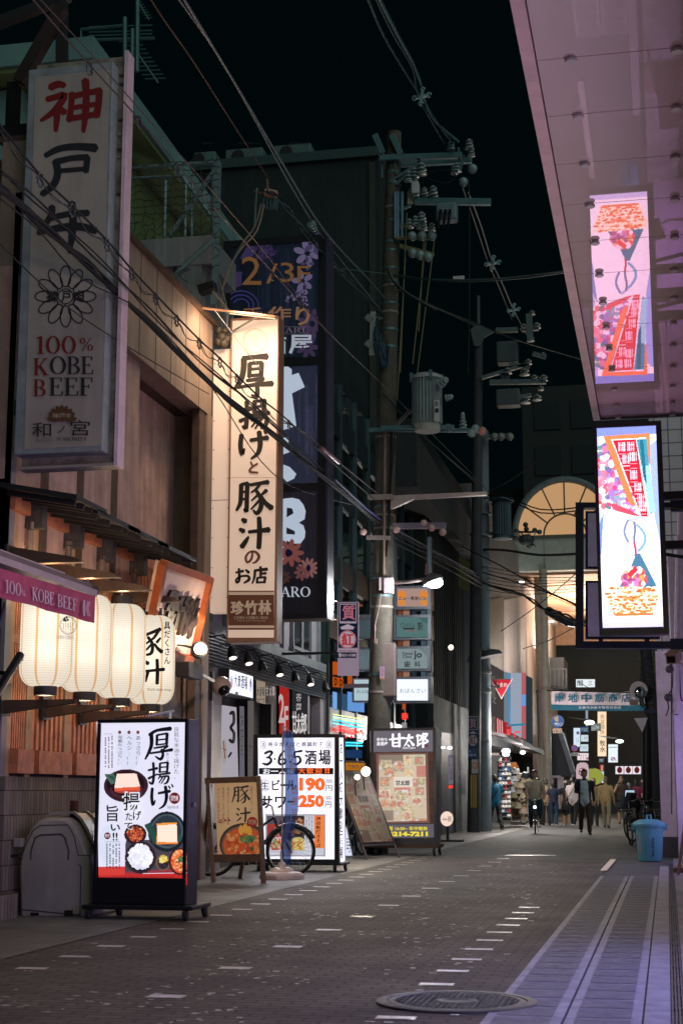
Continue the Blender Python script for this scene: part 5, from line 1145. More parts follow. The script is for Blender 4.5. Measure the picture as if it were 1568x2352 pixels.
a.text('太', 880, 1780, 915, 1840, FW, 0.); a.text('郎', 862, 1960, 890, 2010, FW, 0.)
a.build('lettering', rt)

# ================================================================ big white light box with the prices
Y3 = 21.9
rt = T('light_box_sign', 'large white price light box on casters behind the blue flag', 'sign', (-5.1, Y3, 0))
p = at(*ZG(552, 945), Y=Y3); q = at(*ZG(1302, 2110), Y=Y3); xl, xr = p.x, q.x; zt = at(*ZG(1300, 935), Y=Y3).z
b = MB(); SB = C(30, 34, 36, .4); TH = .48
b.box((xl+.02, Y3+.02, .16), (xr-.02, Y3+TH-.02, zt-.01), SB)
for x_ in (xl, xr-.06):
    for y_ in (Y3-.01, Y3+TH-.06): b.box((x_, y_, .13), (x_+.06, y_+.06, zt), SB)
for z_ in (.13, zt-.05):
    b.box((xl+.061, Y3-.008, z_), (xr-.061, Y3+.05, z_+.05), SB); b.box((xr-.052, Y3+.051, z_), (xr-.002, Y3+TH-.061, z_+.05), SB)
b.box((xl-.03, Y3-.05, .10), (xr+.05, Y3+TH+.05, .129), SB); b.build('cabinet', rt)
for x_, y_ in ((xl+.1, Y3), (xr-.05, Y3), (xr, Y3+TH), (xl+.1, Y3+TH)): b = MB(); caster(b, (x_, y_, 0), RUBBER, .045); b.build('caster', rt, True)
WL = emit('tube_lit_face', S(244, 240, 255), 1.35, .31); OR = L(240, 105, 45, 1.15); IK = C(34, 32, 36, .6, var=0)
a = front(Y3+.015, ZG, .01); a.poly([(590, 970), (1266, 968), (1280, 2072), (600, 2075)], WL); a.up(.004)
for x in (635, 1216): a.ring(x, 1030, 25, 33, 3, C(150, 60, 60)); a.text('酒', x-14, 1012, x+14, 1048, C(170, 70, 70), .0)
for i, ch in enumerate('格安焼そばと鉄鍋餃子'): a.text(ch, 682+49*i, 1006, 722+49*i, 1046, IK, .02)
a.strokes([([(650, 1108), (690, 1090), (715, 1100), (690, 1135), (665, 1145)], [20, 22, 24, 16, 10]), ([(668, 1142), (700, 1150), (705, 1180), (670, 1205), (632, 1195)], [14, 20, 24, 24, 14]), ([(732, 1152), (745, 1160)], [14, 16]),
 ([(820, 1085), (785, 1130), (775, 1190), (805, 1205), (835, 1180), (815, 1155), (785, 1165)], [16, 22, 24, 20, 22, 16, 10]), ([(868, 1175), (880, 1185)], [14, 16]), ([(915, 1095), (978, 1085)], [16, 22]), ([(918, 1095), (908, 1140), (950, 1135), (965, 1175), (930, 1205), (900, 1198)], [18, 16, 20, 24, 20, 12])], IK)
a.text('酒', 1006, 1080, 1106, 1206, IK, .05); a.text('場', 1126, 1076, 1230, 1206, IK, .05)
a.rect(598, 1236, 1255, 1292, IK); a.up()
for i, ch in enumerate('お一人様'): a.text(ch, 636+70*i, 1243 if ch != '一' else 1260, 698+70*i, 1288 if ch != '一' else 1268, L(235, 235, 245, 1.1), .05)
for i, ch in enumerate('大歓迎'): a.text(ch, 945+74*i, 1233, 1008+74*i, 1288, OR, .05)
a.text('!!', 1178, 1232, 1222, 1284, OR, .05)
a.ring(650, 1390, 44, 50, 3, C(120, 110, 110)); a.text('生', 618, 1355, 684, 1425, IK, .01); a.text('ビ', 714, 1340, 782, 1432, IK, .05); a.rect(788, 1378, 905, 1396, IK); a.text('ル', 845, 1345, 930, 1430, IK, .05)
a.text('190', 952, 1320, 1184, 1442, OR, .06); a.text('円', 1188, 1388, 1246, 1440, IK, .0)
a.text('サ', 620, 1482, 716, 1592, IK, .05); a.text('ワ', 742, 1490, 836, 1590, IK, .05); a.text('ー', 850, 1525, 905, 1542, IK, .02)
a.text('250', 946, 1472, 1174, 1586, OR, .06); a.text('円', 1184, 1532, 1236, 1586, IK, .0)
for y in (1336, 1484): a.lines(1190, y, 1248, y+32, 2, C(190, 185, 195), .6, False, y)
a.build('front_face', rt)
a = front(Y3+.015, ZG, .016); GY = L(150, 152, 160, .9)
a.rect(658, 1645, 1184, 2018, GY); a.up(); a.rect(672, 1655, 1172, 2008, L(200, 200, 212, 1.)); a.up()
a.rect(1086, 1655, 1176, 1945, L(238, 130, 70, 1.)); a.up(); a.col('渋谷新焼きそば', 1100, 1662, 1145, 1940, C(70, 30, 20), .02); a.lines(1010, 1665, 1080, 1930, 3, C(130, 130, 140), .3, True, 5)
a.build('inset_poster', rt)
pc = Pic(52, 50, (70, 56, 60)); pc.rect(0, 0, 1, .35, (90, 84, 96)); pc.ell(.72, .3, .4, .36, (40, 34, 38)); pc.inell(140, (.74, .28, .26, .24), [(150, 90, 60), (90, 50, 40), (200, 150, 110), (110, 60, 40)], .05, 1); pc.rect(0, .25, .4, .62, (170, 60, 56)); pc.ell(.3, .86, .34, .24, (220, 190, 200)); pc.inell(110, (.3, .84, .24, .17), [(210, 120, 90), (100, 150, 80), (230, 190, 150), (180, 70, 60)], .04, 2); pc.ell(.82, .84, .26, .22, (205, 190, 120)); pc.inell(80, (.82, .84, .2, .16), [(230, 205, 90), (240, 220, 150), (190, 110, 60)], .04, 3); pc.noise(.1)
pc.mesh([(670, 1658), (1000, 1658), (1000, 1962), (672, 1962)], a, screen('inset_photo', .75, .3), .004).build('photo', rt)
a = side(xr-.012, ZG, .012); a.poly([(1304, 968), (1343, 968), (1362, 2058), (1318, 2068)], WL); a.up(.003)
a.col('お一人様大歓迎酒場', 1310, 1000, 1340, 2040, IK, .03); a.build('side_face', rt)
lamp('box_light', 'AREA', (xl*.5+xr*.5, Y3-.06, 1.1), 20, (.95, .93, 1.), rt, 1.1, ((xl+xr)/2, Y3-3, .6))

# ================================================================ small lit leaf sign behind it, leaning menu board, wooden framed menu stand
rt = T('pavement_sign', 'small lit folding sign peeping out behind the white light box', 'sign', at(*ZJ(235, 2040), Z=0))
yq = at(*ZJ(250, 2030), Z=0).y
a = front(yq, ZJ, 0.); MB().prism([a.P(200, 1740), a.P(212, 1740), a.P(268, 2030), a.P(200, 2040)], (0, .08, 0), C(180, 180, 185)).build('leaf', rt)
a.l = .01; a.poly([(202, 1760), (212, 1760), (262, 2010), (202, 2010)], L(215, 220, 240, 1.1)); a.up(); a.lines(215, 1850, 245, 1990, 5, C(90, 120, 90), .5, False, 3); a.build('face', rt)
MB().bar(a.P(240, 2035), a.P(262, 2070), .03, .03, DARK).bar(a.P(205, 2035), a.P(205, 2070), .03, .03, DARK).build('leg', rt)

BL = at(843, 1975, Z=0); BR_ = at(917, 1971, Z=0)
rt = T('menu_board', 'leaning pavement menu board of food photographs with two clip lamps', 'menu board', BL)
e = (BR_-BL); upv = Vector((-.60, .45, 1.35)); p_bl = BL+upv*.17; p_br = BR_+upv*.17
nrm = e.cross(upv).normalized()
if nrm.y > 0: nrm = -nrm
p_tl = BL+upv*1.22; p_tr = BR_+upv*1.22
b = MB(); AL = C(120, 112, 112, .35, .6)
for s_, e_ in ((p_bl, p_br), (p_br, p_tr), (p_tr, p_tl), (p_tl, p_bl)): b.bar(s_, e_, .035, .03, C(52, 46, 46, .4), nrm)
b.prism([p_bl, p_br, p_tr, p_tl], -nrm*.015, C(50, 42, 42)); b.build('panel', rt)
b = MB()
for q_, f_ in ((p_bl, BL), (p_br, BR_)): b.bar(q_, f_, .03, .03, AL)
for q_ in (p_tl, p_tr): f_ = q_+Vector((-.25, .5, 0)); f_.z = 0; b.bar(q_-upv*.1-nrm*.03, f_, .03, .03, AL)
b.build('leg', rt)
def menu_pic(seed, warm=1.):
    pc = Pic(86, 124, (212, 196, 168)); g = random.Random(seed)
    pc.rect(0, 0, .52, .14, (64, 44, 40)); pc.rect(.52, 0, 1, .14, (205, 205, 170)); pc.rect(.8, .17, 1, .34, (190, 60, 64)); pc.rect(.32, .49, .66, .56, (205, 70, 70)); pc.rect(0, .83, .3, .98, (110, 84, 72)); pc.rect(.62, .965, 1, 1, (220, 110, 60)); pc.rect(.45, .84, .72, .97, (200, 180, 90))
    for cx, cy, r_ in [(.15, .16, .15), (.42, .16, .13), (.62, .1, .1), (.86, .09, .1), (.65, .28, .13), (.12, .4, .11), (.3, .34, .07), (.75, .42, .1), (.9, .4, .08), (.12, .6, .14), (.48, .62, .15), (.86, .55, .1), (.12, .73, .12), (.3, .74, .1), (.56, .8, .13), (.8, .7, .1), (.45, .74, .1), (.58, .92, .12), (.2, .25, .1)]:
        r_ *= .8; pc.rect(cx-r_*1.1, cy-r_*.75, cx+r_*1.1, cy+r_*.75, g.choice([(236, 226, 206), (205, 190, 160), (225, 215, 205), (120, 96, 80)]), .8); pc.ell(cx, cy, r_, r_*.62, g.choice([(238, 228, 210), (225, 210, 190), (200, 180, 150), (60, 46, 44)])); pc.inell(70, (cx, cy, r_*.75, r_*.45), g.choice([[(215, 120, 80), (235, 170, 120), (190, 80, 60)], [(225, 190, 120), (200, 150, 90), (235, 215, 170)], [(120, 140, 90), (200, 170, 110), (235, 220, 190)], [(200, 90, 80), (230, 190, 170), (180, 60, 56)]]), .035, g.randint(0, 99))
    for k in range(16): pc.ell(g.random(), g.random(), .035, .024, g.choice([(235, 235, 240), (220, 225, 235), (210, 60, 60)]))
    for k in range(70): x = g.random(); y = g.random(); pc.rect(x, y, x+.07, y+.009, g.choice([(90, 70, 60), (170, 60, 50), (120, 110, 100)]), .6)
    pc.rect(.31, .33, .72, .48, (236, 230, 224)); pc.noise(.08); pc.a = pc.a*.66+np.array(S(226, 208, 186))*.30; return pc
def bl(u, v): return (p_tl*(1-u)+p_tr*u)*(1-v)+(p_bl*(1-u)+p_br*u)*v
class Uv(Art):
    def P(s, x, y, extra=0.): return bl(x, y)+nrm*(.02+s.l+extra)
a = Uv((0, 0, 0), nrm, ZP, 0.); pc = menu_pic(3)
pc.mesh([(.04, .12), (.96, .12), (.96, .97), (.04, .97)], a, screen('menu_print', .0, .24, .25)).build('menu_sheet', rt)
a.l = .004; a.poly([(.04, .115), (.96, .115), (.96, .02), (.04, .02)], L(235, 150, 30, .5)); a.up(); a.text('朝まで飲める', .12, .04, .9, .1, C(110, 40, 20), .02)
for i, ch in enumerate('甘太郎'): a.text(ch, .36+.11*i, .42, .45+.11*i, .5, C(40, 30, 28), .05)
a.build('print', rt)
for (x, y, r_) in ((840, 1772, .085), (820, 1785, .05)):
    c = at(x, y, Y=25.9); q_ = MB(); q_.ball(c, r_*.9, L(255, 235, 205, 9.), 16, 10); q_.build('lamp_bulb', rt, True); MB().tube([c+Vector((0, .03, 0)), c+Vector((-.1, .3, -.12)), c+Vector((-.12, .5, -.3))], .012, BLACK, 6).build('lamp_arm', rt)
    lamp('clip_light', 'POINT', c+Vector((.05, -.15, 0)), 30, (1, .82, .6), rt, .08)

YM = 27.9
rt = T('menu_stand', 'tall lit menu stand with wood panel, phone number and white lettering beside the utility pole', 'menu stand', (-4.7, YM, 0))
p = at(*ZJ(400, 885), Y=YM); q = at(*ZJ(1010, 1880), Y=YM); xl, xr = p.x+.06, q.x; zt = p.z
b = MB(); ST = C(105, 104, 106, .35, .4)
b.box((xl, YM+.02, .2), (xr, YM+.5, zt), ST)
for (a_, c_) in [((xl, .2), (xl+.05, zt)), ((xr-.05, .2), (xr, zt)), ((xl+.051, zt-.045), (xr-.051, zt)), ((xl+.051, .2), (xr-.051, at(900, 1926.5, Y=YM).z))]: b.box((a_[0], YM-.02, a_[1]), (c_[0], YM+.019, c_[1]), C(70, 70, 74, .4, .3))
b.box((xl-.02, YM-.06, .14), (xr+.04, YM+.56, .199), C(70, 48, 36)); b.build('cabinet', rt)
for x_, y_ in ((xl+.08, YM), (xr-.05, YM), (xr-.02, YM+.5), (xl+.08, YM+.5)): b = MB(); caster(b, (x_, y_, 0), RUBBER, .06); b.build('caster', rt, True)
a = front(YM, ZJ, .004)
a.poly([(418, 910), (990, 900), (996, 1090), (422, 1097)], L(118, 112, 122, .85)); a.poly([(424, 1735), (1000, 1730), (1004, 1850), (428, 1856)], L(105, 100, 112, .85)); 
WDP = C(120, 84, 70, .6, scale=9)
for k in range(8): a.poly([(422, 1100+79*k), (998, 1093+79*k), (999, 1093+79*(k+1)-2), (423, 1100+79*(k+1)-2)], C(118-(k % 3)*14, 84-(k % 2)*10, 70, .6, scale=9))
a.up(); a.poly([(475, 1108), (930, 1100), (945, 1722), (485, 1730)], L(165, 120, 112, .5)); a.up()
WA = L(248, 246, 252, 1.25); YE = L(245, 225, 60, 1.)
a.strokes([([(590, 985), (720, 970)], [14, 20]), ([(622, 935), (622, 1040)], [20, 18]), ([(678, 932), (680, 1050)], [22, 20]), ([(625, 1015), (680, 1010)], 12), ([(622, 1045), (682, 1042)], 14), ([(725, 975), (800, 965)], [14, 20]), ([(765, 940), (755, 990), (722, 1045)], [22, 18, 8]), ([(765, 985), (805, 1035)], [10, 26]), ([(750, 1030), (768, 1045)], [12, 16]),
 ([(840, 940), (845, 1040)], [16, 16]), ([(828, 955), (870, 950), (866, 990), (842, 990)], [14, 16, 14, 10]), ([(835, 1040), (875, 1015)], 14), ([(890, 930), (888, 1055)], [20, 18]), ([(890, 938), (925, 935), (905, 975), (930, 1000), (895, 1020)], [14, 20, 14, 20, 12])], WA)
a.text('手作り', 478, 970, 572, 1002, WA, .03); a.text('居酒屋', 480, 1006, 576, 1038, WA, .03); a.serif('AMATARO', 704, 1050, 820, 1068, WA); a.rect(908, 1032, 930, 1052, C(200, 60, 50))
a.text('24時間 16:00~ 年中無休', 500, 1752, 928, 1788, YE, .04); a.text('06-6214-7211', 470, 1796, 930, 1840, YE, .06)
a.build('face', rt)
a.l = .012; pc = menu_pic(3); pc.mesh([(498, 1122), (908, 1116), (922, 1702), (500, 1712)], a, screen('menu_lit', .8, .3)).build('menu_sheet', rt)
a = front(YM, ZJ, .02)
for i, ch in enumerate('甘太郎'): a.text(ch, 646+42*i, 1345, 686+42*i, 1390, C(40, 28, 26), .05)
a.build('menu_print', rt)
lamp('stand_light', 'AREA', ((xl+xr)/2, YM-.06, 1.3), 9, (1, .9, .8), rt, 1., ((xl+xr)/2, YM-3, .6))
bk2 = bicycle('dark bicycle parked behind the leaning menu board', True, (40, 38, 36), spk=16); bk2.location = (-5.5, 27.3, 0); bk2.rotation_euler = (0, 0, R(76))
# ================================================================ utility poles
M_CONC = mat('pole_concrete', (.105, .09, .07), .85, var=.25, scale=5, bump=.2)
GALV = C(95, 128, 132, .45, .4); PORC = C(132, 152, 149, .3); PORCB = C(120, 118, 112, .4); WIRE = C(15, 16, 17, .8, var=0)
YP = 28.8
def insul(b, c, r=.07, n=3, ax=(0, 0, 1), m=None):
    pr = []
    for k in range(n): z = k*r*.75; pr += [(r*.45, z), (r*(1-.12*k), z+r*.12), (r*(.9-.12*k), z+r*.35), (r*.4, z+r*.5)]
    b.lathe(c, pr+[(r*.2, n*r*.75)], m or PORC, 14, ax)
def pz(x, y, dy=0.): return at(*ZH(x, y), Y=YP+dy)
def pi_(x, y, dy=0.): return at(*ZI(x, y), Y=YP+dy)
pbase = at(862, 1930, Y=YP); pbase.z = 0; ptop = at(905, 305, Y=YP)
rt = T('utility_pole', 'tall concrete utility pole crowded with crossarms beside the lit menu stand', 'utility pole', pbase)
b = MB(); b.tube([pbase, pbase.lerp(ptop, .4), ptop], [.235, .20, .145], M_CONC, 20); b.build('shaft', rt, True)
b = MB()
def pole_at(y):  # point of the shaft at photo height y
    t = (1930-y)/(1930-305.); return pbase.lerp(ptop, max(0, min(1, (at(880, y, Y=YP).z)/ptop.z)))
for y_ in (400, 425, 480, 512, 560, 580, 620, 650, 660, 700, 720, 760, 800, 1005, 1145, 1165, 1185, 1215, 1330, 1370, 1395, 1550, 1590, 1690):
    c = pole_at(y_); r_ = .24-.095*c.z/ptop.z; b.lathe(c, [(r_, -.02), (r_+.006, -.02), (r_+.006, .02), (r_, .02)], GALV if y_ % 3 else C(150, 140, 130), 20)
split_build(b, 'band', rt, smooth=True)
def arm(p0, p1, w_=.09, m=GALV, dy=-.2, nm='crossarm'): return MB().bar(pz(*p0, dy), pz(*p1, dy), w_, w_, m).build(nm, rt, bevel=.006)
arm((255, 332), (815, 312), .11); arm((400, 372), (880, 345), .11, dy=.1); arm((490, 622), (1008, 628), .12); arm((225, 175), (280, 300), .12); arm((340, 175), (400, 308), .12)
arm((360, 870), (628, 872), .06, C(120, 110, 70)); arm((395, 925), (622, 985), .08, C(125, 120, 80)); arm((390, 800), (545, 740), .06, C(120, 110, 80)); arm((390, 685), (470, 650), .05)
b = MB()
for (p0, p1) in [((275, 300), (275, 460)), ((350, 300), (372, 440)), ((330, 490), (470, 395)), ((370, 510), (530, 350)), ((790, 260), (800, 420)), ((800, 420), (830, 310))]: b.bar(pz(*p0, -.15), pz(*p1, -.15), .04, .04, GALV)
for x in (362, 378, 408): b.tube([pz(x, 560, -.2), pz(x, 870, -.2)], .035, C(90, 130, 150, .4), 8)
for x in (455, 475): b.bar(pz(x, 560, -.2), pz(x, 640, -.2), .05, .05, C(190, 175, 150))
split_build(b, 'brace', rt)
for (x, y, s_) in [(740, 270, .09), (862, 262, .10), (876, 310, .08), (780, 415, .09), (760, 430, .08), (452, 478, .1), (492, 455, .1), (538, 435, .12), (495, 500, .07), (560, 575, .08), (618, 578, .1), (500, 590, .08), (470, 575, .07), (540, 755, .1), (500, 775, .09), (458, 795, .09), (525, 800, .07), (555, 810, .08), (608, 815, .08)]:
    b = MB(); insul(b, pz(x, y+10, -.25), s_, 3); b.build('insulator', rt, True)
for (x, y) in [(475, 858), (543, 857), (611, 855), (822, 492), (884, 402), (478, 972), (530, 985), (583, 998)]:
    b = MB(); b.ball(pz(x, y, -.3), .095, PORC, 12, 8); b.build('insulator', rt, True)
b = MB(); b.bar(pz(475, 540, -.25), pz(525, 535, -.25), .2, .25, C(185, 190, 190)); b.build('cutout_box', rt, bevel=.02)
b = MB(); q = pz(712, 705, -.4); b.box((q.x-.2, q.y-.15, q.z-.17), (q.x+.2, q.y+.15, q.z+.18), C(110, 130, 138)); b.build('switch_box', rt, bevel=.04)
for x in (672, 705, 735): b = MB(); insul(b, pz(x, 690, -.58), .045, 2, (0, -1, .4)); b.tube([pz(x, 675, -.7), pz(x-10, 740, -.6), pz(x-20, 800, -.5)], .03, BLACK, 6); b.build('bushing', rt, True)
b = MB(); b.bar(pz(214, 1370, -.2), pz(205, 1660, -.2), .1, .06, C(165, 170, 165))
for y_ in (1400, 1575): b.bar(pz(170, y_, -.2), pz(205, y_+30, -.2), .12, .12, C(140, 145, 140)); b.tube([pz(205, y_, -.15), pz(300, y_+20, -.1)], .02, GALV, 6)
b.build('terminal_strip', rt)
b = MB(); g = random.Random(8)
for k in range(9):
    b.tube([pz(x+g.uniform(-12, 12), y, -.28) for x, y in smooth2([(235, 1440+k*6), (225+k*6, 1560), (250+k*6, 1680), (300, 1740), (312, 1560+k*12)])], .012, C(30, 70, 95, .5) if k % 3 else WIRE, 5)
b.tube([pz(x, y, -.3) for x, y in smooth2([(318, 1075), (350, 1160), (450, 1250), (640, 1360)])], .03, BLACK, 6)
b.tube([pz(x, y, -.3) for x, y in smooth2([(580, 470), (700, 500), (770, 460), (740, 420), (650, 410), (570, 440)])], .015, WIRE, 5)
for (x0, y0, x1, y1) in [(440, 700, 395, 1780), (555, 890, 520, 1500), (628, 870, 510, 1790), (570, 890, 480, 1720), (430, 1000, 375, 1960)]: b.tube([pz(x0, y0, -.3), pz(x1, y1, -.3)], .012, C(120, 110, 75), 5)
b.tube([pi_(555, 170, -.22), pi_(545, 1060, -.24), pi_(540, 1480, -.24)], .03, C(135, 110, 95), 6); b.tube([pi_(610, 200, -.22), pi_(590, 1000, -.24), pi_(560, 1300, -.22)], .025, WIRE, 6); b.tube([pi_(520, 1620, -.26), pi_(500, 1750, -.26), pi_(465, 1900, -.28), pi_(465, 2060, -.28)], .012, C(140, 110, 100), 5)
b.tube([pi_(640, 200, -.3), pi_(620, 480, -.3), pi_(600, 700, -.3)], .012, WIRE, 5)
b.build('cable', rt)
b = MB(); q = pi_(525, 1540, -.3); q2 = pi_(590, 1560, -.3); b.box((pi_(503, 1540, -.3).x, q.y-.06, pi_(525, 1598, -.3).z), (pi_(545, 1540, -.3).x, q.y+.06, pi_(525, 1485, -.3).z), C(185, 165, 170)); b.box((pi_(549, 1540, -.3).x, q.y-.1, pi_(590, 1627, -.3).z), (pi_(628, 1540, -.3).x, q.y+.06, pi_(590, 1490, -.3).z), C(185, 165, 170)); b.build('junction_box', rt, bevel=.01)
a = front(YP-.27, ZJ, 0.); a.text('81', 450, 92, 485, 138, C(190, 165, 145), .03); a.poly([(505, 340), (550, 340), (548, 450), (507, 450)], C(175, 150, 175)); a.up(); a.lines(510, 350, 545, 430, 3, C(150, 40, 90), .5, True, 4); a.rect(512, 440, 545, 452, C(200, 140, 40)); a.build('sticker', rt)
b = MB(); q = at(*ZJ(585, 370), Y=YP-.1); b.box((q.x-.14, q.y-.1, q.z-.5), (q.x+.14, q.y+.1, q.z+.5), C(120, 105, 100)); b.build('meter_box', rt, bevel=.02)
# arms lower on the pole
b = MB(); b.prism([pi_(600, 758, -.25), pi_(1450, 722, -.25), pi_(1450, 752, -.25), pi_(800, 790, -.25), pi_(600, 880, -.25)], (0, .12, 0), C(185, 165, 155, .4)); b.bar(pi_(400, 775, -.28), pi_(625, 770, -.28), .08, .1, C(150, 135, 125)); b.build('cantilever_arm', rt, bevel=.006)
b = MB(); b.bar(pi_(630, 1030, -.25), pi_(1088, 1025, -.25), .16, .1, C(135, 120, 135)); b.bar(pi_(390, 1130, -.25), pi_(600, 1135, -.25), .05, .08, C(140, 125, 120)); b.build('crossarm', rt)
for x, y in ((895, 1005), (965, 1045), (1062, 1085), (655, 1060), (360, 1080)): b = MB(); b.ball(pi_(x, y, -.3), .07, C(215, 175, 165), 10, 8); b.build('insulator', rt, True)
b = MB(); b.bar(pi_(415, 178, -.25), pi_(1430, 185, -.25), .07, .07, GALV); b.bar(pi_(640, 150, -.25), pi_(780, 0, -.25), .08, .06, C(95, 90, 88)); b.build('crossarm', rt)
for x, y in ((1110, 165), (1350, 170), (1410, 190), (1318, 205)): b = MB(); b.ball(pi_(x, y, -.3), .085, PORC if x < 1400 else C(190, 130, 115), 12, 8); b.build('insulator', rt, True)
b = MB(); insul(b, pi_(1240, 175, -.25), .09, 5); b.build('insulator', rt, True)
# transformer can
tc = pi_(925, 130, -.5); tt = pz(575, 1830, -.5); h = tt.z-tc.z
rt = T('transformer', 'grey ribbed transformer can hung on the nearer utility pole', 'transformer', tc)
b = MB(); rr_ = .29; n = 56; vs = []; 
for z in (0, h):
    for k in range(n): t = 2*math.pi*k/n; r_ = rr_*(1.0 if k % 2 else .93); vs.append(tc+Vector((r_*math.cos(t), r_*math.sin(t), z)))
b.add(vs, [[k, (k+1) % n, n+(k+1) % n, n+k] for k in range(n)]+[list(range(n))[::-1], list(range(n, 2*n))], C(108, 122, 121, .5)); b.lathe(tc, [(.24, -.14), (.25, 0), (.25, .01)], C(170, 170, 160), 28); b.build('tank', rt)
b = MB(); b.lathe(tc+Vector((0, 0, h)), [(rr_+.03, 0), (rr_+.03, .05), (rr_*.8, .1), (.1, .13)], C(160, 160, 158), 28)
for k in range(4): t = k*1.57+.4; b.box(tc+Vector((.3*math.cos(t)-.03, .3*math.sin(t)-.03, h-.05)), tc+Vector((.3*math.cos(t)+.03, .3*math.sin(t)+.03, h+.12)), GALV)
b.build('lid', rt, True)
b = MB(); insul(b, tc+Vector((.3, -.22, h-.15)), .09, 3, (.6, -.5, .3)); insul(b, tc+Vector((.38, -.1, h-.4)), .07, 3, (.8, -.3, .1)); b.build('bushing', rt, True)
a = front(tc.y-.30, ZH, .0); a.poly([(625, 1965), (660, 1965), (660, 2110), (625, 2110)], C(190, 185, 180)); a.up(); a.text('5', 628, 1975, 655, 2005, INK, .02); a.text('1', 630, 2020, 655, 2050, INK, .02); a.build('plate', rt)
MB().bar(tc+Vector((-.9, .1, .0)), tc+Vector((.5, .1, -.05)), .07, .07, GALV).build('bracket', rt)
# street lamp on the pole
lh = pi_(985, 1530, -.9)
rt = T('street_lamp', 'bright white street lamp on an arm from the utility pole', 'street lamp', lh)
MB().tube([pi_(630, 1530, -.2), pi_(760, 1520, -.5), pi_(915, 1497, -.9)], .035, C(130, 115, 110), 8).build('arm', rt, True)
ax = Vector((-.38, 0, .92)); b = MB(); b.lathe(lh+Vector((-.02, 0, .02)), [(.2, -.01), (.19, .05), (.11, .12), (.04, .16)], C(90, 88, 88), 20, ax); b.bar(lh+Vector((-.14, 0, .15)), lh+Vector((-.12, 0, .36)), .05, .05, C(150, 120, 115)); b.build('shade', rt, True)
MB().ball(lh, (.17, .14, .10), L(235, 245, 255, 14.), 18, 10).build('bulb', rt, True)
lamp('street_light', 'POINT', lh-Vector((0, .1, .25)), 270, (.94, .97, 1.), rt, .15)

# second pair of poles, further down
YQ = 46
rt = T('utility_pole', 'darker far utility pole with pawnbroker stickers and a striped guard', 'utility pole', at(1087, 1912, Z=0)); pq_ = at(1087, 1905, Y=YQ-1); pq_.z = 0
t2 = at(1097, 680, Y=YQ-1)
b = MB(); b.tube([pq_, at(1098, 750, Y=YQ-1)], [.19, .14], C(62, 60, 64, .8), 16); b.tube([at(1097.5, 755, Y=YQ-1), t2], .06, C(70, 78, 78), 10); b.build('shaft', rt, True)
def px(x, y, dy=-1.2): return at(*ZH(x, y), Y=YQ+dy)
def arm2(p0, p1, w_=.1, m=C(95, 108, 108, .5)): MB().bar(px(*p0), px(*p1), w_, w_, m).build('crossarm', rt)
for p0, p1, w_ in [((1040, 1495), (1190, 1490), .14), ((1265, 1385), (1275, 1570), .18), ((1215, 1490), (1330, 1480), .12), ((945, 1815), (1265, 1720), .1), ((1000, 1845), (1380, 1840), .14), ((1130, 1715), (1270, 1745), .1), ((1290, 1650), (1380, 1675), .12), ((1060, 1960), (1280, 1930), .1)]: arm2(p0, p1, w_)
b = MB(); b.prism([px(870, 1490), px(900, 1460), px(940, 1460), px(1030, 1500), px(960, 1540), px(935, 1600), px(895, 1600)], (0, .1, 0), C(80, 92, 92)); b.build('bracket', rt)
b = MB(); b.box(px(1045, 1710), px(1185, 1560)+Vector((0, .5, 0)), C(70, 84, 84)); b.box(px(1070, 1840), px(1130, 1760)+Vector((0, .4, 0)), C(66, 74, 84)); b.build('switch_box', rt, bevel=.03)
for (x, y, s_) in [(1230, 1490, .13), (1318, 1482, .13), (1275, 1570, .12), (1235, 1800, .16), (1120, 1790, .14), (1300, 1832, .12), (1362, 1838, .14), (1345, 1900, .1), (1260, 1725, .12), (1240, 1990, .16), (1320, 1970, .14), (1180, 1955, .13), (1130, 1930, .13), (1360, 1675, .1), (1285, 1390, .1)]: b = MB(); insul(b, px(x, y), s_, 2, m=C(125, 128, 124, .4)); b.build('insulator', rt, True)
b = MB(); q = px(1125, 1950); b.box((q.x-.36, q.y-.2, q.z-.26), (q.x+.36, q.y+.3, q.z+.24), C(72, 80, 84)); b.build('cutout_box', rt, bevel=.05)
a = front(YQ-1.2, ZL, 0.); NV = C(35, 42, 78); WS = C(170, 165, 175)
a.rect(28, 535, 95, 632, WS); a.rect(28, 640, 95, 760, NV); a.rect(25, 765, 95, 835, C(40, 70, 110)); a.up(); a.rect(32, 540, 91, 627, NV); a.up(); a.text('質', 38, 550, 84, 620, C(190, 150, 160), .02); a.poly([(30, 660), (60, 640), (93, 660)], WS); a.ell(60, 708, 32, 40, WS); a.up(); a.text('紅', 36, 678, 84, 738, C(140, 60, 70), .02); a.lines(32, 775, 90, 828, 2, C(150, 165, 190), .5, False, 5)
a.rect(50, 845, 97, 945, WS); a.up(); a.ring(74, 890, 24, 24, 9, C(205, 120, 30)); a.build('sticker', rt)
for x in (44, 60, 76): a = front(YQ-1.2, ZL, 0.); a.rect(x, 955, x+9, 1190, C(185, 150, 50)); a.build('guard_stripe', rt)
rt = T('utility_pole', 'pale smooth pole standing right behind the darker far utility pole', 'utility pole', at(1109, 1905, Z=0)); q0 = at(1110, 1900, Y=YQ); q0.z = 0
b = MB(); b.tube([q0, at(1106, 990, Y=YQ)], [.24, .2], C(112, 120, 130, .7), 18); b.build('shaft', rt, True)
for y_ in (1180, 1230, 1300, 1500, 1545, 1590, 1700): c = at(1109, y_, Y=YQ-.05); MB().lathe(c, [(.23, -.03), (.25, -.03), (.25, .03), (.23, .03)], C(120, 125, 128), 16).build('band', rt)
b = MB(); c0 = at(1106, 985, Y=YQ); b.bar(at(1090, 1005, Y=YQ-.4), at(1170, 1000, Y=YQ-.4), .12, .12, C(110, 120, 120)); b.build('crossarm', rt)
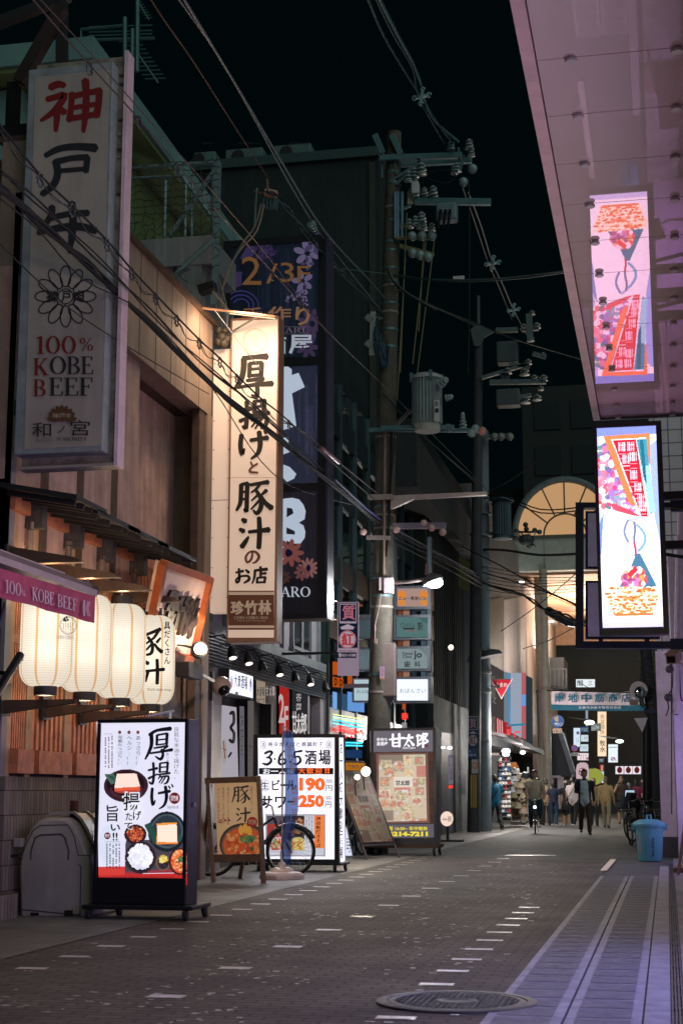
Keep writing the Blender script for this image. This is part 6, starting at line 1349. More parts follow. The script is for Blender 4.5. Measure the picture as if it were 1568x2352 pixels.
for x in (1135, 1150, 1170): b = MB(); b.ball(at(x, 1003, Y=YQ-.5), .12, C(150, 150, 146), 10, 8); b.build('insulator', rt, True)
cl = at(*ZL(190, 105), Y=YQ-.6); b = MB(); b.lathe(cl, [(.36, 0), (.3, .12), (.12, .2)], C(70, 68, 74), 16, (-.2, 0, 1)); b.tube([cl+Vector((-.2, 0, .15)), cl+Vector((-.6, .3, .2)), cl+Vector((-.75, .5, -.1))], .03, WIRE, 6); b.build('lamp_hood', rt, True)
tc = at(*ZK(270, 905), Y=YQ-.3); h = at(*ZK(270, 655), Y=YQ-.3).z-tc.z
rt = T('transformer', 'blue grey transformer can on the far pole before the arched gate', 'transformer', tc); b = MB(); n = 48; vs = []; rr_ = .88*.42*1.5
for z in (0, h):
    for k in range(n): t = 2*math.pi*k/n; r_ = rr_*(1.0 if k % 2 else .93)*.98; vs.append(tc+Vector((r_*math.cos(t)*.5*1.05, r_*math.sin(t)*.5, z)))
b.add(vs, [[k, (k+1) % n, n+(k+1) % n, n+k] for k in range(n)]+[list(range(n))[::-1], list(range(n, 2*n))], C(58, 72, 82, .5)); b.build('tank', rt)
b = MB(); b.lathe(tc+Vector((0, 0, h)), [(.37, -.03), (.37, .06), (.1, .12)], C(58, 70, 78), 24); b.lathe(tc, [(.22, -.12), (.3, -.1), (.3, -.02)], C(60, 70, 76), 24); b.build('lid', rt, True)
MB().bar(tc+Vector((-1., .2, .1)), tc+Vector((.2, .2, .1)), .1, .1, C(70, 78, 78)).build('bracket', rt)
rt = T('insulator_cluster', 'dark cluster of cut-outs and insulators wired in front of the lit arch', 'insulators', at(1210, 1230, Y=YQ))
b = MB(); b.bar(at(1180, 1222, Y=YQ), at(1240, 1222, Y=YQ), .06, .06, DARK)
for x, y in ((1186, 1220), (1206, 1205), (1208, 1215), (1227, 1218), (1238, 1222)): b.ball(at(x, y, Y=YQ-.1), .08, C(60, 66, 66), 8, 6)
b.build('crossarm', rt)
b = MB(); b.ball(at(1208, 1240, Y=YQ), (.24, .15, .18), C(52, 58, 62), 10, 6)
g = random.Random(3)
for k in range(8): b.tube([at(1180+g.uniform(0, 60), 1222, Y=YQ), at(1190+g.uniform(0, 40), 1250+g.uniform(0, 12), Y=YQ), at(1208, 1240, Y=YQ)], .012, WIRE, 4)
b.build('cutout', rt)

# ================================================================ overhead cables
def pts_of(lst):
    o = []
    for q in lst: o.append(at(q[0], q[1], **{q[2]: q[3]}))
    return o
def cat3(P, sub=4):
    o = [P[0]]
    for i in range(len(P)-1):
        a_ = P[max(i-1, 0)]; b_ = P[i]; c_ = P[i+1]; d_ = P[min(i+2, len(P)-1)]
        for k in range(1, sub+1):
            t = k/sub; o.append(.5*((2*b_)+(c_-a_)*t+(2*a_-5*b_+4*c_-d_)*t*t+(3*b_-a_-3*c_+d_)*t**3))
    return o
def cable(label, lst, r=.012, m=WIRE, rings=(), twist=0, name='overhead_cable'):
    P = cat3(pts_of(lst)); rt = T(name, label, 'cable', P[0], 'overhead cables')
    b = MB()
    if not twist: b.tube(P, r, m, 6)
    else:
        PP = cat3(P, 3)
        for s in range(twist):
            g = random.Random(s*7+len(lst)); ph = g.random()*6; fr = g.uniform(.12, .4); am = r*(.6+.5*g.random())
            b.tube([q+Vector((0, 0, 0))+Vector((math.cos(ph+i*fr)*am, 0, math.sin(ph+i*fr)*am)) for i, q in enumerate(PP)], r*.42, m if s % 3 else C(20, 20, 23, .8), 5)
    b.build('wire', rt, True)
    for q in rings:
        c = at(q[0], q[1], **{q[2]: q[3]}); n = 16; rb_ = MB()
        rb_.tube([c+Vector((.012*(i % 2), .055*math.cos(2*math.pi*i/n), .055*math.sin(2*math.pi*i/n)-.03)) for i in range(n)], .009, C(60, 60, 62, .4), 5, True); rb_.build('hanger_ring', rt, True)
    return rt
PALE = C(110, 122, 124, .4, .3); ROSE = C(88, 72, 72, .5, .2)
cable('thick black bundle of twisted cables sweeping past both tall signs', [(-60, 380, 'X', -4.9), (0, 432, 'X', -4.9), (130, 545, 'X', -4.92), (300, 696, 'X', -4.95), (480, 880, 'X', -4.95), (640, 1008, 'X', -4.9), (760, 1110, 'X', -4.9), (868, 1203, 'Y', 28.5)], .029, WIRE, twist=7)
cable('second black strand riding just above the thick bundle', [(0, 392, 'X', -4.85), (150, 520, 'X', -4.85), (330, 700, 'X', -4.85), (480, 845, 'X', -4.85), (640, 985, 'X', -4.85), (860, 1190, 'Y', 28.4)], .02, WIRE, twist=3)
cable('thin single wire below the thick bundle', [(0, 455, 'X', -4.8), (90, 530, 'X', -4.8), (190, 640, 'X', -4.8), (330, 720, 'X', -4.8), (480, 880, 'X', -4.85), (600, 1060, 'X', -4.9), (700, 1130, 'X', -5.0), (860, 1170, 'Y', 28.5)], .007)
cable('thin wire crossing the flower crest to the fascia', [(0, 560, 'X', -4.75), (150, 700, 'X', -4.75), (300, 800, 'X', -5.0), (480, 905, 'X', -5.6)], .006)
ra_ = [(205, 150), (318, 274), (405, 382), (484, 470)]
cable('upper pale messenger wire with hanger rings over the tall unlit sign', [(60, -20, 'X', -4.6), (205, 148, 'X', -4.6), (318, 272, 'X', -4.6), (484, 468, 'X', -4.6), (640, 640, 'X', -4.7), (740, 750, 'X', -4.8), (880, 885, 'Y', 28.5)], .008, ROSE, [(x, y, 'X', -4.6) for x, y in ra_]+[(625, 630, 'X', -4.7), (687, 693, 'X', -4.7)])
cable('slack grey wire beside the upper messenger wire', [(85, -10, 'X', -4.55), (215, 130, 'X', -4.55), (330, 262, 'X', -4.55), (480, 430, 'X', -4.55), (600, 570, 'X', -4.7), (745, 752, 'X', -4.8), (900, 905, 'Y', 28.3), (1110, 1115, 'Y', 45)], .006, ROSE)
ls = [(0, 290), (92, 405), (165, 475), (245, 555), (302, 622), (357, 680), (405, 730), (457, 783), (504, 826), (543, 865), (600, 920), (662, 970)]
cable('ringed messenger wire with drooping loops across the black characters', [(x, y-4, 'X', -4.65) for x, y in ls]+[(760, 1060, 'X', -4.8), (868, 1155, 'Y', 28.4)], .010, WIRE, [(x, y, 'X', -4.65) for x, y in ls[1:]])
lp = []
for i in range(len(ls)-1):
    (x0, y0), (x1, y1) = ls[i], ls[i+1]; lp += [(x0, y0+4, 'X', -4.66), (x0*.5+x1*.5-3, y0*.5+y1*.5+16, 'X', -4.66)]
cable('drooping service cable looped under the ringed messenger wire', lp+[(665, 974, 'X', -4.66)], .010, C(34, 36, 44, .5), twist=2)
cable('reddish brown thin wire from the top edge to the terminal over the roof', [(335, -20, 'X', -4.2), (380, 50, 'X', -4.3), (450, 150, 'X', -4.5), (545, 300, 'X', -4.9), (618, 412, 'X', -5.2)], .008, C(80, 46, 28))
cable('twisted green drop cable below the roof terminal', [(612, 436, 'X', -5.2), (650, 465, 'X', -5.15), (690, 520, 'X', -5.1), (760, 600, 'X', -5.0), (800, 640, 'X', -5.05), (872, 715, 'Y', 28.5)], .03, C(60, 88, 82, .4), twist=4)
cable('pale grey wire to the white bobbin insulator', [(405, -10, 'X', -4.3), (500, 125, 'X', -4.4), (580, 265, 'X', -4.6), (650, 395, 'X', -4.8), (714, 505, 'X', -5.0), (745, 550, 'X', -5.0), (880, 720, 'Y', 28.5)], .012, PALE)
b = MB(); cb_ = at(714, 506, X=-5.0); rt = T('bobbin_insulator', 'white bobbin insulator on a pale wire over the blue sign', 'insulator', cb_); insul(b, cb_-Vector((0, 0, .05)), .075, 3, (.2, .8, -.4)); b.build('bobbin', rt, True)
cable('pale wire with knots running above the white bobbin', [(418, -10, 'X', -4.2), (560, 225, 'X', -4.5), (640, 360, 'X', -4.7), (745, 530, 'X', -4.9), (845, 640, 'X', -5.05), (888, 690, 'Y', 28.5)], .014, PALE)
rt = T('wire_terminal', 'row of porcelain bobbins and looped leads on a strut over the roof', 'terminal', at(612, 440, Y=22.5))
b = MB()
for k in range(4): b.lathe(at(607+6.5*k, 442+1.5*k, Y=22.4), [(.03, 0), (.07, .02), (.07, .06), (.03, .08)], C(200, 150, 125, .3), 12, (1, 0, -.2))
b.build('bobbin', rt, True)
b = MB(); b.tube([at(590, 432, Y=22.5), at(587, 470, Y=22.5), at(585, 520, Y=22.5)], .02, C(85, 100, 95), 6); b.tube([at(583, 440, Y=22.5), at(632, 452, Y=22.5)], .018, C(110, 75, 50), 6); b.tube([at(613, 412, Y=22.5), at(615, 440, Y=22.5)], .025, C(95, 75, 45), 6)
for k in range(4): b.tube(cat3([at(608+6*k, 446, Y=22.4), at(605+9*k, 470+4*k, Y=22.4), at(622+5*k, 482-3*k, Y=22.4), at(630+2*k, 455, Y=22.4)]), .014, C(50, 80, 84), 5)
b.build('lead', rt)
cable('topmost heavy wire through the cross shaped spacer', [(838, -20, 'Y', 16), (880, 80, 'Y', 19), (930, 165, 'Y', 23), (963, 218, 'Y', 25.5), (1010, 290, 'Y', 27), (1040, 330, 'Y', 28.6)], .02, C(45, 80, 78, .35))
cable('bright heavy wire to the top of the cross shaped spacer', [(862, -20, 'Y', 16), (910, 75, 'Y', 19), (950, 150, 'Y', 23), (968, 200, 'Y', 25.5), (975, 232, 'Y', 25.6), (1000, 280, 'Y', 27), (1052, 325, 'Y', 28.6)], .024, C(110, 150, 145, .3, .2))
cable('thin heavy wire between the two spacer wires', [(855, -20, 'Y', 16.1), (900, 75, 'Y', 19), (948, 160, 'Y', 23), (962, 225, 'Y', 25.5), (1020, 330, 'Y', 28.4), (1000, 290, 'Y', 27.5)][:5], .014, C(45, 80, 78, .35))
def spacer(px_, py_, Y, s, label):
    c = at(px_, py_, Y=Y); rt = T('cable_spacer', label, 'cable spacer', c); b = MB()
    for dx, dz in ((1, .15), (-1, -.1), (.15, 1), (-.15, -1)):
        q = c+Vector((dx, 0, dz))*s; b.bar(c, q, s*.35, .05, C(130, 165, 165, .4)); b.tube([q+Vector((.3*s*math.cos(t), 0, .3*s*math.sin(t))) for t in np.linspace(0, 5.2, 8)], s*.12, C(130, 165, 165, .4), 6)
    b.build('clamp', rt, True)
spacer(968, 222, 25.4, .13, 'pale cross shaped cable spacer high against the night sky')
spacer(1131, 605, 33, .14, 'cross shaped cable spacer between the two utility poles'); spacer(1179, 712, 38, .13, 'small dim cable spacer near the far pole head')
cable('dark wire dropping from the pole head to the far pole by the spacers', [(1075, 440, 'Y', 28.6), (1105, 520, 'Y', 30.5), (1131, 605, 'Y', 33), (1155, 655, 'Y', 35.5), (1179, 712, 'Y', 38), (1210, 770, 'Y', 45)], .018, C(34, 48, 50, .4))
cable('second dark wire dropping beside the spacers', [(1062, 430, 'Y', 28.6), (1090, 510, 'Y', 30.5), (1120, 600, 'Y', 33), (1150, 670, 'Y', 36), (1175, 735, 'Y', 45)], .014, C(30, 42, 44, .4))
cable('faint vertical lead below the second crossarm', [(1076, 380, 'Y', 28.6), (1078, 600, 'Y', 28.7), (1075, 860, 'Y', 29)], .008, C(34, 30, 30))
tealw = cable('level teal wire from the pole to the canopy with a white tag', [(740, 612, 'Y', 27), (905, 631, 'Y', 28.6), (990, 641, 'Y', 27), (1130, 640, 'Y', 24), (1305, 621, 'Y', 20.5)], .010, C(60, 95, 92, .4))
cable('slack dark wire just under the level teal wire', [(905, 635, 'Y', 28.6), (1040, 646, 'Y', 26.5), (1180, 640, 'Y', 23), (1310, 623, 'Y', 20.5)], .016, C(30, 48, 48, .4))
MB().box(at(1040, 641, Y=26.2), at(1066, 635, Y=26.25), C(190, 190, 190)).build('cable_tag', tealw)
cable('long dark wire from the pole middle down to the far pole head', [(912, 662, 'Y', 28.6), (1000, 705, 'Y', 32), (1090, 742, 'Y', 40), (1200, 785, 'Y', 45), (1370, 835, 'Y', 52)], .02, C(38, 50, 50, .4))
cable('thin grey wire beneath the long dark wire', [(905, 655, 'Y', 28.6), (975, 695, 'Y', 32), (1090, 748, 'Y', 44)], .010, C(60, 75, 75, .4))
cable('rose cable sleeve line falling past the blue sign', [(640, 960, 'X', -4.9), (700, 995, 'X', -4.9), (740, 1030, 'X', -4.9), (778, 1062, 'X', -4.9), (868, 1135, 'Y', 28.4)], .010, ROSE)
rt = T('cable_sleeve', 'pink plastic sleeve on the wire beside the blue sign', 'cable sleeve', at(755, 1045, X=-4.9)); b = MB(); b.tube([at(738, 1030, X=-4.9), at(776, 1062, X=-4.9)], [.035, .042], C(175, 120, 125, .4), 10); b.build('sleeve', rt, True)
cable('near lilac wire lit blue, top of the bundle beyond the signs', [(770, 1103, 'X', -4.9), (868, 1190, 'Y', 28.3), (960, 1245, 'Y', 33), (1060, 1300, 'Y', 40), (1100, 1322, 'Y', 45.5)], .02, C(70, 70, 110, .5))
for k, (y0, y1) in enumerate([(1200, 1332), (1210, 1340), (1222, 1352), (1188, 1345)]): cable('%s of the bundle strands between the two poles' % ['uppermost', 'second', 'third', 'lowest slack one'][k], [(868, y0, 'Y', 28.4), (960, y0*.58+y1*.42-2, 'Y', 33), (1040, y0*.3+y1*.7, 'Y', 38), (1108, y1, 'Y', 45.6)], .022, C(28+3*k, 29+3*k, 36+3*k, .7), twist=2)
for k, (pp_) in enumerate([[(1108, 1335), (1200, 1370), (1258, 1400), (1300, 1416), (1345, 1432)], [(1108, 1315), (1210, 1345), (1290, 1375), (1330, 1395)], [(1060, 1255), (1150, 1300), (1240, 1350), (1330, 1392)]]):
    cable('%s cable slung from the far pole to the right hand frame'.replace('right hand', 'dark blue') % ['thick lower', 'thin middle', 'thin upper'][k], [(x, y, 'Y', 45.5-i*4) for i, (x, y) in enumerate(pp_)], [.05, .018, .018][k], WIRE, twist=3 if k == 0 else 0)
rt = T('cable_closure', 'jointed splice closure hanging on the cable before the arcade', 'cable joint', at(1280, 1415, Y=38))
b = MB()
for (p_, q_) in [((1258, 1403), (1282, 1418)), ((1284, 1419), (1302, 1428)), ((1306, 1429), (1324, 1432))]: b.tube([at(*p_, Y=38), at(*q_, Y=37.6)], .11, C(70, 72, 78, .4), 10)
b.build('closure', rt, True)
for k, (y0, y1, y2) in enumerate([(1262, 1275, 1272), (1138, 1170, 1165), (1145, 1178, 1172)]): cable('%s black cable crossing in front of the gate' % ['heavy', 'upper', 'lower'][k], [(1098, y0, 'Y', 46), (1160, y0+2, 'Y', 45), (1240, y1, 'Y', 43), (1335, y2, 'Y', 40)], .04 if k == 0 else .02, WIRE)
g = random.Random(12)
for k in range(7):
    y0 = 1300+k*9; y1 = 1318+k*7; cable('%s thin wire of the fan before the arcade ceiling' % ['first', 'second', 'third', 'fourth', 'fifth', 'sixth', 'seventh'][k], [(1112, y0, 'Y', 46), (1200, (y0+y1)/2+8, 'Y', 44), (1330, y1+g.uniform(-5, 5), 'Y', 40)], .010)
for k, (x0, y0, x1, y1) in enumerate([(880, 905, 1105, 1120), (905, 935, 1115, 1122), (740, 1020, 880, 1160), (1118, 1130, 1230, 1060), (1150, 1450, 1330, 1310), (1200, 1490, 1320, 1440)]): cable('%s' % ['straight thin wire from the transformer to the far cantilever arm', 'lower thin wire from the transformer to the far cantilever arm', 'thin wire from the blue sign to the pole bands', 'thin wire rising past the arch rim', 'thin slanting wire across the arcade ceiling', 'short slack wire near the arcade pillar'][k], [(x0, y0, 'Y', 28 if x0 < 1000 else 46), ((x0+x1)/2, (y0+y1)/2+6, 'Y', 32 if x0 < 1000 else 44), (x1, y1, 'Y', 45 if x0 < 1000 else 42)], .011 if k < 3 else .014)
# ================================================================ glass fronted building with painted sign reflections behind the utility pole
XG = -6.5; GY0, GY1 = 29.4, 42.
M_MULL = mat('teal_mullion', (.06, .10, .115), .4, .3, var=.2, scale=2)
M_GLASS = glass('shop_glass', (.85, .9, .92), .03)
rt = T('glass_building', 'glass fronted building with neon and warm lit floors behind the utility pole', 'building', (XG, 35, 0))
b = MB(); b.box((XG-8, GY0-.1, 0), (XG-.02, GY0+.05, 9), C(22, 28, 30)); b.box((XG-8, GY1-.1, 0), (XG, GY1, 10), C(26, 32, 34)); b.box((XG-4, GY0, 0), (XG-3.8, GY1, 9), C(30, 42, 44)); b.build('wall', rt)
fl = [at(770, y, X=XG).z for y in (1640, 1425, 1290, 1110, 960)]
b = MB()
for z in fl: b.box((XG-3.8, GY0, z-.3), (XG-.01, GY1, z), C(42, 54, 56)); b.box((XG-.05, GY0, z-.42), (XG+.06, GY1, z+.1), C(48, 62, 66, .35, .3))
b.build('floor_slab', rt)
b = MB()
for k in range(9): yy = GY0+.05+k*(GY1-GY0)/8; b.box((XG-.06, yy-.06, 0), (XG+.08, yy+.06, 9.6), M_MULL)
b.box((XG-.02, GY0, 0), (XG+.14, GY0+.16, 9), C(35, 62, 58)); b.build('mullion', rt)
b = MB(); b.quad([(XG, GY0, 0), (XG, GY1, 0), (XG, GY1, 9.6), (XG, GY0, 9.6)], M_GLASS); b.build('glazing', rt)
# what glows inside each floor
a = side(XG-.4, ZI, 0.); WM = L(205, 140, 75, .42); TLX = L(70, 115, 110, .3)
for (x0, y0, x1, y1, m) in [(225, 1470, 330, 1650, WM), (110, 1480, 190, 1660, L(150, 105, 60, .35)), (240, 900, 330, 1050, L(140, 110, 60, .3)), (335, 930, 410, 1080, L(110, 90, 60, .25)), (600, 900, 660, 1060, L(150, 110, 60, .3)), (580, 1480, 640, 1600, L(150, 90, 60, .3)), (760, 1480, 830, 1530, L(170, 110, 50, .4)), (130, 1090, 400, 1380, L(20, 52, 44, .25))]: a.rect(x0, y0, x1, y1, m)
a.up(); a.rect(300, 1600, 355, 1740, L(210, 120, 80, .55)); a.build('interior_wall', rt)
b = MB()
for (x, y, w_) in [(280, 865, .5), (630, 1222, .42), (408, 1232, .12)]:
    q = at(*ZI(x, y), X=XG-.9); b.lathe(q, [(w_, 0), (w_*.7, .05), (.1, .1)], C(120, 150, 140), 18); b.lathe(q-Vector((0, 0, .01)), [(w_*.92, -.012), (w_*.92, 0)], L(225, 255, 240, 5), 18)
b.build('ceiling_lamp', rt)
a = side(XG+.14, ZI, 0.); a.poly([(95, 1685), (130, 1690), (130, 1697), (95, 1692)], L(255, 240, 230, 3)); a.poly([(95, 1850), (125, 1854), (125, 1860), (95, 1857)], L(255, 200, 160, 2)); a.build('wall_lamp', rt)
a = side(XG+.16, ZJ, 0.)  # glowing shapes standing in for signs mirrored in the glass
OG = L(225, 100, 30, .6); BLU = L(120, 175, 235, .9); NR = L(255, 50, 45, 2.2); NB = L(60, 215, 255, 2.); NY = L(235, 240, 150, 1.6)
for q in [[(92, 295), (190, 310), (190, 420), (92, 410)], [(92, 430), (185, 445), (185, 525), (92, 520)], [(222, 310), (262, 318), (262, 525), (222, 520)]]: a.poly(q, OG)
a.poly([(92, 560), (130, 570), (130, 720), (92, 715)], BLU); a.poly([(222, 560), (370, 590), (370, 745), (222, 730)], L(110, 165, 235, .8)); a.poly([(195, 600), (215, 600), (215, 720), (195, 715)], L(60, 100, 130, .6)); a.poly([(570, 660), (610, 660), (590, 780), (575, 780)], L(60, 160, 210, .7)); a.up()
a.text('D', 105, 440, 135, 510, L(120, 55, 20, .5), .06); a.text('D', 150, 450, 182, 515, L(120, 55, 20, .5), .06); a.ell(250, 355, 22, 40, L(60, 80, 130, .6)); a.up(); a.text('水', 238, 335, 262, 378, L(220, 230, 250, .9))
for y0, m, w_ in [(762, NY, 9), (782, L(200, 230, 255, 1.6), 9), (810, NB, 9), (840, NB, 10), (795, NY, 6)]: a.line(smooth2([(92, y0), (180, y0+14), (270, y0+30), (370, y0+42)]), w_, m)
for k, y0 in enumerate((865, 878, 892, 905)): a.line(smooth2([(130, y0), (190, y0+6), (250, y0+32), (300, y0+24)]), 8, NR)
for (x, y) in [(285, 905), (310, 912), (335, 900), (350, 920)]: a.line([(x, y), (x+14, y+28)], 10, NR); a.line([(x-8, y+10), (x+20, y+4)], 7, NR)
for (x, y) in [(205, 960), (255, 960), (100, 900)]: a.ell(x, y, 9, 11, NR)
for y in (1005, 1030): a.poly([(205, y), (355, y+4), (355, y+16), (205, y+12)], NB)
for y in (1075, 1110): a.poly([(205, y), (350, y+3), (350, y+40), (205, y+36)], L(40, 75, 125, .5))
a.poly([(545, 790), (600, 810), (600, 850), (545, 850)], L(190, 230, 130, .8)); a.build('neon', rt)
rt2 = T('red_lantern_sign', 'small red glowing lantern shaped sign under the column of light boxes', 'sign', at(*ZJ(722, 800), Y=31.5)); a = front(31.5, ZJ, 0.)
MB().prism([a.P(700, 752), a.P(748, 752), a.P(748, 805), a.P(700, 805)], (0, .15, 0), C(120, 20, 20)).build('body', rt2); a.l = .01; a.text('呑', 700, 750, 748, 808, L(255, 50, 40, 2.5), .1); a.rect(705, 665, 735, 720, L(200, 90, 40, .7)); a.rect(700, 835, 745, 900, L(190, 185, 190, .5)); a.build('face', rt2)
# column of light boxes on the building
YS2 = 30.6
rt = T('sign_column', 'vertical column of four light boxes in metal frames beside the utility pole', 'sign column', at(*ZJ(790, 600), Y=YS2))
names = [(ZI, 660, 1580, 930, 1740, L(205, 170, 160, .62)), (ZI, 655, 1835, 930, 2010, L(120, 165, 165, .45)), (ZJ, 660, 182, 925, 358, L(165, 185, 190, .55)), (ZJ, 658, 452, 930, 640, L(228, 236, 248, 1.25))]
FRM = C(120, 124, 130, .3, .6)
for i, (z, x0, y0, x1, y1, m) in enumerate(names):
    a = front(YS2, z, 0.); P_ = a.P
    p = P_(x0-32, y0-20); q = P_(x1+28, y1+18); bx = MB(); bx.box((p.x, YS2+.02, q.z), (q.x, YS2+.4, p.z), FRM)
    for (c_, d_) in [((x0-30, y0-18), (x1+26, y0)), ((x0-30, y1), (x1+26, y1+16))]: bx.prism([P_(c_[0], c_[1]), P_(d_[0], c_[1]), P_(x1, d_[1] if c_[1] < y0 else c_[1])+Vector((0, .0, 0)), P_(x0, d_[1] if c_[1] < y0 else c_[1])], (0, .02, 0), FRM)
    o_ = bx.build('light_box', rt)
    a.l = .012; a.rect(x0, y0, x1, y1, m); a.up()
    if i == 0:
        a.text('ニュー豊楽ビル', 672, 1650, 918, 1683, INK, .03); a.ell(700, 1635, 40, 36, L(245, 150, 70, .75)); a.ell(895, 1635, 40, 36, L(245, 150, 70, .75)); a.ell(700, 1705, 36, 30, L(245, 160, 80, .7)); a.ell(895, 1705, 36, 30, L(245, 160, 80, .7)); a.up(); a.text('ニュー豊楽ビル', 672, 1650, 918, 1683, INK, .03)
    if i == 1:
        a.ring(708, 1905, 18, 20, 4, INK); a.text('めろん', 735, 1885, 820, 1922, INK, .0); a.text('一', 715, 1928, 812, 1942, INK, .04); a.text('新', 838, 1875, 888, 1952, INK, .03)
        for k in range(6): a.ell(745+16*k, 1955, 5, 5, C(170, 50, 50), 8)
        a.up(); a.poly([(840, 1835), (930, 1835), (930, 1900)], L(105, 150, 150, .4))
    if i == 2:
        a.text('Dental', 708, 212, 795, 236, INK, .02); a.text('Clinic', 708, 240, 790, 264, INK, .02); a.text('jo', 806, 205, 878, 282, INK, .03); a.ell(818, 203, 8, 9, C(170, 60, 110)); a.text('歯', 722, 292, 775, 346, INK, .03); a.text('科', 812, 292, 865, 346, INK, .03); a.up(); a.poly([(850, 182), (925, 182), (925, 250)], L(150, 172, 178, .5))
    if i == 3: a.text('おばんざい', 682, 532, 912, 572, C(90, 120, 135), .0)
    a.build('face', o_)
b = MB()
for x in (640, 950): b.bar(at(*ZJ(x, -800), Y=YS2+.2), at(*ZJ(x, 640), Y=YS2+.2), .08, .2, C(70, 80, 84, .4, .3))
p = at(*ZJ(640, 0), Y=YS2+.25); b.box((XG, YS2+.2, 3.2), (p.x, YS2+.3, 3.28), FRM); b.box((XG, YS2+.2, 4.6), (p.x, YS2+.3, 4.68), FRM); b.build('frame', rt)
b = MB()
for (z, y0, y1) in [(ZI, 1770, 1815), (ZJ, 110, 160), (ZJ, 388, 436)]:
    for (x0, x1, m) in [(668, 705, L(150, 90, 60, .5)), (712, 770, L(190, 140, 120, .55)), (785, 830, L(60, 70, 90, .4)), (870, 915, L(90, 110, 130, .5))]: a = front(YS2+.35, z, 0.); b.quad([a.P(x0, y1), a.P(x1, y1), a.P(x1, y0), a.P(x0, y0)], m)
b.build('gap_pane', rt)
rt = T('light_box_sign', 'dim white light boxes half hidden on the far side of the utility pole', 'sign', at(*ZJ(300, 640), Y=30.9)); a = front(30.9, ZJ, 0.)
for (z, x0, y0, x1, y1, m) in [(ZJ, 272, 455, 585, 640, L(190, 215, 225, .8)), (ZJ, 265, 190, 600, 365, C(120, 140, 150)), (ZI, 265, 1835, 600, 2010, C(80, 100, 105))]:
    a = front(30.9, z, 0.); bx = MB(); bx.prism([a.P(x0-10, y1+14), a.P(x1+34, y1+14), a.P(x1+34, y0-14), a.P(x0-10, y0-14)], (0, .3, 0), FRM); o_ = bx.build('light_box', rt); a.l = .01; a.rect(x0+8, y0, x1, y1, m); a.up()
    if y0 == 455: a.text('おばんざい', 300, 545, 560, 575, C(110, 130, 140), 0.)
    a.build('face', o_)
# hanging pawnbroker sign
YH = 25.6
rt = T('hanging_sign', 'navy and white pawnbroker sign with red circle hung beside the pole', 'sign', at(*ZJ(210, 265), Y=YH)); a = front(YH, ZI, 0.)
p = a.P(132, 1697); q = front(YH, ZJ, 0.).P(312, 265); MB().box((p.x, YH, q.z), (q.x, YH+.12, p.z), C(70, 66, 76)).build('cabinet', rt)
b = MB(); 
for z_ in (p.z-.1, q.z+.1): b.bar((X2, YH+.06, z_), (p.x, YH+.06, z_), .04, .04, DARK)
split_build(b, 'bracket', rt)
a.l = .005; NV = L(30, 36, 62, .5); PW = L(190, 170, 185, .7); PR = C(160, 40, 60, .6, var=0)
a.rect(134, 1700, 322, 2352-.0, L(175, 155, 175, .55)); a.up(); a.rect(142, 1708, 312, 2105, NV); a.up()
for (x0, y0, x1, y1) in [(152, 1715, 300, 1722), (152, 1880, 300, 1888), (152, 1715, 158, 1888), (294, 1715, 300, 1888)]: a.rect(x0, y0, x1, y1, PW)
a.text('質', 178, 1730, 286, 1855, L(205, 120, 140, .6), .04); a.lines(162, 1866, 292, 1880, 1, PW, .9, False, 3)
a.poly([(150, 1925), (225, 1895), (292, 1925), (275, 1925), (275, 1942), (165, 1942), (165, 1925)], PW); a.ell(221, 2030, 76, 80, PW, 28); a.up(); a.ring(221, 2030, 74, 78, 9, L(205, 110, 120, .6)); a.text('紅', 172, 1975, 270, 2085, L(200, 70, 80, .6), .08)
a.z = ZJ; a.rect(133, 190, 300, 212, PW); a.up(); a.text('MARUBENI', 145, 196, 290, 208, PR, .04); a.rect(128, 214, 300, 264, NV); a.up(); a.text('☎6211-5188', 140, 222, 294, 256, PW, .03); a.build('face', rt)

# ================================================================ dark blocks further along the left of the street
rt = T('dark_street_building', 'dark stone faced building with a deep grey overhang past the glass front', 'building', (-5.9, 45, 0))
XD = -6.0; yd0 = at(990, 1700, X=XD).y
b = MB(); b.box((-16, yd0, 0), (XD-.1, 48.5, 10), C(20, 26, 28)); b.build('wall', rt)
z0 = at(1047, 1201, X=XD+.3).z; b = MB(); b.prism([(XD+.3, yd0-4, z0-.35), (XD+.3, 56, z0-.35), (XD+.3, 56, z0+.45), (XD+.3, yd0-4, z0+1.0)], (-1.5, 0, 0), C(38, 40, 42, .9)); b.box((XD-1.2, yd0-3, z0+.9), (XD+.1, 50, z0+1.6), C(24, 28, 32)); b.build('overhang', rt)
b = MB()
for k in range(16): b.box((XD-.1, yd0+.4+k*.42, 0), (XD-.06, yd0+.5+k*.42, z0), C(14, 18, 20, .95))
b.build('rib', rt)
p = at(990, 1594, X=XD+.06); b = MB(); b.box((XD-.1, yd0+.05, 0), (XD+.06, 48, p.z), mat('grey_stone', (.045, .05, .052), .95, var=.5, scale=3, bump=.5)); b.build('stone_facing', rt)
a = side(XD+.07, ZJ, 0.); a.poly([(1050, 920), (1165, 935), (1165, 1810), (1050, 1830)], C(52, 54, 62)); a.up(); a.poly([(1108, 1070), (1160, 1075), (1160, 1790), (1108, 1800)], C(70, 72, 84)); a.up()
a.poly([(1112, 1120), (1155, 1125), (1155, 1380), (1112, 1380)], L(150, 140, 165, .45)); a.poly([(1042, 1180), (1100, 1185), (1100, 1310), (1042, 1310)], C(16, 18, 22)); a.poly([(1110, 1390), (1155, 1390), (1150, 1415), (1110, 1415)], L(255, 60, 50, 1.2))
a.ell(1065, 1055, 18, 10, L(240, 240, 255, 4)); a.ell(1125, 1058, 22, 14, L(240, 240, 255, 4)); a.up(); a.lines(1118, 1150, 1150, 1370, 1, C(60, 56, 70), .7, True, 3)
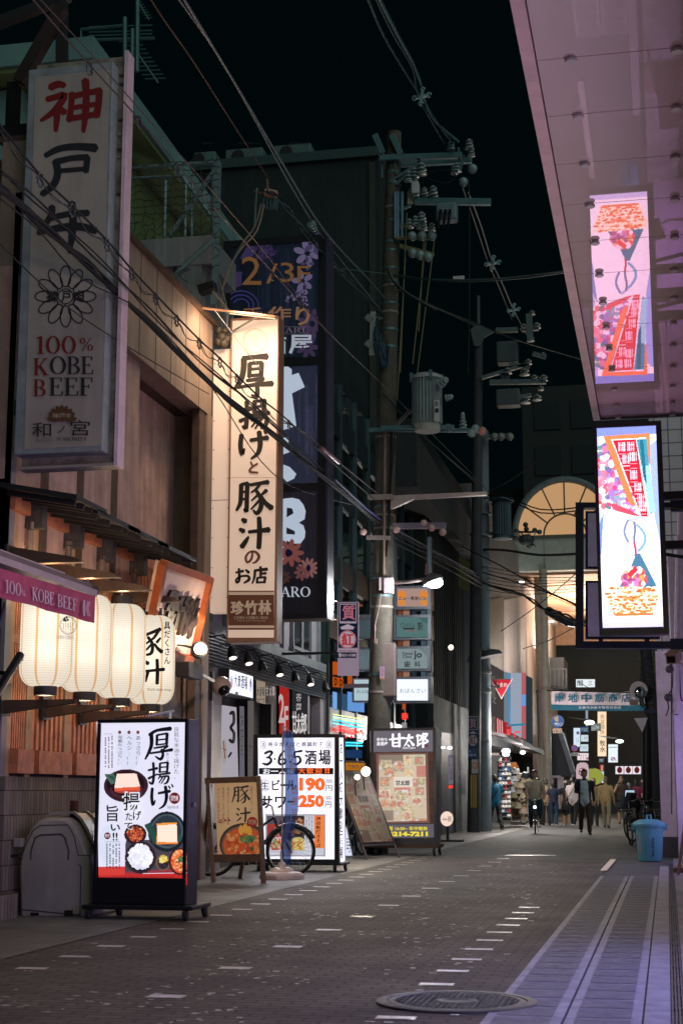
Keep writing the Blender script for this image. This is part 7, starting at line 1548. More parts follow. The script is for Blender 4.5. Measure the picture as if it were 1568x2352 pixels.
for k in range(16): a.rect(1198, 1265+k*13, 1268, 1272+k*13, C(46, 48, 54))
a.build('entrance', rt)
lamp('entrance_light', 'POINT', at(*ZJ(1100, 1100), X=XD+.4), 14, (.9, .92, 1), rt, .1)
q = at(1035, 1487, X=XD+.3); MB().ball(q, .07, L(255, 235, 205, 5)).build('wall_lamp', rt)
rt = T('round_sign', 'round white lit standing sign by the stone facing', 'sign', at(1022, 1935, Z=0)); yr = 36.; a = front(yr, ZJ, 0.); c = a.P(1098, 1685); r_ = (a.P(1155, 1685)-c).length
MB().lathe(c, [(r_, -.01), (r_, .16), (r_*.9, .17)], C(70, 60, 60), 32, (0, 1, 0)).build('case', rt, True)
a.l = .015; a.ell(1098, 1685, 56, 66, L(248, 220, 205, 1.0), 32); a.up(); a.text('めん', 1060, 1672, 1100, 1690, C(90, 60, 50), .0); a.line([(1060, 1695), (1100, 1692)], 5, C(60, 40, 40)); a.text('新', 1105, 1660, 1142, 1712, C(60, 40, 40), .0); a.build('face', rt)
b = MB(); b.bar(c-Vector((0, -.1, r_)), Vector((c.x, c.y+.1, 0)), .06, .06, DARK); b.box((c.x-.3, c.y-.15, 0), (c.x+.35, c.y+.3, .05), DARK); b.build('stand', rt)
rt = T('window_building', 'dark building with lit vertical windows behind the far poles', 'building', (-6, 52, 0))
b = MB(); b.box((-16, 48.6, 2.7), (-5.75, 63, 9.2), C(48, 50, 54)); b.build('wall', rt)
a = side(-5.74, ZI, 0.)
for k in range(5): a.poly([(1205+19*k, 1290+12*k), (1216+19*k, 1297+12*k), (1216+19*k, 1570+12*k), (1205+19*k, 1560+12*k)], L(110, 115, 60, .1))
a.build('window', rt)

# ================================================================ lit corner shop selling hats and shoes
XSH = -5.3
rt = T('corner_shop', 'lit corner shop with glass upper floor and wares on the street', 'shop', (XSH, 55, 0))
p = lambda x, y: at(*ZL(x, y), X=XSH)
a = side(XSH, ZL, 0.); M_MALL = C(150, 140, 140, .5)
b = MB(); b.box((-14, 49., 3.0), (XSH-.35, 63.2, 11), C(96, 92, 92)); b.box((-14, 48.9, 0), (XSH-.3, 49.1, 3), C(70, 70, 74)); b.box((XSH-3, 49, 0), (XSH-2.8, 63, 3), C(160, 150, 145)); b.build('wall', rt)
ups = MB()
a.l = -.3; a.poly([(172, -300), (280, -320), (280, 210), (172, 150)], C(96, 86, 74)); a.poly([(282, -300), (442, -330), (490, 260), (282, 215)], C(165, 150, 150)); a.poly([(445, -300), (535, -340), (545, 1000), (490, 900), (488, 260), (445, 220)], C(190, 180, 186)); a.build('cladding', rt)
a = side(XSH-.28, ZL, 0.)
for (q, m) in [([(172, 150), (278, 215), (278, 600), (176, 530)], L(120, 110, 110, .3)), ([(282, 215), (325, 225), (325, 640), (282, 600)], L(130, 150, 160, .7)), ([(328, 225), (408, 225), (408, 690), (328, 650)], L(165, 178, 198, .8)), ([(408, 220), (440, 225), (440, 700), (408, 690)], L(200, 110, 115, .75)), ([(442, 240), (488, 265), (488, 760), (442, 730)], L(70, 85, 95, .4)), ([(176, 230), (220, 255), (220, 420), (176, 400)], L(150, 150, 130, .4))]: a.poly(q, m)
a.up(); a.poly([(308, 230), (320, 230), (330, 600), (318, 600)], L(70, 160, 220, .8)); a.poly([(300, 595), (435, 585), (435, 600), (300, 608)], L(40, 150, 190, .7)); a.poly([(410, 380), (440, 380), (440, 460), (410, 460)], L(120, 170, 230, .8)); a.line([(225, 400), (205, 430), (225, 445)], 8, C(60, 90, 110))
a.poly([(178, 525), (230, 545), (230, 665), (178, 650)], C(96, 74, 50)); a.poly([(222, 540), (298, 580), (298, 670), (222, 655)], L(190, 40, 40, .7)); a.poly([(298, 575), (335, 600), (335, 700), (298, 670)], L(205, 60, 60, .7)); a.up()
for k in range(3): a.poly([(232+16*k, 550+8*k), (240+16*k, 552+8*k), (243+16*k, 652+5*k), (234+16*k, 650+5*k)], L(235, 190, 190, .8))
a.text('服', 300, 628, 330, 690, L(255, 90, 90, 1.), .04); a.text('C', 350, 640, 398, 705, L(255, 70, 80, 1.), .02); a.build('upper_window', rt)
b = MB(); b.prism([p(175, 655), p(300, 715), p(490, 800), p(490, 770), p(300, 680), p(175, 640)], (.5, 0, -.1), C(88, 80, 84)); b.build('awning', rt)
a = side(XSH-1.6, ZL, 0.); a.poly([(176, 690), (520, 800), (520, 1250), (176, 1290)], L(215, 195, 185, .7)); a.build('interior_wall', rt)  # wall glows by itself in place of the lit interior
b = MB(); 
for x, y, r_ in ((297, 785, .16), (297, 808, .13), (417, 795, .11)): b.ball(at(*ZL(x, y), X=XSH+.1), (r_*.9, r_*.9, r_*.55), L(235, 240, 255, 7), 14, 8)
b.build('shop_lamp', rt)
for x, y in ((297, 800), (417, 800), (480, 900)): lamp('shop_light', 'POINT', at(*ZL(x, y), X=XSH+.5), 140, (1, .93, .88), rt, .2)
g = random.Random(21)
rt = T('shoe_rack', 'tall rack of white and dark shoes on display outside the corner shop', 'rack', at(*ZL(290, 1290), Z=0)); ysr = 50.4; a = front(ysr, ZL, 0.)
b = MB(); b.prism([a.P(182, 1300), a.P(252, 1300), a.P(252, 815), a.P(182, 815)], (0, .3, 0), C(64, 64, 66)); b.prism([a.P(252, 1280), a.P(330, 1280), a.P(330, 820), a.P(252, 820)], (0, .04, 0), C(40, 40, 44)); b.build('frame', rt)
for k in range(13): MB().prism([a.P(254, 862+33*k), a.P(330, 862+33*k), a.P(330, 857+33*k), a.P(254, 857+33*k)], (0, -.3, 0), C(110, 108, 112)).build('shelf', rt)
b = MB()
for k in range(13):
    for j in range(4):
        c = a.P(262+19*j, 854+33*k)+Vector((0, -.14, 0)); m = g.choice([WHITE, WHITE, C(200, 205, 215), C(40, 40, 50), C(60, 100, 150), C(170, 60, 60)]); b.ball(c, (.085, .15, .075), m, 8, 5); b.ball(c+Vector((0, .08, .05)), (.06, .07, .06), m, 8, 5)
tag(b.build('shoes', rt), kind='stuff')
rt = T('hat_stand', 'stand of cream and white bucket hats in front of the corner shop', 'stand', at(*ZL(420, 1280), Z=0)); yh = 53; a = front(yh, ZL, 0.)
b = MB()
for x in (335, 455): b.bar(a.P(x, 900), a.P(x, 1285), .05, .05, STEEL)
for y in (945, 1045, 1120, 1195): b.prism([a.P(330, y+5), a.P(465, y+5), a.P(465, y), a.P(330, y)], (0, .4, 0), C(150, 105, 60))
b.bar(a.P(340, 1040), a.P(420, 1300), .18, .05, C(150, 148, 152)); b.box(a.P(330, 1315), a.P(430, 1290)+Vector((0, .6, 0)), C(90, 86, 84)); b.build('frame', rt)
hats = [(345, 925, 1, 200), (372, 935, 1, 210), (398, 968, 0, 205), (432, 995, 2, 215), (455, 1000, 0, 190), (365, 985, 1, 215), (350, 1010, 1, 200), (375, 1030, 0, 170), (398, 1075, 0, 180), (440, 960, 3, 50), (345, 1065, 1, 190), (410, 1035, 2, 200), (360, 1105, 0, 150), (430, 1110, 0, 190), (350, 1170, 0, 120), (430, 1215, 2, 190), (395, 1180, 0, 160), (362, 890, 4, 200)]
hn = ['cream bucket hat', 'white cap', 'pale straw hat', 'dark knit hat', 'orange cap']
for i, (x, y, k, v) in enumerate(hats):
    c = a.P(x, y)+Vector((0, -.1-.02*i, 0)); m = [C(v, v-15, v-40), C(v, v, v+5), C(v, v-25, v-50), C(34, 40, 50), C(210, 120, 40)][k]
    h_ = T('hat', '%s on the hat stand' % hn[k], 'hat', c, '%ss on the hat stand' % hn[k]); MB().lathe(c, [(.17, -.07), (.13, 0), (.11, .09), (.06, .11)], m, 14).build('body', h_, True)
for i, (x, y, r_, col_) in enumerate([(410, 1235, .16, (150, 128, 100)), (385, 1140, .12, (190, 130, 60)), (470, 1090, .12, (205, 190, 170))]): pass
b = MB()
for k in range(60):
    x = g.uniform(335, 470); y = g.choice([1085, 1120, 1160, 1195, 1240]); c = a.P(x, y+g.uniform(-10, 10))+Vector((0, g.uniform(.1, .35), 0)); v = g.choice([(190, 120, 50), (200, 170, 120), (150, 90, 50), (120, 80, 60), (205, 195, 180)]); b.ball(c, (.09, .09, .07), C(*v), 7, 5)
rt = T('bag_display', 'shelves of brown and tan goods inside the corner shop', 'goods', a.P(400, 1280)); tag(b.build('goods', rt), kind='stuff')

# ================================================================ arched gate and arcade
YG_ = 64
M_ARC = C(150, 156, 150, .6); M_TANLIT = L(226, 176, 126, .68)
rt = T('arcade_gate', 'arcade gate with glowing fan window, pale lintel and lit ceiling', 'gate', (-4, YG_, 0))
a = front(YG_, ZP, 0.); c = (1297, 1228)
cw = a.P(*c); r_ = (a.P(1414, 1228)-cw).length
n = 28; arcp = [cw+Vector((r_*math.cos(math.pi*i/n), 0, r_*1.12*math.sin(math.pi*i/n))) for i in range(n+1)]
zl0 = a.P(1297, 1309).z; xl = at(1100, 1300, Y=YG_).x; xr = at(1545, 1300, Y=YG_).x
b = MB(); b.box((xl-3, YG_, zl0), (xr, YG_+.6, cw.z-.02), M_ARC)
for k in range(6): b.box((xl+1.2+k*1.5, YG_-.01, zl0), (xl+1.22+k*1.5, YG_+.0, cw.z-.1), C(70, 72, 68))
b.box((xl-3, YG_-.08, cw.z-.14), (xr, YG_+.62, cw.z+.0), C(80, 84, 82)); b.build('lintel', rt)
b = MB(); b.add(arcp, [list(range(n+1))], M_TANLIT); b.build('fan_window', rt)
b = MB(); b.tube([q+Vector((0, -.05, 0)) for q in arcp], .14, C(95, 108, 112), 8)
for t in (35, 63, 90, 117, 145): t = R(t); b.bar(cw+Vector((r_*.42*math.cos(t), -.04, r_*.42*math.sin(t))), cw+Vector((r_*math.cos(t), -.04, r_*1.1*math.sin(t))), .06, .06, C(84, 74, 60))
b.tube([cw+Vector((r_*.42*math.cos(math.pi*i/16), -.04, r_*.42*math.sin(math.pi*i/16))) for i in range(17)], .04, C(84, 74, 60), 6); b.build('fan_bar', rt)
ycol = YG_-.3
for x0, x1 in ((1240, 1252), (1252, 1266)):
    q = at((x0+x1)/2, 1880, Y=ycol if x0 > 1245 else YG_+1.5); q.z = 0; b = MB(); b.tube([q, q+Vector((0, 0, zl0))], .17 if x0 > 1245 else .15, C(150, 142, 130, .5), 16); b.lathe(q+Vector((0, 0, zl0*.52)), [(.19, -.05), (.19, .05)], C(130, 122, 112), 16); b.build('column', rt, True)
# ceiling, soffits, end wall
CE = C(190, 150, 120, .6); zc_ = zl0-.1; ye = 84
b = MB(); b.box((xl-3, YG_+.7, zc_), (xr, ye, zc_+.2), CE)
for k in range(4): b.box((xl-3, YG_+4+k*5, zc_-.02), (xr, YG_+4.15+k*5, zc_-.001), C(150, 110, 80))
b.bar((xl+1, YG_+1, zc_-.02), (xl+5, ye, zc_-.02), .08, .04, C(150, 110, 80)); b.build('ceiling', rt)
ze = at(1290, 1482, Y=ye).z; b = MB(); b.box((xl, ye, ze), (xr, ye+.3, zc_), C(205, 165, 135, .6)); b.build('end_wall', rt)
b = MB(); b.box((xl-3, YG_+.7, 2.8), (-5.6, ye, zc_-.1), C(175, 160, 150))
for (p0, p1, p2, p3) in [((1150, 1325), (1192, 1310), (1242, 1378), (1205, 1400)), ((1205, 1428), (1240, 1425), (1296, 1490), (1275, 1500))]: pass
zs_ = at(1190, 1352, Y=YG_+2).z
b.prism([(xl-2.5, YG_+1.0, zc_-.35), (-5.3, YG_+1.0, zc_-.35), (-5.3, ye-2, zc_-.35), (xl-2.5, ye-2, zc_-.35)], (0, 0, .2), C(200, 180, 175)); b.build('soffit', rt)
for i, (x, y) in enumerate([(1191, 1336.5), (1215, 1369.5), (1257, 1428), (1273, 1451.5)]): q = at(x, y, Z=zc_-.37); MB().lathe(q, [(.22 if i < 2 else .3, -.01), (.22 if i < 2 else .3, .0)], L(255, 250, 245, 6), 14).build('downlight', rt)
q0 = [at(x, y, Z=zc_-.36) for x, y in ((1148, 1318), (1172, 1314), (1212, 1385), (1196, 1388))]; MB().quad(q0, L(205, 130, 170, .4)).build('sky_panel', rt)
lamp('ceiling_light', 'AREA', (-4.2, 72, zc_-2.6), 1500, (1, .78, .6), rt, 6, (-4.2, 72, 20)); lamp('end_wash', 'POINT', (-3.8, 79, zc_-1.2), 260, (1, .78, .6), rt, .6); lamp('ceiling_wash', 'POINT', (-3.6, 66, zc_-3), 260, (1, .80, .64), rt, .6)  # unseen fill lamps added to brighten the arcade ceiling and end wall
lamp('down_light', 'POINT', (-3.6, 57, 5.5), 260, (1, .86, .74), rt, .5); lamp('front_light', 'POINT', (-4.2, 46.5, 3.0), 420, (1, .92, .84), rt, .4)  # unseen fill lamps added in the street to brighten the people

rt = T('apartment_block', 'dim tall block with faint window grid behind the arched gate', 'building', (0, 88, 0)); zt_ = at(1300, 885, Y=88).z
MB().box((-7.5, 88, 0), (8, 94, zt_), C(30, 35, 37)).build('wall', rt)
for j in range(4):
    for i in range(6): MB().box((-6.8+i*2.1, 87.93, zt_-2.6-j*2.7), (-5.3+i*2.1, 87.99, zt_-.9-j*2.7), C(44, 50, 54, .3)).build('window', rt)
# ================================================================ banner, road signs, far street with its signs
rt = T('street_banner', 'white and teal banner with teal characters strung across the street', 'banner', at(1370, 1610, Y=50)); a = front(50, ZL, 0.); 
rows = []; b = MB(); WB_ = C(215, 195, 205, .8); TB = C(30, 96, 122, .8)
for i in range(13):
    t = i/12; x = 622+t*690; s = 14*math.sin(t*math.pi); ytop = 352+s*.2+t*6; rows.append([a.P(x, ytop)+Vector((0, .06*math.sin(i), 0)), a.P(x, ytop+98)+Vector((0, .06*math.sin(i), 0)), a.P(x, ytop+138)+Vector((0, .06*math.sin(i), 0))])
for i in range(12):
    b.quad([rows[i][1], rows[i+1][1], rows[i+1][0], rows[i][0]], WB_); b.quad([rows[i][2], rows[i+1][2], rows[i+1][1], rows[i][1]], TB)
b.build('cloth', rt, True); a.l = .12
for i, ch in enumerate('南地中筋商店街'): a.text(ch, 645+96*i, 372+(i % 2), 712+96*i, 434, TB, .06)
a.up(); a.text('法善寺水掛不動尊表参道', 815, 462, 1122, 482, C(190, 190, 205), .02); a.build('lettering', rt)
b = MB(); b.tube([at(1255, 1586, Y=50), at(1500, 1592, Y=49)], .02, WIRE, 5); b.build('cord', rt)

rt = T('road_sign', 'red inverted triangle stop sign with white letters by the far poles', 'road sign', at(1150, 1905, Z=0)); a = front(47, ZL, 0.)
tri = [(184, 268), (344, 266), (264, 412)]; MB().prism([a.P(*q) for q in tri[::-1]], (0, .04, 0), C(180, 170, 175)).build('plate', rt); a.l = .01; a.poly([(194, 273), (335, 272), (264, 402)], C(175, 24, 44, .5, var=.03)); a.up(); a.text('止まれ', 218, 292, 310, 326, C(225, 205, 210), .02); a.build('face', rt)
MB().bar(at(1118, 1575, Y=46.6), at(1150, 1580, Y=47.05), .05, .05, DARK).build('bracket', rt)
rt = T('road_sign', 'round blue walkers and bicycles sign with a plate below on the arcade column', 'road sign', at(1278, 1680, Y=60)); a = front(60, ZL, 0.); c = a.P(667, 572); r_ = (a.P(712, 572)-c).length
MB().lathe(c, [(r_, -.01), (r_, .03)], C(150, 150, 155), 28, (0, 1, 0)).build('plate', rt); a.l = .02; a.ell(667, 572, 43, 44, C(40, 86, 160, .5), 28); a.up(); a.poly([(640, 545), (668, 530), (675, 575), (650, 570)], C(180, 165, 130)); a.ell(655, 588, 12, 8, C(200, 210, 220)); a.ring(690, 592, 12, 10, 3, C(200, 210, 220)); a.ring(665, 592, 12, 10, 3, C(200, 210, 220)); a.rect(632, 622, 698, 656, C(190, 165, 145)); a.up(); a.text('12-1', 640, 632, 690, 650, C(80, 66, 60), .02); a.build('face', rt)
rt = T('road_sign', 'blue and red round no parking sign far down the street', 'road sign', at(1317, 1745, Y=70)); a = front(70, ZL, 0.); c = a.P(787, 764); r_ = (a.P(811, 764)-c).length; MB().lathe(c, [(r_, -.01), (r_, .03)], C(160, 50, 60), 24, (0, 1, 0)).build('plate', rt); a.l = .02; a.ell(787, 764, 18, 19, C(44, 74, 150)); a.up(); a.line([(774, 751), (800, 777)], 5, C(170, 50, 60)); a.rect(765, 796, 815, 820, C(160, 158, 165)); a.up(); a.text('駐車場', 770, 800, 810, 816, INK, .02); a.build('face', rt)

def farsign(label, z, x0, y0, x1, y1, Y, face, drawf=None, frame=C(40, 38, 40), th=.25):
    a = front(Y, z, 0.); rt = T('light_box_sign', label, 'sign', a.P((x0+x1)/2, y1)); P_ = a.P
    MB().prism([P_(x0, y1), P_(x1, y1), P_(x1, y0), P_(x0, y0)], (0, th, 0), frame).build('cabinet', rt)
    a.l = .02; dx = (x1-x0)*.03; dy = (y1-y0)*.03; a.rect(x0+dx, y0+dy, x1-dx, y1-dy, face); a.up(.004)
    if drawf: drawf(a)
    a.build('face', rt); return rt
FI = C(40, 36, 36, .7, var=0)
def f1(a): a.text('三', 885, 282, 918, 312, FI, .02); a.text('間', 808, 278, 848, 318, FI, .02); a.line([(815, 290), (880, 325)], 5, FI)
farsign('white lit sign with two characters above the banner', ZL, 795, 268, 938, 328, 72, L(225, 235, 240, 1.1), f1)
def f2(a): a.col('民芸酒房', 972, 520, 1005, 665, FI, .0); a.col('牧水', 968, 705, 1010, 795, FI, .04)
farsign('tall cream lit sign with black column of characters beyond the banner', ZL, 952, 492, 1018, 832, 74, L(255, 222, 185, 1.1), f2)
def f3(a): a.line([(1050, 850), (1075, 830), (1085, 855)], 6, C(200, 50, 70)); a.ring(1062, 840, 14, 14, 5, C(205, 60, 80)); a.lines(1035, 750, 1090, 770, 1, C(120, 140, 160), .4, False, 3)
farsign('white lit sign with a red mark beside the tall cream sign', ZL, 1028, 733, 1100, 870, 73, L(228, 240, 250, 1.1), f3)
def f4(a): a.ell(812, 655, 12, 12, C(90, 110, 150)); a.up(); a.lines(800, 690, 820, 740, 2, C(120, 140, 170), .4, True, 4)
farsign('white lit panel with a round blue mark left of the stacked boxes'.replace('left of', 'beside'), ZL, 780, 615, 830, 758, 71, L(215, 230, 245, 1.0), f4)
farsign('upper white box of the stacked lit boxes', ZL, 832, 668, 888, 718, 72.5, L(215, 232, 240, .9), lambda a: a.ring(868, 690, 12, 8, 3, C(120, 130, 140)))
farsign('lower white box of the stacked lit boxes', ZL, 825, 735, 888, 788, 72.5, L(215, 232, 240, .9), lambda a: a.lines(835, 750, 880, 775, 2, C(120, 140, 150), .4, False, 9))
farsign('blue poster box at the top of the stacked lit boxes', ZL, 832, 612, 888, 650, 72.5, L(70, 110, 180, .6), lambda a: a.lines(838, 620, 882, 645, 2, L(190, 200, 90, .7), .5, False, 7))
def f5(a):
    a.text('さくり', 828, 808, 875, 842, FI, .0); a.ell(818, 812, 10, 8, C(215, 120, 140)); a.ell(880, 838, 9, 9, C(215, 120, 140))
farsign('white lit sign with pink flowers and brush letters', ZL, 806, 798, 890, 852, 71.5, L(235, 222, 226, 1.), f5)
farsign('narrow pale lit strip sign behind the banner', ZL, 868, 490, 884, 610, 71.8, L(190, 200, 215, .7), lambda a: a.lines(870, 500, 882, 600, 1, C(90, 120, 170), .6, True, 9))
for i, x in enumerate((1080, 1143, 1204)):
    def f6(a, x=x): a.ell(x+31, 921, 19, 23, C(180, 24, 30)); a.up(); a.text('福', x+20, 906, x+42, 938, C(70, 10, 14), .03); a.rect(x+28, 893, x+34, 900, C(150, 24, 30))
    farsign('%s of three white lit boxes with a red lantern drawing' % ['nearest the woman phoning', 'middle', 'nearest the leaning pole'][i], ZL, x, 892, x+62, 952, 66, L(232, 222, 232, 1.05), f6, th=.2)
farsign('dark shield sign with numerals before the tall cream sign', ZL, 908, 585, 975, 640, 69, C(34, 40, 40), lambda a: a.text('236', 918, 600, 965, 625, C(90, 100, 100), .02))
farsign('red vertical lit strip beyond the walkers', ZL, 968, 880, 998, 1020, 68, L(190, 60, 60, .7), lambda a: a.lines(975, 890, 992, 1010, 1, L(230, 200, 190, .8), .7, True, 3))
farsign('small white blue edged strip light in the far street', ZL, 984, 930, 998, 1015, 67.9, L(180, 220, 255, 1.2))
farsign('black and white small sign under the tall cream sign', ZL, 962, 835, 1000, 870, 70, C(30, 30, 34), lambda a: a.lines(968, 842, 996, 862, 2, L(200, 210, 220, .7), .6, False, 3))
rt = T('noren_sign', 'rounded white lit curtain sign with a red round crest', 'sign', at(1335, 1790, Y=64)); a = front(64.5, ZL, 0.)
po = [(800, 985), (797, 920), (806, 880), (830, 866), (865, 866), (885, 880), (893, 930), (893, 985)]; MB().prism([a.P(*q) for q in po[::-1]][::-1], (0, .1, 0), C(200, 180, 190)).build('panel', rt); a.l = .01; a.poly([(x+(845-x)*.04, y+(925-y)*.04) for x, y in po][::-1], L(230, 200, 210, .7)); a.up(); a.ring(845, 935, 28, 30, 6, C(190, 40, 50)); a.rect(822, 928, 868, 935, C(190, 40, 50)); a.rect(841, 928, 848, 962, C(190, 40, 50)); a.build('face', rt)
rt = T('yellow_lantern', 'round yellow green lit lantern over the crowd', 'lantern', at(1358, 1790, Y=66)); c = at(*ZL(914, 968), Y=66); MB().ball(c, (.48, .3, .36), L(190, 200, 90, .55), 16, 10).build('shell', rt, True); MB().lathe(c, [(.14, .32), (.14, .4)], DARK, 12).build('top_ring', rt)
lmp = [(895, 580, .22, 'white street lamp glowing under the banner', 4.), (1111, 715, .17, 'greenish white street lamp by the dark window', 4.), (720, 805, .18, 'warm pair of lamps on the awning corner', 4.)]
for x, y, r_, lb, k in lmp:
    c = at(*ZL(x, y), Y=68); rt = T('street_lamp', lb, 'street lamp', c); MB().ball(c, (r_, r_*.6, r_*.45), L(225, 255, 240, k) if x != 720 else L(255, 225, 160, k), 12, 8).build('bulb', rt, True); MB().bar(c+Vector((0, 0, .1)), c+Vector((-.9, .2, .25)), .06, .06, DARK).build('arm', rt)
    if x != 720: lamp('street_light', 'POINT', c-Vector((0, .2, .4)), 120, (.95, 1, .95), rt, .2)
rt = T('far_street_building', 'dark buildings closing the end of the far street', 'building', (-3, 95, 0))
b = MB(); b.box((-14, 96, 0), (12, 99, 20), C(12, 17, 24)); b.box((-12, 66, 0), (-6.4, 95, 3.6), C(26, 26, 32)); b.build('wall', rt)
a = front(95.5, ZL, 0.)
for (x0, y0, x1, y1, m) in [(1100, 720, 1250, 840, L(10, 24, 44, .4)), (1040, 690, 1300, 900, C(60, 54, 44)), (620, 110, 710, 330, C(86, 88, 92)), (1130, 190, 1300, 350, C(40, 28, 24)), (750, 480, 868, 620, C(70, 68, 78))][::-1]: a.rect(x0, y0, x1, y1, m); a.up(.03)
split_build(a.b, 'facade_panel', rt)
b = MB()
for k in range(5): b.bar(at(*ZL(820+k*50, 60+k*36), Y=90), at(*ZL(870+k*50, 100+k*36), Y=90), .12, .12, C(150, 130, 50))
b.build('guy_guard', rt)
rt = T('balcony', 'grey railed balcony beside the arcade column', 'balcony', at(1290, 1580, Y=68)); a = front(68, ZL, 0.); b = MB(); b.prism([a.P(610, 330), a.P(728, 335), a.P(728, 322), a.P(610, 318)], (0, 1, 0), C(70, 72, 76))
for x in (615, 645, 675, 705, 728): b.bar(a.P(x, 195), a.P(x, 325), .05, .05, C(96, 98, 102))
b.bar(a.P(612, 196), a.P(730, 196), .06, .06, C(96, 98, 102)); b.build('rail', rt); MB().prism([a.P(608, 325), a.P(710, 325), a.P(710, 112), a.P(608, 112)], (0, .0, 0) if 0 else (0, 3, 0), C(72, 74, 78)).build('wall', rt)
rt = T('side_stall', 'dark slanting awning stall and white frame sign by the arcade column', 'stall', at(1290, 1890, Y=62)); a = front(66, ZL, 0.)
b = MB(); b.prism([a.P(622, 965), a.P(770, 965), a.P(690, 640), a.P(622, 640)], (0, 3, 0), C(26, 30, 44)); b.bar(a.P(690, 660), a.P(780, 940), .35, .2, C(100, 104, 116)); b.build('awning', rt)
b = MB(); 
for q in [((620, 970), (692, 970)), ((692, 970), (692, 1200)), ((620, 970), (620, 1200))]: b.bar(a.P(*q[0])+Vector((0, -.3, 0)), a.P(*q[1])+Vector((0, -.3, 0)), .25, .1, C(170, 160, 175))
b.build('frame', rt)
# ================================================================ canopy on the right, glossy underneath
ZC_ = 6.1; XE = at(1370, 960, Z=ZC_).x; YE_ = at(1372, 960, Z=ZC_).y
M_CAN = mat('glossy_canopy_panel', (.88, .70, .77), .012, .42, var=0, spec=.8)
M_CAN.node_tree.nodes['Principled BSDF'].inputs['Specular Tint'].default_value = (1, .42, .74, 1)
rt = T('canopy', 'long glossy pinkish canopy over the pavement with round panel fixings', 'canopy', (0, 12, ZC_))
ys = [at(*q, Z=ZC_).y for q in [ZN(645, 235), ZN(690, 572), ZN(730, 866), ZN(768, 1118), ZN(798, 1342), ZN(826, 1540), ZN(848, 1730), ZN(872, 1905), ZN(892, 2052), ZN(910, 2160)]]
ys = [at(*q, Z=ZC_).y for q in [(1310, 132), (1327, 262), (1343, 373)]]+ys
ys = [ys[0]-1.74, ys[0]-.87]+ys
b = MB(); ed = [-2.]+ys+[YE_]
for i in range(len(ed)-1): b.box((XE+.05, ed[i]+.006, ZC_), (.62, ed[i+1]-.006, ZC_+.04), M_CAN)
b.build('panel', rt)
b = MB(); b.box((XE+.05, -2, ZC_+.05), (.62, YE_, ZC_+.5), C(60, 50, 56))
b.box((XE+.0, -2, ZC_+.041), (.62, YE_, ZC_+.049), C(70, 50, 44)); b.build('deck', rt)
b = MB(); b.box((XE-.05, -2, ZC_-.03), (XE+.04, YE_+.03, ZC_+.42), C(190, 150, 165, .4)); b.box((XE+.041, YE_, ZC_-.03), (.62, YE_+.05, ZC_+.4), C(90, 95, 100, .4)); b.build('edge_trim', rt)
xl_ = [at(1310, 132, Z=ZC_).x, at(1553, 107, Z=ZC_).x]
for y in ys:
    for x in xl_: MB().lathe((x, y, ZC_-.035), [(.038, 0), (.042, .006), (.042, .02), (.03, .022), (.03, .04)], C(175, 160, 175, .3), 18).build('fixing', rt, True)

# building under and beyond the canopy
rt = T('canopy_building', 'tiled right hand building under the canopy with a violet lit shop window'.replace('right hand ', ''), 'building', (.6, 10, 0))
M_TILEW = axmat(brick_mat('wall_tile', (.46, .44, .46), (.52, .50, .52), (.16, .15, .17), .30, .15, .35, .008, .0, .4, .12), 'side')
b = MB(); b.box((.62, -2, 0), (1.2, YE_, .35), M_TILEW); b.box((.62, -2, 2.75), (1.2, YE_, ZC_), M_TILEW); b.box((.66, -2, ZC_+.5), (6, 16, 9), DARK)
for y in (-2, 2.6, 7.2, 11.8, 16.4): b.box((.60, y, .35), (1.2, y+.5, 2.75), M_TILEW)
b.build('wall', rt)
M_VIO = L(165, 160, 255, 3.4)
for k, y in enumerate((3.1, 7.7)):  # unseen windows assumed here as source of the violet light on the pavement
    o_ = MB().quad([(.72, y, .4), (.72, y+4.1, .4), (.72, y+4.1, 2.7), (.72, y, 2.7)], M_VIO).build('shop_window', rt)
    b = MB()
    for j in range(4): b.box((.66, y+j*1.35, .4), (.70, y+j*1.35+.05, 2.7), BLACK)
    b.box((.66, y, .36), (.70, y+4.1, .4), BLACK); b.box((.66, y, 2.7), (.70, y+4.1, 2.74), BLACK); b.build('frame', o_)
MB().quad([(.8, 21, .5), (.8, 27.3, .5), (.8, 27.3, 2.6), (.8, 21, 2.6)], L(205, 180, 255, 1.3)).build('shop_window', rt); MB().box((.82, 20.6, 0), (6, 27.4, 9), M_TILEW).build('annex_wall', rt)  # assumed window out of view with its annex wall, added to light the pier
for y in (2.2, 5.9, 9.6, 13.3):
    o_ = MB().box((.5, y, 3.2), (.61, y+3.4, 4.0), C(60, 56, 60)).build('shop_fascia', rt); MB().quad([(.494, y+.05, 3.25), (.494, y+3.35, 3.25), (.494, y+3.35, 3.95), (.494, y+.05, 3.95)], L(255, 236, 220, 6.8)).build('lit_panel', o_)  # unseen glowing fascia panels added to brighten the canopy underside
M_TILEF = axmat(brick_mat('front_tile', (.50, .47, .52), (.56, .53, .58), (.12, .11, .13), .26, .26, .35, .012, .0, .4, .12), 'front')
rt = T('tiled_building', 'white tiled building end wall with pipes beyond the vertical screen', 'building', (1, 30, 0))
x0 = at(1508, 1500, Y=30).x; b = MB(); b.box((x0, 30, 0), (5, 34, 11), M_TILEF); b.build('wall', rt)
b = MB(); p = at(1503, 1490, Y=28.2); q = at(1547, 1920, Y=28.2); zq = at(1530, 1495, Y=28.2).z
b.box((p.x, 28.2, .35), (at(1546, 1700, Y=28.2).x, 29.9, zq), C(228, 212, 238, .5)); b.build('side_panel', rt)
MB().box((p.x-.02, 28.15, 0), (at(1552, 1700, Y=28.2).x, 29.95, .349), C(80, 78, 88)).build('plinth', rt)
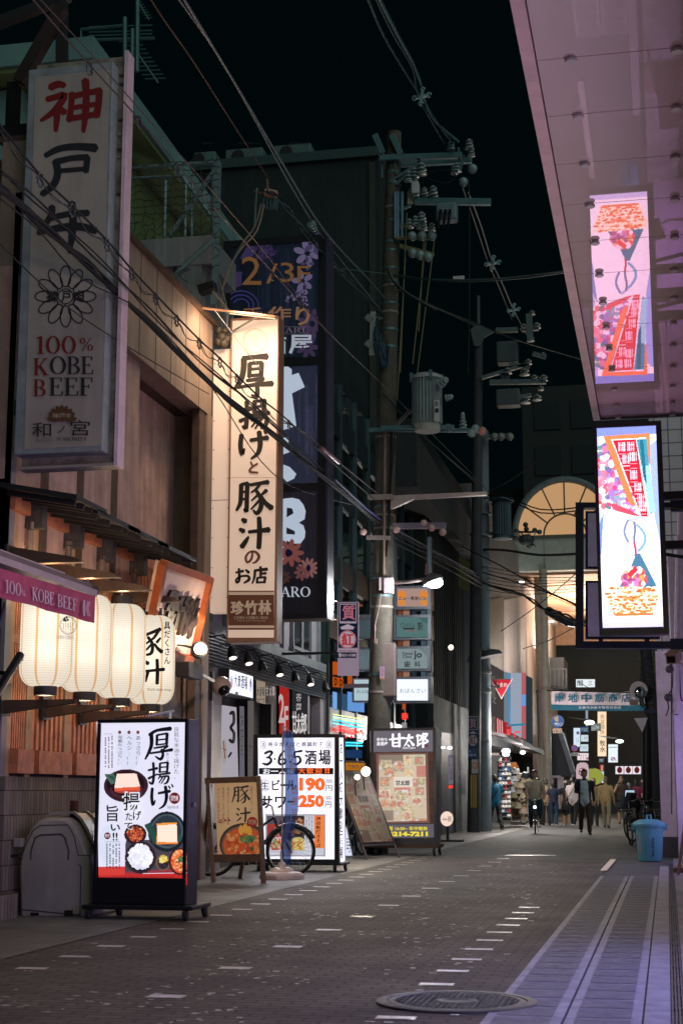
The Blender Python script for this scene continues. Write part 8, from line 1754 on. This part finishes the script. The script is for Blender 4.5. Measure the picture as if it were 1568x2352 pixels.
b = MB(); b.box((at(1548, 1700, Y=27.5).x, 27.5, 0), (1.5, 29.9, 5.2), C(230, 218, 238, .6)); b.build('pier', rt)
b = MB(); P_ = C(205, 185, 210, .35)
for pts in ([(1556, 1230), (1556, 1300), (1553, 1500), (1553, 1640)], [(1561, 1150), (1560, 1330), (1560, 1490)]): b.tube([at(x, y, Y=27.3) for x, y in pts], .05, P_, 8)
for pts in ([(1534, 1520), (1540, 1535), (1542, 1580), (1531, 1600), (1534, 1625), (1528, 1645)], [(1541, 1500), (1541, 1700), (1541, 1870)], [(1559, 1540), (1562, 1600), (1567, 1610)]): b.tube(cat3([at(x, y, Y=27.4) for x, y in pts]), .012, DARK, 5)
for x, y, r_ in ((1536, 1537, .07), (1533, 1602, .07), (1552, 1635, .06)): b.ball(at(x, y, Y=27.35), r_, C(70, 64, 74), 8, 6)
b.build('pipe', rt)
# security camera
c = at(1546, 1510, Y=22); rt = T('security_camera', 'beige box security camera on the tiled wall', 'camera', c)
d = Vector((-.25, -1, -.28)).normalized(); b = MB(); b.bar(c+d*.16, c-d*.16, .15, .13, C(150, 130, 120, .4)); b.build('housing', rt, bevel=.01)
b = MB(); b.bar(c+d*.2+Vector((0, 0, .075)), c-d*.16+Vector((0, 0, .075)), .18, .012, C(175, 150, 140)); b.build('hood', rt)
MB().bar(c+d*.161, c+d*.165, .11, .09, C(25, 20, 20, .1)).build('lens', rt); MB().tube([c-Vector((-.05, 0, .06)), c+Vector((.2, .1, -.16)), c+Vector((.8, .3, -.16))], .02, C(170, 150, 145), 6).build('bracket', rt)

# ================================================================ vertical screen and the blue frame behind it
YL_ = 20.0
rt = T('screen_sign', 'tall bright vertical LED screen on brackets showing a food advertisement', 'screen', (-.35, YL_, 3.1))
TL_, TR, BR2, BL2 = ZK(940, 128), ZK(1385, 108), ZK(1428, 1568), ZK(972, 1578)
p = at(*ZK(922, 105), Y=YL_); q = at(*ZK(1450, 1610), Y=YL_); xr = at(*ZK(1440, 900), Y=YL_).x
b = MB(); b.box((p.x, YL_+.005, q.z), (xr, YL_+.2, p.z), C(34, 36, 48, .4))
for (a_, c_) in [((p.x, q.z), (p.x+.045, p.z)), ((xr-.07, q.z), (xr, p.z)), ((p.x+.046, p.z-.06), (xr-.071, p.z)), ((p.x+.046, q.z), (xr-.071, q.z+.09))]: b.box((a_[0], YL_-.03, a_[1]), (c_[0], YL_+.004, c_[1]), C(34, 36, 48, .4))
b.build('cabinet', rt)
pc = Pic(112, 356, (236, 228, 242)); g = random.Random(2)
pc.rect(0, 0, 1, .045, (120, 130, 200)); pc.rect(0, .0, .06, .62, (120, 135, 215), .6); pc.poly([(0, .5), (.10, .42), (.02, .7), (0, .8)], (110, 130, 200)); pc.poly([(.85, .1), (1, .07), (1, .6), (.9, .45)], (150, 165, 225)); pc.rect(0, .965, 1, 1, (190, 185, 225))
pc.inell(240, (.15, .25, .2, .16), [(60, 120, 120), (200, 60, 120), (240, 225, 240), (150, 120, 190), (230, 120, 150), (120, 90, 160), (220, 50, 70)], .07, 3); pc.inell(150, (.42, .36, .22, .08), [(160, 110, 190), (240, 220, 240), (215, 60, 120), (120, 160, 170)], .06, 4); pc.poly([(.15, .37), (.5, .41), (.7, .45), (.35, .43)], (215, 70, 90))
pc.poly([(.12, .045), (.87, .04), (.87, .2), (.82, .18), (.80, .06), (.24, .062), (.62, .4), (.5, .38)], (238, 120, 70)); pc.poly([(.27, .068), (.64, .066), (.80, .45), (.70, .45)], (212, 28, 50))
pc.poly([(.65, .068), (.82, .066), (.86, .3), (.92, .42), (.84, .44)], (60, 140, 160)); pc.poly([(.72, .2), (.85, .2), (.92, .43), (.84, .43)], (150, 205, 225)); pc.poly([(.70, .07), (.76, .07), (.80, .3), (.74, .25)], (36, 100, 120))
for (x, y) in [(.42, .11), (.56, .11), (.48, .17), (.60, .16), (.60, .25), (.66, .31), (.70, .37), (.72, .41)]:
    for k in range(8): pc.rect(x-.06+.03*(k % 4), y-.03+.017*(k//4)*1.4, x-.045+.03*(k % 4), y-.005+.02*(k//4), (250, 200, 215)); pc.rect(x-.06, y-.03+.011*k, x+.055, y-.0265+.011*k, (248, 190, 205), .8 if k % 2 else 0)
pc.poly([(.12, .4), (.75, .46), (.88, .6), (.9, .85), (.05, .85), (.06, .55)], (240, 232, 244))
th_ = np.linspace(0, 1, 60)
for t in th_: pc.ell(.50-.06*math.sin(t*3)-.02, .465+.15*t*.7, .02, .006, (120, 130, 180)); pc.ell(.52+.23*math.sin(t*2.6), .462+.155*t, .022, .007, (120, 160, 200) if t > .2 else (170, 170, 210))
for t in th_: pc.ell(.58+.01*math.sin(t*9), .48+.16*t, .018, .008, (110, 110, 150) if t < .6 else (190, 50, 90))
pc.poly([(.60, .63), (.66, .63), (.92, .80), (.30, .80), (.48, .71)], (66, 110, 140)); pc.inell(160, (.55, .755, .17, .055), [(225, 50, 60), (245, 225, 235), (200, 120, 180), (240, 150, 70), (150, 60, 120)], .06, 5); pc.poly([(.44, .73), (.58, .69), (.62, .71), (.5, .75)], (215, 50, 60))
pc.poly([(.06, .80), (.2, .79), (.95, .80), (.97, .83), (.86, .935), (.22, .94)], (246, 222, 190)); g2 = random.Random(5)
for k in range(240):
    x = g2.uniform(.08, .94); y = g2.uniform(.795, .93)
    if abs(x-.52) < .45-(y-.8)*1.1: pc.ell(x, y, g2.uniform(.015, .05), .005, g2.choice([(230, 120, 60), (238, 150, 90), (250, 235, 215), (220, 90, 50)]))
pc.rect(.24, .925, .84, .935, (225, 110, 60))
pc.noise(.14); pc.a[:, ::2] *= .84; pc.a[::2] *= .84; pc.a *= 1.1
a = front(YL_, ZP, .006); M_LED = screen('led_screen', 2.1, .1, .5); pc.mesh([TL_, TR, BR2, BL2], a, M_LED).build('screen', rt)
b = MB()
for y in (1139, 1252): z_ = at(1540, y, Y=YL_+.1).z; b.box((xr, YL_+.04, z_-.05), (.62, YL_+.16, z_+.05), C(22, 24, 34)); b.bar((xr, YL_+.1, z_-.12), (.62, YL_+.1, z_-.22), .04, .04, C(22, 24, 34))
split_build(b, 'bracket', rt)
YF_ = 24.
rt = T('sign_frame', 'dark blue steel frame holding two blank lilac sign panels behind the screen', 'sign frame', at(1400, 1480, Y=YF_)); a = front(YF_, ZK, 0.); FB = C(24, 32, 58, .4)
b = MB()
for q in [(795, 665, 850, 1712), (850, 665, 1475, 705), (850, 1662, 1475, 1712), (960, 1640, 990, 1662), (1290, 1640, 1325, 1662)]: b.prism([a.P(q[0], q[3]), a.P(q[2], q[3]), a.P(q[2], q[1]), a.P(q[0], q[1])], (0, .2, 0), FB)
q = a.P(1475, 680); b.box((q.x, YF_+.02, q.z-.1), (.62, YF_+.15, q.z+.1), FB); q = a.P(1475, 1690); b.box((q.x, YF_+.02, q.z-.1), (.62, YF_+.15, q.z+.1), FB); b.build('frame', rt)
for (y0, y1) in ((728, 1142), (1228, 1645)):
    o_ = MB().prism([a.P(866, y1), a.P(1400, y1), a.P(1400, y0), a.P(866, y0)], (0, .12, 0), FB).build('light_box', rt); f_ = Art((0, YF_, 0), (0, -1, 0), ZK, .006); f_.rect(884, y0+16, 1395, y1-16, C(190, 190, 232, .4)); f_.build('face', o_)

# ================================================================ blue bin, leaning pole, mirror, give-way plate, easel leg
c = at(1492, 1978, Z=0); rt = T('dustbin', 'turquoise plastic dustbin with lid and dark characters on the pavement', 'bin', (c.x, c.y+.22, 0))
M_BLU = mat('turquoise_plastic', S(100, 176, 196), .4, var=.1, scale=4); k = c.y/3608*.98; rb_, rt_ = 27*k, 33*k; h = at(1492, 1893, Y=c.y+.2).z
cc = Vector((c.x, c.y+.22, 0)); b = MB(); n = 40; vs = []; prof = [(rb_*.96, .0), (rb_, .02), (rb_+(rt_-rb_)*.9, h*.9), (rt_*1.0, h*.9+.001), (rt_*1.0, h)]
for r_, z in prof:
    for i in range(n): t = 2*math.pi*i/n; q = r_*(1 if (i//2) % 2 else .975); vs.append(cc+Vector((q*math.cos(t), q*math.sin(t), z)))
b.add(vs, [[i, (i+1) % n, n+(i+1) % n, n+i] for i in range(0)]+[[l*n+i, l*n+(i+1) % n, (l+1)*n+(i+1) % n, (l+1)*n+i] for l in range(4) for i in range(n)]+[list(range(n))[::-1], list(range(4*n, 5*n))], M_BLU); b.build('body', rt, True)
b = MB(); b.lathe(cc+Vector((0, 0, h)), [(rt_*1.12, -.04), (rt_*1.14, 0), (rt_*1.05, .03), (rt_*.7, .07), (rt_*.2, .085)], M_BLU, 32); hx_ = .04; b.tube([cc+Vector((-.035, 0, h+.07)), cc+Vector((-.03, 0, h+.15)), cc+Vector((.03, 0, h+.15)), cc+Vector((.035, 0, h+.07))], .018, M_BLU, 8)
for s_ in (-1, 1): b.box(cc+Vector((s_*rt_*1.1-.03, -.05, h-.1)), cc+Vector((s_*rt_*1.1+.03, .05, h+.01)), M_BLU)
b.build('lid', rt, True)
a = front(cc.y-rt_*.97, ZL, 0.); DKB = C(24, 56, 66); a.col('台所用品専', 1342, 1405, 1362, 1545, DKB, .02); a.col('SHOPPER', 1292, 1430, 1312, 1530, DKB, -.01); a.poly([(1245, 1385), (1258, 1385), (1262, 1520), (1250, 1520)], C(180, 150, 130)); a.build('lettering', rt)
YPO = 36
rt = T('leaning_pole', 'dark leaning pole with brackets and conduit by the parked bicycles', 'pole', at(1508, 1880, Y=YPO)); b = MB(); q0 = at(1508, 1890, Y=YPO); q0.z = 0
b.tube([q0, at(1498, 1650, Y=YPO), at(1480, 1480, Y=YPO)], [.17, .15, .13], C(56, 54, 62, .7), 14); b.build('shaft', rt, True)
b = MB(); b.tube([at(1485, 1850, Y=YPO-.1), at(1484, 1670, Y=YPO-.1)], .1, BLACK, 10); b.tube([at(1476, 1500, Y=YPO+.2), at(1472, 1620, Y=YPO)], .05, C(60, 50, 52), 8); b.build('conduit', rt, True)
b = MB(); b.bar(at(1478, 1634, Y=YPO-.1), at(1512, 1632, Y=YPO-.1), .14, .12, C(48, 50, 84)); b.build('clamp', rt)
for i, y in enumerate((1510, 1528, 1545, 1562, 1580, 1600, 1618)): MB().lathe(at(1483+i*1.7, y, Y=YPO), [(.15, -.015), (.165, 0), (.15, .015)], C(84, 82, 88), 14).build('band', rt)
cm = at(*ZL(1248, 348), Y=YPO-.4); rt = T('traffic_mirror', 'round street mirror with pale hood on the leaning pole', 'mirror', cm); r_ = .6
MB().lathe(cm, [(.2, .0), (.19, .03), (.1, .06)], C(232, 215, 215, .5), 28, (0, 1, 0)).build('hood', rt, True); cm2 = at(*ZL(1262, 365), Y=YPO-.42); MB().lathe(cm2, [(.14, 0), (.12, -.02), (.07, -.03), (.01, -.035)], mat('mirror_glass', (.45, .55, .58), .03, 1., var=0), 28, (0, 1, 0)).build('mirror_face', rt, True); MB().bar(cm2+Vector((0, .05, -.12)), at(*ZL(1285, 470), Y=YPO-.3), .06, .06, STEEL).bar(at(*ZL(1215, 455), Y=YPO-.45), at(*ZL(1215, 415), Y=YPO-.45), .2, .03, C(170, 150, 140)).build('bracket', rt)
rt = T('road_sign', 'back of a pale triangular road sign on the leaning pole', 'road sign', at(1470, 1680, Y=YPO-.3)); a = front(YPO-.3, ZL, 0.); MB().prism([a.P(1275, 652), a.P(1312, 545), a.P(1214, 549)], (0, .03, 0), C(240, 230, 242, .4)).build('plate', rt)
rt = T('easel_leg_sign', 'edge of a wooden easel sign standing at the frame edge by the wall', 'easel', at(1558, 2012, Z=0)); b = MB(); e0 = at(1556, 2010, Z=0)
b.bar(e0+Vector((.0, 0, 0)), e0+Vector((.13, .1, .75)), .035, .03, C(130, 105, 90)); b.bar(e0+Vector((.45, 0, 0)), e0+Vector((.36, .1, .75)), .035, .03, C(130, 105, 90)); b.build('leg', rt); MB().prism([e0+Vector((.1, .0, .3)), e0+Vector((.5, .0, .3)), e0+Vector((.45, .15, 1.3)), e0+Vector((.15, .15, 1.3))], (0, .02, 0), C(96, 80, 70)).build('board', rt)
MB().box((e0.x-.06, e0.y+.6, 0), (e0.x+.7, e0.y+1.5, .07), C(120, 96, 88)).build('doorstep'); tag(bpy.data.objects['doorstep'], 'low pale brown doorstep slab behind the easel sign', 'step')

# parked two-wheelers on the right
proto = bicycle('parked bicycle nearest the road, front wheel towards the walkers, dark red frame', True, (60, 30, 36), spk=16, group='parked bicycles by the leaning pole')
spots = [(-.72, 34.9, 112, None), (-.45, 36.0, 100, 'dark parked bicycle just behind the nearest one by the leaning pole'), (-.2, 36.7, 80, 'silver handled parked bicycle behind the turquoise dustbin'), (-.05, 35.2, 95, 'parked bicycle tight against the tiled building'), (-.55, 37.4, 70, 'farthest parked bicycle beside the leaning pole')]
for i, (x, y, rz, lb) in enumerate(spots):
    o = proto if i == 0 else copy_tree(proto)
    o.location = (x, y, 0); o.rotation_euler = (R(5), 0, R(rz+150 if i == 0 else rz+170))
    if lb: o['label'] = lb
rt = T('child_seat', 'glossy dark child seat cover reflecting violet light among the parked bicycles', 'child seat', (-.62, 35.2, .9)); b = MB()
b.prism([at(1425, 1860, Y=34.6), at(1436, 1862, Y=34.6), at(1448, 1822, Y=34.6), at(1438, 1820, Y=34.6)], (.12, .5, 0), C(60, 60, 78, .12)); b.ball(at(1450, 1850, Y=35), (.2, .25, .2), BLACK, 12, 8); b.build('cover', rt, True)
a = front(34.55, ZP, 0.)
rt = T('tablet_sign', 'small white lit screen sign standing among the parked bicycles', 'sign', at(1444, 1880, Y=38)); a = front(38, ZL, 0.); MB().prism([a.P(1143, 1150), a.P(1222, 1142), a.P(1222, 1058), a.P(1148, 1060)], (0, .06, 0), BLACK).bar(a.P(1185, 1150), a.P(1185, 1330), .05, .05, BLACK).build('case', rt); a.l = .01; a.poly([(1149, 1142), (1217, 1136), (1217, 1066), (1153, 1067)], L(175, 200, 220, 1.)); a.up(); a.ell(1205, 1115, 9, 14, C(210, 60, 90)); a.lines(1160, 1080, 1200, 1125, 3, C(110, 130, 160), .4, False, 4); a.build('face', rt)

# ================================================================ people
def lofts(b, pts, m, n=14):
    """pts: (position, rx, ry) elliptical sections along a limb, closed"""
    P = [Vector(p) for p, _, _ in pts]; vs = []
    N = len(P)
    for i, (p, rx, ry) in enumerate(pts):
        d = (P[min(i+1, N-1)]-P[max(i-1, 0)]).normalized(); u = Vector((1, 0, 0)); u = (u-d*u.dot(d)); u = u.normalized() if u.length > .2 else Vector((0, 1, 0)); v = d.cross(u)
        for k in range(n): t = 2*math.pi*k/n; vs.append(P[i]+u*rx*math.cos(t)+v*ry*math.sin(t))
    fs = [[i*n+k, i*n+(k+1) % n, (i+1)*n+(k+1) % n, (i+1)*n+k] for i in range(N-1) for k in range(n)]+[list(range(n))[::-1], [(N-1)*n+k for k in range(n)]]
    b.add(vs, fs, m)
SKIN = mat('skin', (.42, .25, .17), .5, var=.08, scale=20); HAIRD = C(24, 18, 16, .5)
def person(label, foot, H, rz, top, legs, shoes=(24, 22, 22), hair=(22, 18, 16), stride=.0, swing=.0, sleeve='short', loose=0., skirt=False, longhair=False, open_=None, bag=None, strap=None, phone=False, bend=None, sit=False, pattern=None, shorts=False, group='people in the street', armup=0):
    rt = T('person', label, 'person', (0, 0, 0), group); k = H/1.72; b = MB(); segs = []
    def V(x, y, z): return Vector((x, y, z))*k
    def limb(lab, pts): lofts(b, [(V(*p), rx*k, ry*k) for p, rx, ry in pts], SKIN); segs.append((lab, [V(*p) for p, _, _ in pts], [max(rx, ry)*k for _, rx, ry in pts]))
    L0 = loose
    torso = [((0, .0, .84), .13, .10), ((0, 0, .92), .155+L0*.6, .115+L0*.6), ((0, .0, 1.05), .14+L0, .105+L0), ((0, .0, 1.2), .16+L0*.8, .12+L0*.6), ((0, .01, 1.34), .185+L0*.3, .115), ((0, .015, 1.415), .13, .085), ((0, .01, 1.45), .065, .06)]
    limb('top', torso); limb('skin', [((0, .01, 1.40), .056, .056), ((0, -.005, 1.50), .05, .052), ((0, -.015, 1.55), .052, .06)])
    limb('skin', [((0, -.035, 1.495), .028, .03), ((0, -.025, 1.52), .056, .066), ((0, -.015, 1.56), .069, .082), ((0, -.005, 1.61), .076, .094), ((0, .0, 1.655), .074, .093), ((0, .004, 1.695), .054, .07), ((0, .004, 1.715), .02, .03)])
    limb('skin', [((0, -.088, 1.60), .008, .008), ((0, -.11, 1.572), .015, .013), ((0, -.095, 1.56), .016, .008)])
    for s in (-1, 1): limb('skin', [((s*.072, .0, 1.575), .01, .012), ((s*.08, .005, 1.60), .012, .02), ((s*.074, .005, 1.625), .008, .012)])
    for s in (-1, 1):
        f = s*stride
        if sit: hip, kn, an = (s*.10, .0, .86), (s*.13, -.36, .74+.06*s), (s*.12, -.26, .36+.12*s)
        else: hip, kn, an = (s*.088, 0, .88), (s*.095, -f*.55-.03, .48), (s*.095, -f-.0+(.10 if f < 0 else 0), .09+(.05 if f < -.15 else 0))
        lw = .022 if not shorts else .03
        limb('legs', [((hip[0], hip[1], hip[2]+.02), .095, .10), (tuple(hip[i]*.6+kn[i]*.4 for i in (0, 1, 2)), .078+lw*.4, .085+lw*.4), (kn, .058+lw*.6, .062+lw*.6)])
        limb('calf', [(kn, .056+lw*.6, .06+lw*.6), (tuple(kn[i]*.6+an[i]*.4 for i in (0, 1, 2)), .054+lw*.5, .06+lw*.5), (an, .042+lw*.7, .046+lw*.7)])
        limb('shoe', [((an[0], an[1]+.05, an[2]-.045), .035, .04), ((an[0], an[1]-.0, an[2]-.04), .045, .048), ((an[0]+s*.01, an[1]-.11, an[2]-.06), .042, .03), ((an[0]+s*.012, an[1]-.17, an[2]-.07), .025, .018)])
    hands = []
    for s in (-1, 1):
        g_ = -s*swing; sh = (s*.185, .01, 1.37)
        if phone and s == armup: el, wr = (s*.26, -.10, 1.16), (s*.12, -.13, 1.47)
        elif bend and s in bend: el, wr = (s*.235, .02, 1.12), (s*.12, -.22, 1.10)
        elif sit: el, wr = (s*.25, -.16, 1.13), (s*.24, -.38, 1.0)
        else: el, wr = (s*.235, -g_*.5+.02, 1.11), (s*.25, -g_-.05, .87)
        limb('top', [((sh[0]*.75, sh[1], sh[2]+.01), .07, .07), (sh, .066, .066), (tuple(sh[i]*.45+el[i]*.55 for i in (0, 1, 2)), .056+L0*.3, .056+L0*.3)])
        limb('top' if sleeve == 'long' else 'skin', [(tuple(sh[i]*.5+el[i]*.5 for i in (0, 1, 2)), .046, .046), (el, .042, .042), (tuple(el[i]*.6+wr[i]*.4 for i in (0, 1, 2)), .041, .041), (tuple(el[i]*.1+wr[i]*.9 for i in (0, 1, 2)), .031 if sleeve != 'long' else .036, .03)])
        w_ = Vector(wr); d = (w_-Vector(el)).normalized(); sd = Vector((0, 1, 0))-d*d.y; sd.normalize(); tw = d.cross(sd)
        limb('skin', [(tuple(w_), .026, .024), (tuple(w_+d*.04), .022, .036), (tuple(w_+d*.085), .018, .038)])
        for j, fl in enumerate((.068, .08, .075, .058)):
            o = w_+d*.08+sd*(-.027+.018*j); limb('skin', [(tuple(o), .0095, .0095), (tuple(o+d*fl*.55+tw*s*.006), .009, .009), (tuple(o+d*fl*.95+tw*s*.022), .0075, .0075)])
        o = w_+d*.03-sd*.028; limb('skin', [(tuple(o), .011, .011), (tuple(o+d*.035-sd*.022), .0105, .0105), (tuple(o+d*.065-sd*.026), .008, .008)])
        hands.append((s, V(*wr)+d*.09*k))
    if skirt: limb('legs', [((0, 0, 1.0), .15, .12), ((0, 0, .85), .19, .16), ((0, 0, .62), .22, .19), ((0, 0, .56), .215, .185)])
    tmp = b.build('tmp'); md = tmp.modifiers.new('r', 'REMESH'); md.mode = 'VOXEL'; md.voxel_size = .0125*k; md.use_smooth_shade = True
    bpy.context.view_layer.update(); me = bpy.data.meshes.new_from_object(tmp.evaluated_get(bpy.context.evaluated_depsgraph_get())); tm = tmp.data; bpy.data.objects.remove(tmp); bpy.data.meshes.remove(tm); me.name = 'body'
    nf = len(me.polygons); ctr = np.empty(nf*3); me.polygons.foreach_get('center', ctr); ctr = ctr.reshape(-1, 3)
    best = np.full(nf, 1e9); lab = np.zeros(nf, int); names = ['skin', 'top', 'legs', 'calf', 'shoe']
    for lb_, P, rr in segs:
        for i in range(len(P)-1):
            a_ = np.array(P[i]); d = np.array(P[i+1])-a_; t = np.clip(((ctr-a_)@d)/max(d@d, 1e-9), 0, 1); r_ = rr[i]+(rr[i+1]-rr[i])*t
            ds = np.linalg.norm(ctr-a_-t[:, None]*d, axis=1)/r_+(0 if lb_ != 'skin' else .02); m_ = ds < best; best[m_] = ds[m_]; lab[m_] = names.index(lb_)
    me.materials.clear(); tc_ = C(*top, .8); lc_ = C(*legs, .8)
    calf = SKIN if (skirt or shorts) else lc_
    ms = [SKIN, tc_, lc_, calf, C(*shoes, .5)]; idx = lab.copy(); zz = ctr[:, 2]/k; xx = ctr[:, 0]/k; yy = ctr[:, 1]/k
    idx[(lab == 2) & (zz > .93) & (not skirt)] = 1
    if open_: ms.append(C(*open_, .8)); idx[(lab == 1) & (np.abs(xx+.01) < .10+.06*(1.3-zz)) & (yy < -.03) & (zz < 1.42)] = len(ms)-1
    if pattern: ms.append(C(*pattern, .8)); idx[((lab == 2) | (lab == 3)) & (((np.floor(zz*11) % 2 == 0) & (np.floor((xx+yy)*13) % 2 == 0)))] = len(ms)-1
    ms.append(INK)
    for s in (-1, 1): idx[(np.hypot(xx-s*.030, zz-1.607) < .013) & (yy < -.06)] = len(ms)-1
    ms.append(C(120, 60, 52)); idx[(np.abs(xx) < .024) & (np.abs(zz-1.537) < .008) & (yy < -.06)] = len(ms)-1
    for m_ in ms: me.materials.append(m_)
    me.polygons.foreach_set('material_index', idx.astype(np.int32)); me.polygons.foreach_set('use_smooth', [True]*nf); me.update()
    ob = bpy.data.objects.new('body', me); COL.objects.link(ob); ob.parent = rt
    hb = MB(); hm = C(*hair, .45); g = random.Random(len(label)); n = 20; kk = 10
    lo = 1.47 if not longhair else 1.30
    vs = []; fs = []
    for i in range(kk+1):
        for j in range(n):
            t = 2*math.pi*j/n; back = math.sin(t)  # +y is the back of the head
            zlow = 1.655 if back < -.25 else (1.60 if back < .25 else (lo+.06))
            ph = math.pi/2*i/kk; z = 1.728-(1.728-zlow)*(1-math.cos(ph)) if True else 0; r_ = math.sin(ph)**.75
            if z < 1.60: r_ = 1.0-.10*min(1, (1.60-z)/.1)+(.06 if longhair else 0)
            vs.append(V(.086*r_*math.cos(t)*g.uniform(.97, 1.05), .004+.106*r_*math.sin(t)*g.uniform(.97, 1.05), z))
    fs = [[i*n+j, i*n+(j+1) % n, (i+1)*n+(j+1) % n, (i+1)*n+j] for i in range(kk) for j in range(n)]
    hb.add(vs, fs, hm); hb.build('hair', rt, True)
    if strap: 
        sb = MB(); sb.tube([V(-.10, -.125-L0, 1.40), V(0, -.16-L0, 1.2), V(.15, -.10-L0, 1.0), V(.17+L0, .05, .95), V(.1, .14+L0, 1.05), V(-.03, .15+L0*.8, 1.25), V(-.12, .09, 1.42), V(-.10, -.125-L0, 1.40)], .014*k, C(*strap), 6); sb.ball(V(.19+L0, -.0, .95), (.05*k, .1*k, .09*k), C(*strap)); sb.build('shoulder_bag', rt)
    if bag:
        hv = [h for s, h in hands if s == bag[0]][0]; bb_ = MB(); bb_.tube([hv+Vector((-.05, 0, -.12)), hv+Vector((0, 0, .0)), hv+Vector((.05, 0, -.12))], .008, C(*bag[1]), 5); bb_.box(hv+Vector((-.14, -.05, -.45)), hv+Vector((.14, .05, -.12)), C(*bag[1])); bb_.build('handbag', rt)
    ph = None
    if phone: hv = [h for s, h in hands if s == armup][0]; ph = MB().box(hv+Vector((-.012, -.02, -.06)), hv+Vector((.012, .02, .07)), BLACK).build('telephone', rt)
    rt.location = foot; rt.rotation_euler = (0, 0, R(rz)); return rt
def ft(x, y): q = at(*ZL(x, y), Z=0); return q
def hgt(q, x, y): return at(*ZL(x, y), Y=q.y).z
def who(label, x, yf, yh, rz, top, legs, **kw):
    q = ft(x, yf); H = kw.pop('H', None) or hgt(q, x, yh); return person(label, q, H, rz, top, legs, **kw)
who('young man in open navy jacket over grey shirt walking towards the camera', 868, 1385, 915, 8, (26, 32, 48), (60, 42, 36), stride=.16, sleeve='long', loose=.03, open_=(190, 195, 212), bend=(-1,), swing=.1, shoes=(20, 20, 26))
who('man in teal shirt and dark checked trousers walking away past the far poles', 222, 1362, 955, 205, (30, 110, 150), (26, 30, 40), stride=.26, swing=.2, pattern=(60, 64, 74), loose=.03, strap=(22, 22, 26), shoes=(110, 112, 120))
who('person with a red sleeve half hidden behind the far pole', 116, 1362, 1020, 190, (190, 40, 50), (36, 38, 50), stride=.1, pattern=(54, 56, 70), shoes=(150, 150, 155), H=1.5)
who('person in navy top and jeans seen from behind in white shoes', 645, 1322, 1000, 175, (24, 36, 60), (40, 62, 90), stride=.06, shoes=(215, 205, 205), loose=.02)
who('person in beige top carrying a dark rucksack beside the cyclist', 588, 1318, 985, 190, (150, 130, 105), (34, 32, 36), stride=.12, strap=(26, 28, 30), hair=(50, 44, 40))
who('dark haired person mostly behind the cyclist', 528, 1312, 980, 170, (70, 66, 70), (50, 50, 56))
who('woman in a sleeveless black dress with bare legs seen from behind', 734, 1320, 992, 170, (26, 24, 28), (26, 24, 28), skirt=True, longhair=True, shoes=(190, 180, 175), stride=.08)
who('woman in a loose white shirt and black trousers with a shoulder strap', 785, 1325, 970, 165, (215, 200, 200), (24, 24, 28), loose=.05, stride=.14, strap=(90, 66, 56), shoes=(200, 195, 195))
who('long haired woman in dark clothes just behind the jacketed man', 932, 1322, 980, 175, (140, 110, 90), (28, 26, 30), longhair=True, hair=(56, 40, 34), bag=(1, (30, 26, 26)))
who('man in a tan suit seen from behind walking away', 1020, 1335, 968, 172, (150, 125, 85), (120, 108, 88), sleeve='long', loose=.04, stride=.14, swing=.12, hair=(100, 84, 74))
who('woman with long brown hair holding a phone to her ear, facing the camera', 1133, 1310, 966, 5, (70, 52, 44), (22, 22, 28), longhair=True, hair=(90, 54, 40), phone=True, armup=-1, skirt=True, sleeve='short')
who('grey haired person half hidden beside the phoning woman', 1184, 1300, 1015, 180, (130, 130, 140), (50, 50, 56), hair=(130, 134, 140))
who('person in a maroon top with hair in a bun near the parked bicycles', 1238, 1300, 994, 175, (110, 26, 60), (40, 30, 40))
who('long haired person in a maroon top beside the leaning pole', 1286, 1300, 990, 185, (110, 26, 60), (40, 30, 40), longhair=True, hair=(60, 34, 34))
who('short haired passer-by in a dark shirt behind the white shirted woman', 757, 1312, 996, 180, (110, 90, 60), (80, 70, 50))
who('stooping shopper in beige by the hat stand', 432, 1300, 1130, 150, (180, 160, 130), (150, 130, 110), H=1.15)
# the cyclist rides towards the camera
q = ft(495, 1380); rc = bicycle('dark bicycle with a bright headlight ridden towards the camera', False, (30, 34, 40), light=True, spk=16); rc.location = (q.x, q.y+.55, 0); rc.rotation_euler = (0, 0, R(-90+5))
H = 1.72; pr = person('cyclist in a cream shirt and dark jeans riding towards the camera', (q.x+.0, q.y+.75, .02), H, 5, (185, 165, 145), (26, 36, 56), sit=True, loose=.06, hair=(36, 28, 26))
